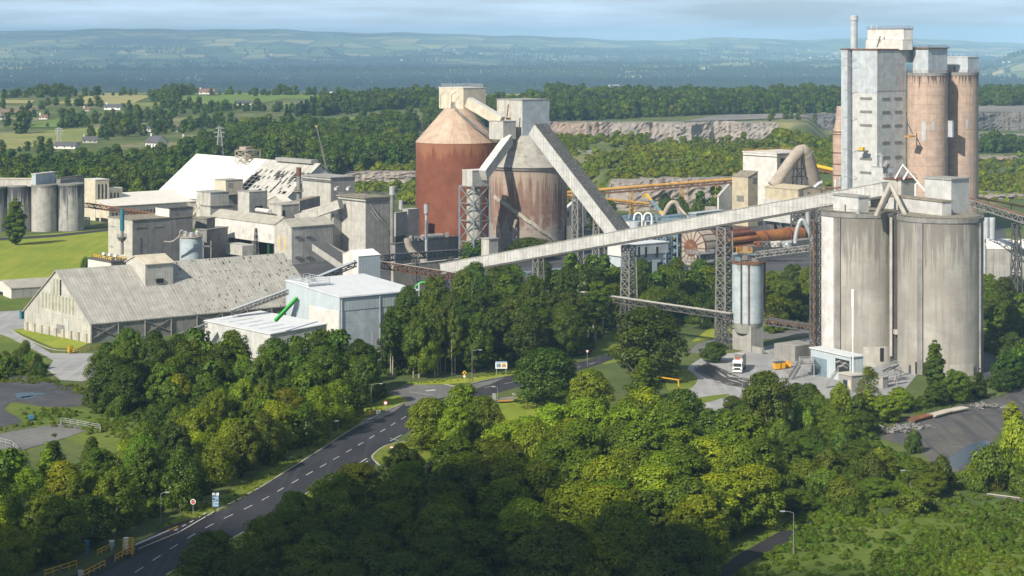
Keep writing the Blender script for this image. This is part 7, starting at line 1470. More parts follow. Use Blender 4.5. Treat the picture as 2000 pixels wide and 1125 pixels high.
def crown_mesh(name, seed, H_, Rr, base, shape='round', ncl=46, per=200, ls=.42, m=None, inner=700, cr=(.22, .36), trunk=None, droop=0):
    r = np.random.default_rng(seed); hc = H_*(1-base); zc = H_*base
    P_ = []; N_ = []; T_ = []; S_ = []
    def env(f):   # crown half-width as a share of Rr at height share f
        if shape == 'round': return np.sqrt(np.clip(1-(2*f-.86)**2/1.35, .02, 1))
        if shape == 'tall': return np.clip(.62+.5*np.sin(np.pi*np.clip(f*1.02, 0, 1))**.7-.25*f, .1, 1)
        if shape == 'cone': return np.clip(1.02-f**1.15, .05, 1)*np.clip(f*6+.35, 0, 1)
        if shape == 'poplar': return np.clip(np.sin(np.pi*np.clip(f*.93+.07, 0, 1))**.6, .12, 1)
        return np.sqrt(np.clip(1-(f*.98)**2, .03, 1))          # dome (bush)
    lob = r.random((7, 3))*np.array([6.28, 3, .28])
    for i in range(ncl):
        f = r.random()**(.8 if shape != 'cone' else 1.2); th = r.random()*6.28
        e = env(f)*(1+sum(l[2]*.35*np.sin(th*(1+k//2)+l[0]+f*l[1]) for k, l in enumerate(lob)))
        rc = Rr*r.uniform(*cr)*(1 if shape in ('round', 'dome') else (.55+.6*e)); rad = max(0, Rr*e-rc*.75)*(r.random()**.35)
        c = np.array([np.cos(th)*rad, np.sin(th)*rad, zc+hc*f*(1-.4*rc/hc)])
        if shape == 'round': c[2] = min(c[2], H_-rc*.6)
        k_ = int(per*(rc/(Rr*.3))**1.4); d = r.normal(size=(k_, 3)); d /= np.linalg.norm(d, axis=1)[:, None]
        out = c-np.array([0, 0, zc+hc*.35]); out /= np.linalg.norm(out)+1e-6
        keep = (d@out > -.45); d = d[keep]
        q = c+d*rc*(r.uniform(.62, 1.05, (len(d), 1)))*np.array([1, 1, .82]); q[:, 2] -= droop*rc*np.abs(r.normal(size=len(d)))*.6
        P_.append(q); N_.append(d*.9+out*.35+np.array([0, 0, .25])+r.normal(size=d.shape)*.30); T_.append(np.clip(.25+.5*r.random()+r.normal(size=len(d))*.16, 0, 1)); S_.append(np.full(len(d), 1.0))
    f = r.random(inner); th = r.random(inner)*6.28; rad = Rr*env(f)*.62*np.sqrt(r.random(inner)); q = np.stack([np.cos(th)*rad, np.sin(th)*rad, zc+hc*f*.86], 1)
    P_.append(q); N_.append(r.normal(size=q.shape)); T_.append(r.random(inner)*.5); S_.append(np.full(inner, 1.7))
    Pn = np.concatenate(P_); Nn = np.concatenate(N_); Tn = np.concatenate(T_); Sn = np.concatenate(S_); ok = Pn[:, 2] > .05; Pn, Nn, Tn, Sn = Pn[ok], Nn[ok], Tn[ok], Sn[ok]
    Nn /= np.linalg.norm(Nn, axis=1)[:, None]+1e-6; rv = r.normal(size=Nn.shape); a = np.cross(Nn, rv); a /= np.linalg.norm(a, axis=1)[:, None]+1e-6; b = np.cross(Nn, a)
    s = ls*r.uniform(.65, 1.3, len(Pn))*Sn; s1 = (s*.5)[:, None]; s2 = (s*r.uniform(.3, .5, len(Pn)))[:, None]; bend = Nn*s1*.35
    V = np.stack([Pn-a*s1-bend, Pn-b*s2, Pn+a*s1-bend, Pn+b*s2], 1).reshape(-1, 3); n = len(Pn); Fq = np.arange(n*4).reshape(n, 4)
    me = npmesh(name, V, Fq, m or LEAF); at = me.attributes.new('tone', 'FLOAT', 'FACE'); at.data.foreach_set('value', Tn.astype(np.float32)); return me
def trunk_mesh(name, seed, H_, Rr, base, r0=.3, limbs=6, m=None, stems=1):
    r = np.random.default_rng(seed); mb = MB()
    for s_ in range(stems):
        ox, oy = (0, 0) if stems == 1 else r.uniform(-Rr*.35, Rr*.35, 2); lean = r.normal(size=2)*.25
        top = H_*(.72 if stems == 1 else .85); pts = [(ox+lean[0]*t*2, oy+lean[1]*t*2, top*t) for t in (0, .2, .45, .7, 1)]; mb.tube(pts, [r0*1.25, r0, r0*.75, r0*.5, r0*.15], 7)
        for i in range(limbs):
            t = r.uniform(max(.3, base), .8); th = r.random()*6.28; q = np.array([ox+lean[0]*t*2, oy+lean[1]*t*2, top*t]); l_ = Rr*r.uniform(.4, .75)*(1 if stems == 1 else .4)
            mb.tube([q, q+np.array([np.cos(th)*l_*.5, np.sin(th)*l_*.5, l_*.45]), q+np.array([np.cos(th)*l_, np.sin(th)*l_, l_*1.0])], [r0*.42, r0*.3, r0*.1], 5)
    o = mb.build(name, m or BARK); me = o.data; bpy.data.objects.remove(o); return me
#      kind: (height, radius, crown mesh, trunk mesh)
K = {}
K['broad']  = (12, 6.2, crown_mesh('crown_a', 1, 12, 6.2, .10, 'round', 104, 230, .40, cr=(.14, .27)), trunk_mesh('trunk_a', 1, 12, 6, .15, .34))
K['broad2'] = (12, 5.4, crown_mesh('crown_b', 2, 12, 5.4, .12, 'round', 84, 240, .40, cr=(.16, .30)), trunk_mesh('trunk_b', 2, 12, 5.4, .15, .3))
K['lumpy']  = (13, 5.6, crown_mesh('crown_c', 3, 13, 5.6, .12, 'tall', 96, 230, .42, cr=(.14, .28)), trunk_mesh('trunk_c', 3, 13, 5.6, .2, .3))
K['tall']   = (18, 4.4, crown_mesh('crown_d', 4, 18, 4.4, .32, 'tall', 90, 200, .40, cr=(.15, .28)), trunk_mesh('trunk_d', 4, 18, 4.4, .3, .24, 8, BARKP, 2))
K['airy']   = (12, 3.6, crown_mesh('crown_e', 5, 12, 3.6, .14, 'tall', 50, 120, .32, cr=(.2, .34), inner=250, droop=.5), trunk_mesh('trunk_e', 5, 12, 3.6, .15, .16, 8, BARKP))
K['cone']   = (11, 3.3, crown_mesh('crown_f', 6, 11, 3.3, .06, 'cone', 60, 120, .34, cr=(.2, .32)), trunk_mesh('trunk_f', 6, 11, 3, .1, .2))
K['poplar'] = (11, 2.1, crown_mesh('crown_g', 7, 11, 2.1, .05, 'poplar', 110, 150, .30, cr=(.22, .36)), trunk_mesh('trunk_g', 7, 11, 2, .1, .18))
K['bush']   = (3.6, 3.0, crown_mesh('crown_h', 8, 3.6, 3.0, .0, 'dome', 60, 150, .27, cr=(.18, .32), inner=400), trunk_mesh('trunk_h', 8, 3.6, 2.5, .1, .08, 4, None, 3))
K['bush2']  = (3.0, 3.4, crown_mesh('crown_i', 9, 3.0, 3.4, .0, 'dome', 46, 110, .26, cr=(.16, .32), inner=300), trunk_mesh('trunk_i', 9, 3, 2.5, .1, .07, 4, None, 3))
K['willow'] = (12, 5.0, crown_mesh('crown_j', 10, 12, 5.0, .06, 'round', 60, 150, .34, cr=(.2, .32), droop=.9), trunk_mesh('trunk_j', 10, 12, 5, .15, .26))
TONES = {'dark': (.70, .76, .62, 1), 'mid': (1.1, 1.12, .85, 1), 'bright': (1.6, 1.6, .9, 1), 'yellow': (2.15, 1.85, .8, 1), 'grey': (1.12, 1.08, 1.5, 1), 'olive': (1.3, 1.12, .75, 1), 'russet': (1.35, 1.05, .8, 1)}
TWORD = {'dark': 'dark', 'mid': 'mid-green', 'bright': 'bright', 'yellow': 'yellow-green', 'grey': 'grey-green', 'olive': 'olive', 'russet': 'brownish'}
KWORD = {'broad': 'round tree', 'broad2': 'billowing tree', 'lumpy': 'lumpy tree', 'tall': 'slim tree', 'airy': 'birch-like tree', 'cone': 'pointed tree', 'poplar': 'upright tree', 'bush': 'domed bush', 'bush2': 'spreading bush', 'willow': 'feathery tree'}
ORD = ['first', 'second', 'third', 'fourth', 'fifth', 'sixth', 'seventh', 'eighth', 'ninth', 'tenth', 'eleventh', 'twelfth', 'thirteenth', 'fourteenth', 'fifteenth', 'sixteenth', 'seventeenth', 'eighteenth', 'nineteenth', 'twentieth']
ntree = 0
def tree(kind, tone, p, h, wd, label, group, jit=.08):
    global ntree; ntree += 1
    H_, Rr, cm, tm = K[kind]; isb = kind.startswith('bush')
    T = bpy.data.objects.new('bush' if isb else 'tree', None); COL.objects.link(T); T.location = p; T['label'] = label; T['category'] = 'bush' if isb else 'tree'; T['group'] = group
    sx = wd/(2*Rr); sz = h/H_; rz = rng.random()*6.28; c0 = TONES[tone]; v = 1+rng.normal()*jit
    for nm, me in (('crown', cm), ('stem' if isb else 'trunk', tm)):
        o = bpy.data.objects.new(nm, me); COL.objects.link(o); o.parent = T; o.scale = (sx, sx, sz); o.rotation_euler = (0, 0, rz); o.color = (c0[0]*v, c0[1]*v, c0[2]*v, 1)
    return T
PEND = []      # trees are gathered zone by zone so that each label can count along its own row
def add(kind, tone, px, py, h, wd, zone, group):
    p = TG(px, py) if py < 460 else G(px, py); PEND.append([kind, tone, p, h, wd, zone, group, px])
def pxm(px_len, p): return px_len*p.y/F
# --- single trees measured from the picture: kind, tone, column, ground row, height and width in picture units, full label
ONE = [
 ('broad', 'dark', 1066, 793, 112, 172, 'large round dark bushy tree standing alone on the lawn by the billboard'),
 ('broad', 'dark', 1268, 742, 140, 188, 'biggest tree beside the loading yard, broad cone of dark green'),
 ('cone', 'mid', 1258, 784, 98, 108, 'smaller pointed green tree in front of the big cone-shaped one by the yard'),
 ('broad2', 'bright', 1150, 830, 108, 104, 'light green rounded tree at the right edge of the oval lawn'),
 ('lumpy', 'bright', 905, 862, 112, 92, 'bright tree at the roadside, tallest of the clump left of the oval lawn'),
 ('broad', 'bright', 838, 878, 100, 118, 'wide bright green tree leftmost in the roadside clump opposite the junction'),
 ('broad2', 'yellow', 885, 886, 92, 80, 'yellow-green tree at the front of the roadside clump opposite the junction'),
 ('broad', 'olive', 945, 872, 98, 90, 'olive green tree rightmost in the roadside clump opposite the junction'),
 ('poplar', 'mid', 1826, 772, 108, 46, 'slim upright poplar in front of the right twin silo'),
 ('airy', 'mid', 1697, 802, 86, 56, 'slender birch-like tree between the grey cabin and the right twin silo'),
 ('broad', 'mid', 1497, 858, 132, 128, 'big round green tree below the yellow bins at the yard edge'),
 ('poplar', 'mid', 30, 479, 92, 50, 'lone upright leafy tree on the lawn before the old silos'),
 ('bush', 'mid', 166, 527, 26, 22, 'small bush at the corner of the fan shed by the lawn'),
 ('broad2', 'mid', 928, 512, 44, 74, 'round bright bush-like tree right below the braced steel tower'),
 ('broad', 'dark', 1035, 508, 44, 100, 'low dark round tree at the foot of the brown silo'),
 ('bush', 'yellow', 1985, 905, 90, 84, 'bright yellowish shrub at the right edge beside the gravel track'),
 ('poplar', 'yellow', 1978, 870, 86, 46, 'pointed yellow-green conifer-like tree at the right edge beside the gravel track'),
 ('bush2', 'mid', 1935, 955, 84, 130, 'wide shrub mound right of the puddled gravel track'),
 ('bush', 'dark', 1838, 962, 72, 76, 'grey-green round bush below the end of the gravel track'),
 ('bush', 'grey', 1784, 884, 44, 44, 'small grey-green bush at the left edge of the gravel track'),
 ('cone', 'mid', 1120, 560, 36, 60, 'small dark tree under the long conveyor next to the blue-grey pipe bridge'),
 ('broad2', 'dark', 1395, 708, 40, 60, 'low rounded shrub beside the back road under the small silo'),
]
GTREE = 'trees around the works'
for k_, t_, px, py, hp_, wp, lb in ONE:
    p = TG(px, py) if py < 460 else G(px, py); tree(k_, t_, p, pxm(hp_, p), pxm(wp, p), lb, GTREE, .03)
# --- woods: scattered in ground outlines
def inpoly(x, y, poly):
    c = False; j = len(poly)-1
    for i in range(len(poly)):
        xi, yi = poly[i]; xj, yj = poly[j]
        if (yi > y) != (yj > y) and x < (xj-xi)*(y-yi)/(yj-yi)+xi: c = not c
        j = i
    return c
def zone(poly, gap, kinds, tones, h, wd, where, group, seed, rows=('front row', 'middle row', 'back row'), toneat=None, avoid=(), limit=200, hat=None):
    """Trees about `gap` metres apart inside an outline given on the picture; rows split front to back for the labels."""
    r = np.random.default_rng(seed); gp = [tuple((TG(x, y) if y < 460 else G(x, y)).xy) for x, y in poly]; xs, ys = [p[0] for p in gp], [p[1] for p in gp]; got = []
    for _ in range(9000):
        x, y = r.uniform(min(xs), max(xs)), r.uniform(min(ys), max(ys))
        if not inpoly(x, y, gp): continue
        if any((x-a)**2+(y-b)**2 < gap**2 for a, b in got): continue
        got.append((x, y))
        if len(got) >= limit: break
    if not got: return
    ds = sorted(p[1] for p in got); n = len(ds); cuts = [ds[min(n-1, int(n*i/len(rows)))] for i in range(1, len(rows))]
    for x, y in got:
        a = x*F/y+1000; row = sum(y >= c for c in cuts); kd = kinds[r.integers(len(kinds))]; hh = r.uniform(*h)
        if hat: hh *= hat(a, y)
        tn = (toneat(a, y, r) if toneat else tones[r.integers(len(tones))])
        PEND.append([kd, tn, Vector((x, y, tz(a, y))), hh, (hh*r.uniform(.75, 1.05) if wd is None else r.uniform(*wd)), rows[row]+' of '+where, group, a])
WL = 'trees of the roadside wood on the left'; W3 = 'trees of the large wood in the centre'
def toneL(a, y, r): return r.choice(['bright', 'mid', 'olive', 'yellow', 'grey', 'dark'], p=[.3, .25, .12, .13, .08, .12])
zone([(-20, 1000), (60, 960), (150, 945), (290, 925), (330, 870), (300, 838), (400, 800), (560, 860), (665, 835), (560, 898), (400, 978), (250, 1040), (130, 1090), (-20, 1190)], 7.4, ['broad', 'broad2', 'lumpy', 'airy', 'willow', 'cone'], None, (8.5, 12.5), (7.5, 11.5), 'the wood left of the main road', WL, 11, ('front row', 'second row', 'third row', 'fourth row', 'back row'), toneL, limit=75)
zone([(195, 752), (330, 745), (560, 740), (735, 760), (752, 780), (670, 830), (560, 855), (400, 795), (300, 815), (180, 800)], 8.2, ['broad', 'broad2', 'lumpy', 'willow', 'airy'], None, (9, 13), (8, 12.5), 'the thicket below the pale blue halls', WL, 12, ('front row', 'middle row', 'back row'), lambda a, y, r: r.choice(['dark', 'mid', 'bright', 'olive', 'russet'], p=[.34, .36, .14, .13, .03]), limit=46)
zone([(180, 742), (330, 722), (470, 745), (640, 742), (725, 765), (560, 775), (350, 770), (200, 765)], 9.5, ['broad', 'broad2', 'lumpy'], ['dark', 'dark', 'mid'], (10.5, 14), (9, 12.5), 'the dark trees beside the low grey hall', WL, 13, ('front row', 'back row'), limit=24)
zone([(765, 742), (860, 738), (985, 722), (1150, 695), (1170, 650), (1120, 618), (960, 610), (860, 625), (770, 690)], 8.6, ['broad', 'lumpy', 'broad2', 'tall'], ['dark', 'dark', 'dark', 'mid'], (13, 17.5), (9.5, 13), 'the dark copse behind the road junction', 'trees of the dark copse', 14, ('front row', 'second row', 'third row', 'back row'), limit=52)
zone([(748, 742), (780, 740), (910, 732), (905, 724), (760, 730)], 4.6, ['tall'], ['dark', 'mid', 'olive'], (17, 20), (5, 6.5), 'bare-stemmed trees above the junction', 'trees of the dark copse', 15, ('line',), limit=14)
def tone3(a, y, r):
    if a < 930: return r.choice(['dark', 'mid', 'olive'], p=[.5, .35, .15])
    return r.choice(['bright', 'yellow', 'mid', 'grey', 'dark', 'russet'], p=[.50, .14, .24, .08, .03, .01])
zone([(940, 965), (1020, 905), (1110, 880), (1250, 868), (1400, 882), (1480, 940), (1520, 1020), (1450, 1060), (1370, 1110), (1340, 1230), (1080, 1230), (940, 1100)], 9.0, ['broad', 'broad2', 'lumpy', 'broad'], None, (10.5, 13.5), (12, 15), 'the sunlit wood in the centre foreground', W3, 16, ('front row', 'second row', 'third row', 'fourth row', 'back row'), tone3, limit=70)
zone([(415, 1160), (520, 1100), (640, 1040), (720, 990), (850, 960), (935, 975), (935, 1230), (380, 1230)], 8.6, ['broad', 'broad2', 'lumpy', 'broad2'], None, (9, 12), (10.5, 13.5), 'the dark wood right of the main road', W3, 17, ('front row', 'second row', 'third row', 'back row'), tone3, limit=50)
zone([(1560, 850), (1600, 812), (1700, 815), (1780, 800), (1900, 775), (1990, 755), (1990, 770), (1850, 790), (1745, 815), (1700, 850), (1640, 870)], 6.6, ['broad2', 'lumpy', 'bush', 'cone', 'broad'], ['dark', 'mid', 'mid', 'olive', 'bright'], (5.5, 9), (6, 8.5), 'the tree line below the twin silos', 'trees below the twin silos', 18, ('front row', 'back row'), limit=34)
zone([(1390, 800), (1440, 830), (1430, 880), (1560, 905), (1570, 860), (1600, 815), (1560, 800)], 7.0, ['broad2', 'broad', 'bush'], ['mid', 'dark'], (5, 9), (6.5, 9), 'the trees at the loading yard edge', 'trees below the twin silos', 19, ('front row', 'back row'), limit=12)
zone([(1520, 900), (1600, 870), (1690, 900), (1810, 960), (1850, 1000), (1690, 1020), (1560, 1010), (1500, 960)], 8.5, ['bush', 'bush', 'broad2'], ['dark', 'mid', 'mid', 'olive'], (3.8, 6.4), (7, 10), 'the scrub thicket above the narrow lane', 'bushes of the right scrub', 20, ('front row', 'middle row', 'back row'), limit=40)
zone([(1900, 960), (1990, 930), (2060, 930), (2060, 980), (1960, 968)], 5.0, ['bush', 'bush2'], ['mid', 'olive', 'dark'], (3, 4.5), (5, 7), 'the shrubs above the track bed at the right', 'bushes of the right scrub', 21, ('line',), limit=12)
zone([(1925, 650), (2060, 690), (2060, 560), (1960, 520), (1925, 530)], 11, ['broad', 'broad2', 'lumpy'], ['dark', 'mid', 'olive'], (7, 11), (8, 12), 'the trees right of the twin silos', 'trees right of the twin silos', 22, ('front row', 'back row'), limit=24)
zone([(1950, 770), (2060, 740), (2060, 690), (1990, 700)], 8, ['broad', 'lumpy'], ['dark', 'mid'], (8, 12), (8, 10), 'the dark trees at the right edge by the blue yard', 'trees right of the twin silos', 23, ('line',), limit=8)
zone([(1505, 655), (1590, 640), (1590, 575), (1500, 560)], 9, ['broad2', 'lumpy', 'airy'], ['mid', 'dark', 'olive'], (9, 13), (8, 11), 'the trees behind the rusty pipe bridge', 'trees behind the long conveyor', 24, ('front row', 'back row'), limit=12)
zone([(1170, 650), (1300, 648), (1425, 640), (1430, 560), (1320, 560), (1150, 590)], 9.5, ['broad', 'broad2', 'lumpy', 'airy'], ['dark', 'mid', 'dark', 'olive'], (9, 13), (9, 12), 'the trees between the two tall trestles', 'trees behind the long conveyor', 25, ('front row', 'middle row', 'back row'), limit=34)
zone([(880, 600), (1000, 590), (1160, 600), (1200, 560), (1090, 560), (900, 565)], 10, ['broad', 'broad2'], ['dark', 'mid'], (8, 11), (8, 12), 'the trees under the long conveyor, left part', 'trees behind the long conveyor', 26, ('front row', 'back row'), limit=20)
zone([(-10, 745), (70, 735), (95, 738), (60, 700), (-10, 715)], 5, ['bush', 'bush2', 'airy'], ['mid', 'olive', 'dark'], (3, 6), (4, 7), 'the bushes left of the works road', 'bushes of the left clearing', 27, ('line',), limit=12)
zone([(165, 805), (240, 815), (280, 800), (255, 770), (180, 770)], 5, ['bush', 'bush2'], ['dark', 'mid'], (3.2, 5), (5, 7), 'the dark bushes between slate ground and wood', 'bushes of the left clearing', 28, ('line',), limit=9)
zone([(1040, 448), (1190, 450), (1190, 425), (1110, 425)], 8, ['broad2', 'cone'], ['dark', 'mid'], (7, 10), (7, 10), 'the dark trees behind the mossy conveyor', 'trees behind the works', 29, ('line',), limit=9)
zone([(1290, 432), (1430, 436), (1480, 424), (1440, 410), (1290, 418)], 9, ['cone', 'broad2', 'bush'], ['dark', 'mid'], (7, 12), (8, 12), 'the dark trees below the rock face', 'trees behind the works', 30, ('line',), limit=15)
# which of them show: nearest first over a coarse picture grid; the ones that show most become trees of their own
from collections import defaultdict
grid = np.zeros((300, 560), bool); vis = []
for q in sorted(PEND, key=lambda q: q[2].y):
    p, hh, ww = q[2], q[3], q[4]; cx = (p.x*F/p.y+1000)/4; yb = (YH+(H-p.z)*F/p.y)/4; yt = (YH+(H-p.z-hh)*F/p.y)/4; rx = ww/2*F/p.y/4; cy = (yb*.9+yt*1.1)/2; ry = max(1, (yb-yt)/2)
    ys, xs = np.mgrid[max(0, int(yt)):min(300, int(yb)+1), max(0, int(cx-rx+30)):min(560, int(cx+rx+31))]
    m_ = (((xs-30-cx)/max(rx, 1))**2+((ys-cy)/ry)**2 < 1); n = int((m_ & ~grid[ys, xs] & (xs >= 30) & (xs < 530) & (ys < 281)).sum()) if m_.size else 0
    if m_.size: grid[ys[m_], xs[m_]] = True
    vis.append((n, q))
vis = [v for v in vis if v[0] > 0]; vis.sort(key=lambda v: -v[0])
TREES_ = [v for v in vis if not v[1][0].startswith('bush')]; BUSH_ = [v for v in vis if v[1][0].startswith('bush')]
keep = [v[1] for v in TREES_[:268]+BUSH_[:140]]; REST = [v[1] for v in TREES_[268:]+BUSH_[140:]]
print('TREES kept', len(keep), 'rest', len(REST), 'hidden', len(PEND)-len(vis))
byz = defaultdict(list)
for q in keep: byz[(q[5], q[0], q[1])].append(q)
for (zn, kd, tn), qs in byz.items():
    qs.sort(key=lambda q: q[7])
    for i, q in enumerate(qs):
        o_ = '' if len(qs) == 1 else ('leftmost ' if i == 0 else 'rightmost ' if i == len(qs)-1 else ORD[min(i, 19)]+' ')
        lb = (o_+TWORD[tn]+' '+KWORD[kd]+', '+zn.replace('line of', 'along')).strip()
        if len(lb.split()) > 16: print('LONG', lb)
        tree(kd, tn, q[2], q[3], q[4], lb, q[6])
# ---------------------------------------------------------------- far woods, hedges and scrub too many to count
FM = [crown_mesh('far_crown_%d' % i, 40+i, 11, rr_, .06, sh, 22, 46, 1.05, LEAF if i < 3 else LEAFD, 120, (.26, .42)) for i, (rr_, sh) in enumerate(((5.2, 'round'), (4.6, 'tall'), (5.6, 'round'), (3.0, 'cone')))]
FB = [crown_mesh('scrub_crown_%d' % i, 60+i, 2.2, 2.0, .0, 'dome', 16, 60, .34, LEAF, 90, (.24, .42)) for i in range(2)]
FB2 = [crown_mesh('weed_crown_%d' % i, 70+i, .9, 1.3, .0, 'dome', 14, 40, .22, LEAF, 40, (.24, .45)) for i in range(2)]
def scatter(name, pts, scl, meshes, tint, seed, zs=None):
    """One mass of vegetation: points with a plant instanced on each."""
    r = np.random.default_rng(seed); me = bpy.data.meshes.new(name); me.vertices.add(len(pts)); me.vertices.foreach_set('co', np.asarray(pts, np.float32).ravel())
    s3 = np.stack([scl, scl, scl*(zs if zs is not None else r.uniform(.8, 1.25, len(scl)))], 1)
    me.attributes.new('scl', 'FLOAT_VECTOR', 'POINT').data.foreach_set('vector', s3.astype(np.float32).ravel()); me.attributes.new('rot', 'FLOAT', 'POINT').data.foreach_set('value', (r.random(len(scl))*6.28).astype(np.float32)); me.attributes.new('pick', 'INT', 'POINT').data.foreach_set('value', r.integers(0, len(meshes), len(scl)).astype(np.int32)); me.update()
    o = bpy.data.objects.new(name, me); COL.objects.link(o); o['kind'] = 'stuff'; o.color = tint
    g = bpy.data.node_groups.new(name+'_nodes', 'GeometryNodeTree'); g.interface.new_socket('Geometry', in_out='INPUT', socket_type='NodeSocketGeometry'); g.interface.new_socket('Geometry', in_out='OUTPUT', socket_type='NodeSocketGeometry')
    N = g.nodes.new; L = g.links.new; gi, go = N('NodeGroupInput'), N('NodeGroupOutput'); ip = N('GeometryNodeInstanceOnPoints'); ip.inputs['Pick Instance'].default_value = True; jn = N('GeometryNodeJoinGeometry')
    for mesh in reversed(meshes):
        # a plant of each kind really standing in the scene serves as the pattern
        oi = N('GeometryNodeObjectInfo'); oi.inputs['Object'].default_value = PAT[mesh.name]; oi.inputs['As Instance'].default_value = True; oi.transform_space = 'ORIGINAL'; L(oi.outputs['Geometry'], jn.inputs[0])
    def attr(nm, t): a = N('GeometryNodeInputNamedAttribute'); a.data_type = t; a.inputs[0].default_value = nm; return a.outputs[0]
    cx = N('ShaderNodeCombineXYZ'); L(attr('rot', 'FLOAT'), cx.inputs[2]); L(gi.outputs[0], ip.inputs['Points']); L(jn.outputs[0], ip.inputs['Instance']); L(attr('pick', 'INT'), ip.inputs['Instance Index']); L(cx.outputs[0], ip.inputs['Rotation']); L(attr('scl', 'FLOAT_VECTOR'), ip.inputs['Scale'])
    L(ip.outputs[0], go.inputs[0]); md = o.modifiers.new('scatter', 'NODES'); md.node_group = g; return o
PAT = {}
FILL = REST
for i, (me, px, py, lb) in enumerate(((FM[0], 40, 262, 'lone round tree in the pale meadow on the left'), (FM[1], 221, 262, 'tree at the meadow edge above the barns, left of the grey-roofed house'), (FM[2], 243, 268, 'rounded tree between the barns and the white gabled house'), (FM[3], 560, 232, 'dark pointed tree at the edge of the far conifer plantation'), (FB[0], 700, 372, 'scrub bush at the foot of the small rock ledge'), (FB[1], 1430, 415, 'scrub bush beside the gabled shed at the rock face'), (FB2[0], 1700, 1010, 'low weed clump in the rough scrub right of the lane'), (FB2[1], 1850, 1010, 'low weed clump in the rough scrub at the far right'))):
    p = TG(px, py) if py < 460 else G(px, py); o = bpy.data.objects.new('tree' if i < 4 else 'bush' if i < 6 else 'weed_clump', me); COL.objects.link(o); o.location = p; s_ = 1.7 if i == 0 else 1.3 if i < 4 else 1; o.scale = (s_,)*3; tag(o, lb, 'tree' if i < 4 else 'bush' if i < 6 else 'weed'); PAT[me.name] = o
def pts_in(polys, gap, seed, dens=None, lim=20000):
    r = np.random.default_rng(seed); out = []
    for poly in polys:
        gp = [tuple(TG(x, y).xy) for x, y in poly]; xs, ys = [p[0] for p in gp], [p[1] for p in gp]; A = (max(xs)-min(xs))*(max(ys)-min(ys)); n = int(A/gap**2)
        for x, y in zip(r.uniform(min(xs), max(xs), n), r.uniform(min(ys), max(ys), n)):
            if inpoly(x, y, gp) and (dens is None or r.random() < dens(x, y)): out.append((x, y, tz(x*F/y+1000, y)-.3))
    return np.array(out[:lim])
def nz(x, y, s): return .5+.25*(math.sin(x/s+1.1)*math.cos(y/s*.8)+math.sin(x/s*2.3-y/s*1.7)+.6*math.cos(x/s*4.1+y/s*3.3))
# wooded belt behind the works, left and centre
w1 = pts_in([[(-40, 425), (160, 420), (300, 392), (380, 330), (480, 325), (640, 345), (700, 338), (812, 330), (812, 240), (640, 262), (560, 258), (480, 262), (420, 288), (330, 320), (240, 320), (180, 326), (100, 332), (-40, 340)],
             [(1070, 237), (1150, 236), (1290, 229), (1400, 224), (1640, 222), (1640, 190), (1400, 196), (1200, 192), (1070, 186)], [(620, 228), (812, 212), (860, 210), (860, 196), (620, 205)], [(830, 260), (1070, 250), (1070, 205), (830, 205)],
             [(1905, 300), (2060, 300), (2060, 292), (1905, 296)], [(1905, 208), (2060, 208), (2060, 188), (1905, 188)]], 8.2, 31, None, 9000)
m1 = np.array([nz(x+200, y*.6, 70)+rng.normal()*.25 > .72 for x, y, z in w1])
scatter('woodland', w1[~m1], rng.uniform(.7, 1.4, int((~m1).sum())), FM[:3], (.80, .90, .66, 1), 32); scatter('pale_woodland', w1[m1], rng.uniform(.5, 1.2, int(m1.sum())), FM[:3], (1.6, 1.4, .75, 1), 44)
w2 = pts_in([[(560, 232), (760, 212), (860, 212), (860, 195), (745, 196), (640, 205)], [(1100, 226), (1640, 228), (1640, 200), (1100, 200)]], 7.5, 33)
scatter('conifer_plantation', w2, rng.uniform(.9, 1.3, len(w2)), [FM[3]], (.9, 1.05, 1.1, 1), 34)
# ridge trees and hedges between the far fields
hed = []
r_ = np.random.default_rng(35)
for (x0, y0), (x1, y1), gp_, sp in [((0, 192), (260, 186), 7, 16), ((90, 186), (215, 178), 5, 30), ((300, 190), (370, 183), 5, 14), ((320, 200), (470, 180), 9, 20), ((470, 186), (640, 186), 6, 22), ((90, 206), (250, 210), 7, 6), ((250, 210), (430, 214), 7, 5), ((300, 186), (620, 184), 8, 10), ((140, 232), (255, 226), 8, 8), ((0, 226), (150, 232), 7, 8), ((120, 250), (270, 232), 8, 8), ((0, 244), (120, 250), 8, 6), ((255, 250), (275, 228), 8, 14), ((270, 232), (420, 214), 8, 26), ((330, 208), (345, 186), 7, 8), ((0, 300), (110, 297), 8, 12), ((180, 276), (250, 262), 8, 10), ((430, 214), (640, 222), 8, 24), ((240, 262), (330, 250), 8, 16), ((320, 262), (430, 240), 7, 24), ((0, 212), (90, 214), 8, 4)]:
    a, b = TG(x0, y0), TG(x1, y1); n = int((b-a).length/gp_*(.75+sp/18))
    for t in r_.random(n): p = a+(b-a)*t+Vector((r_.normal()*sp*.4, r_.normal()*sp, 0)); hed.append((p.x, p.y, tz(p.x*F/p.y+1000, p.y)-.5))
hed = np.array(hed); scatter('hedgerows', hed, rng.uniform(.25, 1.05, len(hed)), FM[:3], (.85, .95, .85, 1), 36)
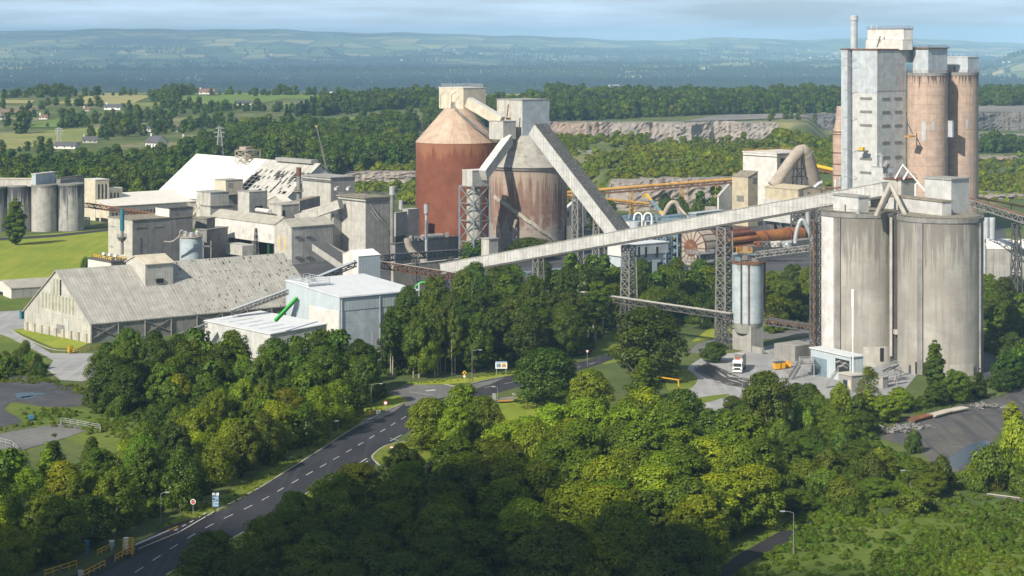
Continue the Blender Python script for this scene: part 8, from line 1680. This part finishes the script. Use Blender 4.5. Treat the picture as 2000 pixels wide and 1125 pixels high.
# the plain: hedgerow trees and dark woods receding into the haze
pl_ = []
for i in range(520):
    D = 6200*math.exp(r_.random()*1.0); a = r_.uniform(-60, 2060); x = gx(a, D); ang = r_.choice([.25, 1.75])+r_.normal()*.15; L_n = r_.uniform(200, 900)
    for t in np.arange(0, L_n, 18): pl_.append((x+math.cos(ang)*t+r_.normal()*3, D+math.sin(ang)*t+r_.normal()*3))
for i in range(95):
    D = 6200*math.exp(r_.random()*1.05); a = r_.uniform(-60, 2060); x = gx(a, D); sx_, sy_ = r_.uniform(120, 520), r_.uniform(60, 200)
    for j in range(int(sx_*sy_/420)): pl_.append((x+r_.normal()*sx_, D+r_.normal()*sy_))
pl_ = np.array([(x, y, tz(x*F/y+1000, y)-.5) for x, y in pl_]); scatter('plain_trees', pl_, rng.uniform(1.1, 2.3, len(pl_)), FM[:3], (.5, .58, .5, 1), 37)
# bushy plateau between works and quarry
w3 = pts_in([[(1075, 400), (1190, 392), (1300, 350), (1440, 350), (1640, 395), (1640, 268), (1500, 280), (1300, 284), (1075, 262)], [(690, 400), (812, 400), (812, 338), (700, 362)], [(230, 400), (310, 392), (380, 335), (300, 340), (200, 395)], [(1905, 372), (2060, 380), (2060, 312), (1905, 312)], [(690, 338), (812, 336), (812, 322), (690, 326)]], 4.6, 38, lambda x, y: (1.0 if nz(x, y, 46) > .48 else .12), 9000)
scatter('plateau_scrub', w3, rng.uniform(.7, 2.6, len(w3)), FB, (1.75, 1.5, .75, 1), 39)
w3b = pts_in([[(1500, 252), (1650, 262), (1650, 222), (1500, 226)], [(1075, 300), (1300, 292), (1640, 330), (1640, 268), (1500, 276), (1200, 262), (1075, 250)], [(1200, 410), (1440, 412), (1440, 404), (1200, 404)]], 17, 40, lambda x, y: 1.0 if nz(x, y, 80) > .5 else .3); scatter('plateau_trees', w3b, rng.uniform(.4, .8, len(w3b)), FM[:3], (1.3, 1.25, .9, 1), 41)
w3c = pts_in([[(1075, 420), (1300, 400), (1640, 395), (1640, 300), (1300, 300), (1075, 300)], [(690, 345), (812, 342), (812, 326), (690, 330)], [(1905, 396), (2060, 400), (2060, 330), (1905, 330)]], 9, 42, lambda x, y: 1.0 if nz(x+300, y, 60) > .62 else .06); scatter('gorse', w3c, rng.uniform(.6, 1.3, len(w3c)), FB, (2.6, 2.1, .5, 1), 43)
# near undergrowth: wood floors and the rough meadow at the lower right
def near(polys, gap, seed, dens=None): 
    r = np.random.default_rng(seed); out = []
    for poly in polys:
        gp = [tuple(G(x, y).xy) for x, y in poly]; xs, ys = [p[0] for p in gp], [p[1] for p in gp]; n = int((max(xs)-min(xs))*(max(ys)-min(ys))/gap**2)
        for x, y in zip(r.uniform(min(xs), max(xs), n), r.uniform(min(ys), max(ys), n)):
            if inpoly(x, y, gp) and (dens is None or r.random() < dens(x, y)): out.append((x, y, -.05))
    return np.array(out)
u1 = near([[(-60, 1010), (60, 965), (150, 950), (300, 930), (330, 870), (290, 830), (165, 800), (200, 745), (470, 735), (745, 750), (755, 775), (668, 825), (560, 893), (400, 972), (250, 1032), (130, 1085), (-60, 1190)], [(755, 735), (985, 722), (1150, 692), (1190, 640), (1430, 630), (1430, 580), (900, 590), (770, 690)],
           [(430, 1160), (530, 1095), (650, 1035), (720, 985), (760, 930), (860, 930), (1000, 870), (1100, 850), (1400, 850), (1480, 900), (1540, 900), (1600, 830), (1700, 830), (1740, 820), (1700, 855), (1750, 900), (1530, 1000), (1400, 1065), (1330, 1130), (1330, 1230), (400, 1230)], [(1925, 690), (2060, 720), (2060, 540), (1925, 530)], [(1500, 655), (1590, 640), (1590, 560), (1500, 560)], [(1740, 815), (1850, 788), (1990, 755), (1990, 740), (1740, 800)]], 2.6, 51)
scatter('undergrowth', u1, rng.uniform(.5, 1.15, len(u1)), FB, (.85, .9, .65, 1), 52)
u2 = near([[(1430, 1130), (1530, 1065), (1600, 1010), (1850, 1000), (1960, 975), (2060, 995), (2060, 1230), (1400, 1230)], [(1500, 960), (1560, 870), (1700, 860), (1790, 900), (1870, 930), (1920, 960), (1960, 968), (1850, 1000), (1600, 1010), (1540, 1040)], [(1935, 880), (2060, 850), (2060, 970), (1900, 960), (1880, 925)]], 0.95, 53, lambda x, y: .85 if nz(x, y, 14) > .5 else .28)
scatter('rough_weeds', u2, rng.uniform(.25, 1.05, len(u2)), FB2, (1.25, 1.32, .7, 1), 54)
u2b = near([[(1450, 1125), (1600, 1030), (1850, 1010), (2060, 1010), (2060, 1230), (1400, 1230)]], 4.2, 55, lambda x, y: 1.0 if nz(x+50, y, 18) > .5 else .15); scatter('scrub_patches', u2b, rng.uniform(.4, 1.0, len(u2b)), FB, (1.2, 1.25, .75, 1), 56)
u3 = near([[(-60, 745), (10, 738), (95, 742), (140, 752), (180, 768), (150, 770), (90, 752), (-60, 745)], [(20, 800), (90, 796), (165, 806), (300, 812), (300, 870), (180, 850), (60, 828)], [(-60, 735), (60, 700), (95, 720), (80, 740), (-60, 742)], [(-60, 845), (110, 822), (20, 842), (-60, 862)]], 1.3, 57, lambda x, y: 1.0 if nz(x, y, 9) > .55 else .25); scatter('rough_weeds', u3, rng.uniform(.3, .9, len(u3)), FB2, (1.35, 1.25, .8, 1), 58)

u4 = near([[(325, 1122), (470, 1042), (575, 980), (655, 930), (705, 932), (660, 990), (560, 1060), (420, 1150), (360, 1180)], [(430, 1003), (560, 918), (690, 834), (745, 803), (740, 788), (690, 815), (560, 895), (400, 985), (300, 1035)], [(740, 905), (760, 875), (800, 864), (855, 873), (835, 903)], [(792, 748), (930, 737), (1090, 700), (1090, 708), (985, 732), (865, 748)], [(1340, 1130), (1420, 1075), (1520, 1025), (1590, 1003), (1585, 1008), (1440, 1080), (1375, 1130)], [(1700, 846), (1745, 818), (1850, 790), (1960, 768), (1960, 776), (1850, 800), (1760, 830), (1715, 858)], [(1780, 885), (1830, 915), (1870, 924), (1935, 872), (1960, 845), (1975, 850), (1940, 885), (1880, 932), (1820, 925)]], .75, 71, lambda x, y: 1.0 if nz(x, y, 3.5) > .5 else .2)
scatter('verge_weeds', u4, rng.uniform(.12, .42, len(u4)), FB2, (1.6, 1.5, .7, 1), 72)
if FILL:
    V_ = np.array([tuple(q[2]) for q in FILL]); s_ = np.array([q[4]/11.0 for q in FILL]); scatter('wood_fill', V_, s_, FM[:3], (.85, .95, .8, 1), 61)

# the woods go on beyond both edges of the picture
mg = near([[(2075, 1000), (2500, 1000), (2500, 500), (2075, 500)], [(-420, 1180), (-70, 1180), (-70, 930), (-420, 930)], [(2080, 1230), (2450, 1230), (2450, 1010), (2080, 1010)]], 12, 81, lambda x, y: 1.0 if nz(x, y, 40) > .4 else .25)
scatter('wood_margin', mg, rng.uniform(.6, 1.1, len(mg)), FM[:3], (.9, .98, .75, 1), 82)
# ================================================================ AIR
hz = MB(); hz.obox((-17000, -60, -60), (34000, 0, 0), (0, 29500, 0), (0, 0, 275))
km = bpy.data.materials.new('haze_air'); km.use_nodes = True; km.node_tree.nodes.clear()
ko = km.node_tree.nodes.new('ShaderNodeOutputMaterial'); kv = km.node_tree.nodes.new('ShaderNodeVolumePrincipled')
kv.inputs['Color'].default_value = (.42, .71, 1.0, 1); kv.inputs['Density'].default_value = HAZE; kv.inputs['Anisotropy'].default_value = -0.3
km.node_tree.links.new(kv.outputs[0], ko.inputs['Volume'])
hob = hz.build('haze', km); hob['kind'] = 'stuff'

# ================================================================ CLOUDS overhead, outside the frame, whose shade lies on the foreground and on the left of the plain
def cloud(spots, alt, thick, n, seed, spread, alpha):
    kc = bpy.data.materials.new('cloud_vapour'); kc.use_nodes = True; bs = kc.node_tree.nodes['Principled BSDF']; bs.inputs['Base Color'].default_value = (.85, .86, .88, 1); bs.inputs['Roughness'].default_value = 1; bs.inputs['Alpha'].default_value = alpha
    """A flock of overlapping soft puffs; spots = places on the ground it shades with radii."""
    r = np.random.default_rng(seed); off = alt/math.tan(R(SUN_EL)); mb = MB()
    for (gx_, gy_, rad) in spots:
        for i in range(n):
            th = r.random()*6.28; d = rad*spread*math.sqrt(r.random()); q = rad*r.uniform(.35, .7); cx, cy, cz = gx_+math.cos(th)*d+SUN_DIR.x*off, gy_+math.sin(th)*d+SUN_DIR.y*off, alt+r.uniform(-.5, .5)*thick*.1
            rings = []
            for j in range(1, 5):
                ph = math.pi*j/5; rings.append([(cx+q*math.sin(ph)*math.cos(2*math.pi*k_/14)*(1+.12*math.sin(3*k_+i)), cy+q*math.sin(ph)*math.sin(2*math.pi*k_/14)*(1+.12*math.sin(2*k_+i)), cz+thick*math.cos(ph)) for k_ in range(14)])
            for a_, b_ in zip(rings, rings[1:]):
                for k_ in range(14): mb.poly([a_[k_], a_[(k_+1) % 14], b_[(k_+1) % 14], b_[k_]], None, True)
            mb.poly(rings[0], None, True); mb.poly(list(reversed(rings[-1])), None, True)
    o = mb.build('cloud', kc); o['kind'] = 'structure'; return o
cloud([(*G(px, py).xy, rd) for px, py, rd in ((-60, 1180, 36), (200, 1160, 28), (450, 1150, 30), (620, 1110, 22), (760, 1060, 22), (870, 1090, 24), (1050, 1200, 20), (0, 1330, 60), (700, 1330, 66), (1400, 1380, 60), (2100, 1420, 60))], 520, 40, 9, 3, .62, .055)
cloud([(gx(px, D*1.72), D*1.72, rd*1.6) for px, D, rd in ((60, 5400, 800), (380, 5200, 900), (700, 5400, 800), (200, 7600, 1300), (600, 8400, 1300), (1000, 5200, 600), (1300, 5200, 600), (1650, 5400, 700), (1950, 5400, 700), (300, 12500, 2200))], 1500, 120, 9, 4, .62, .13)
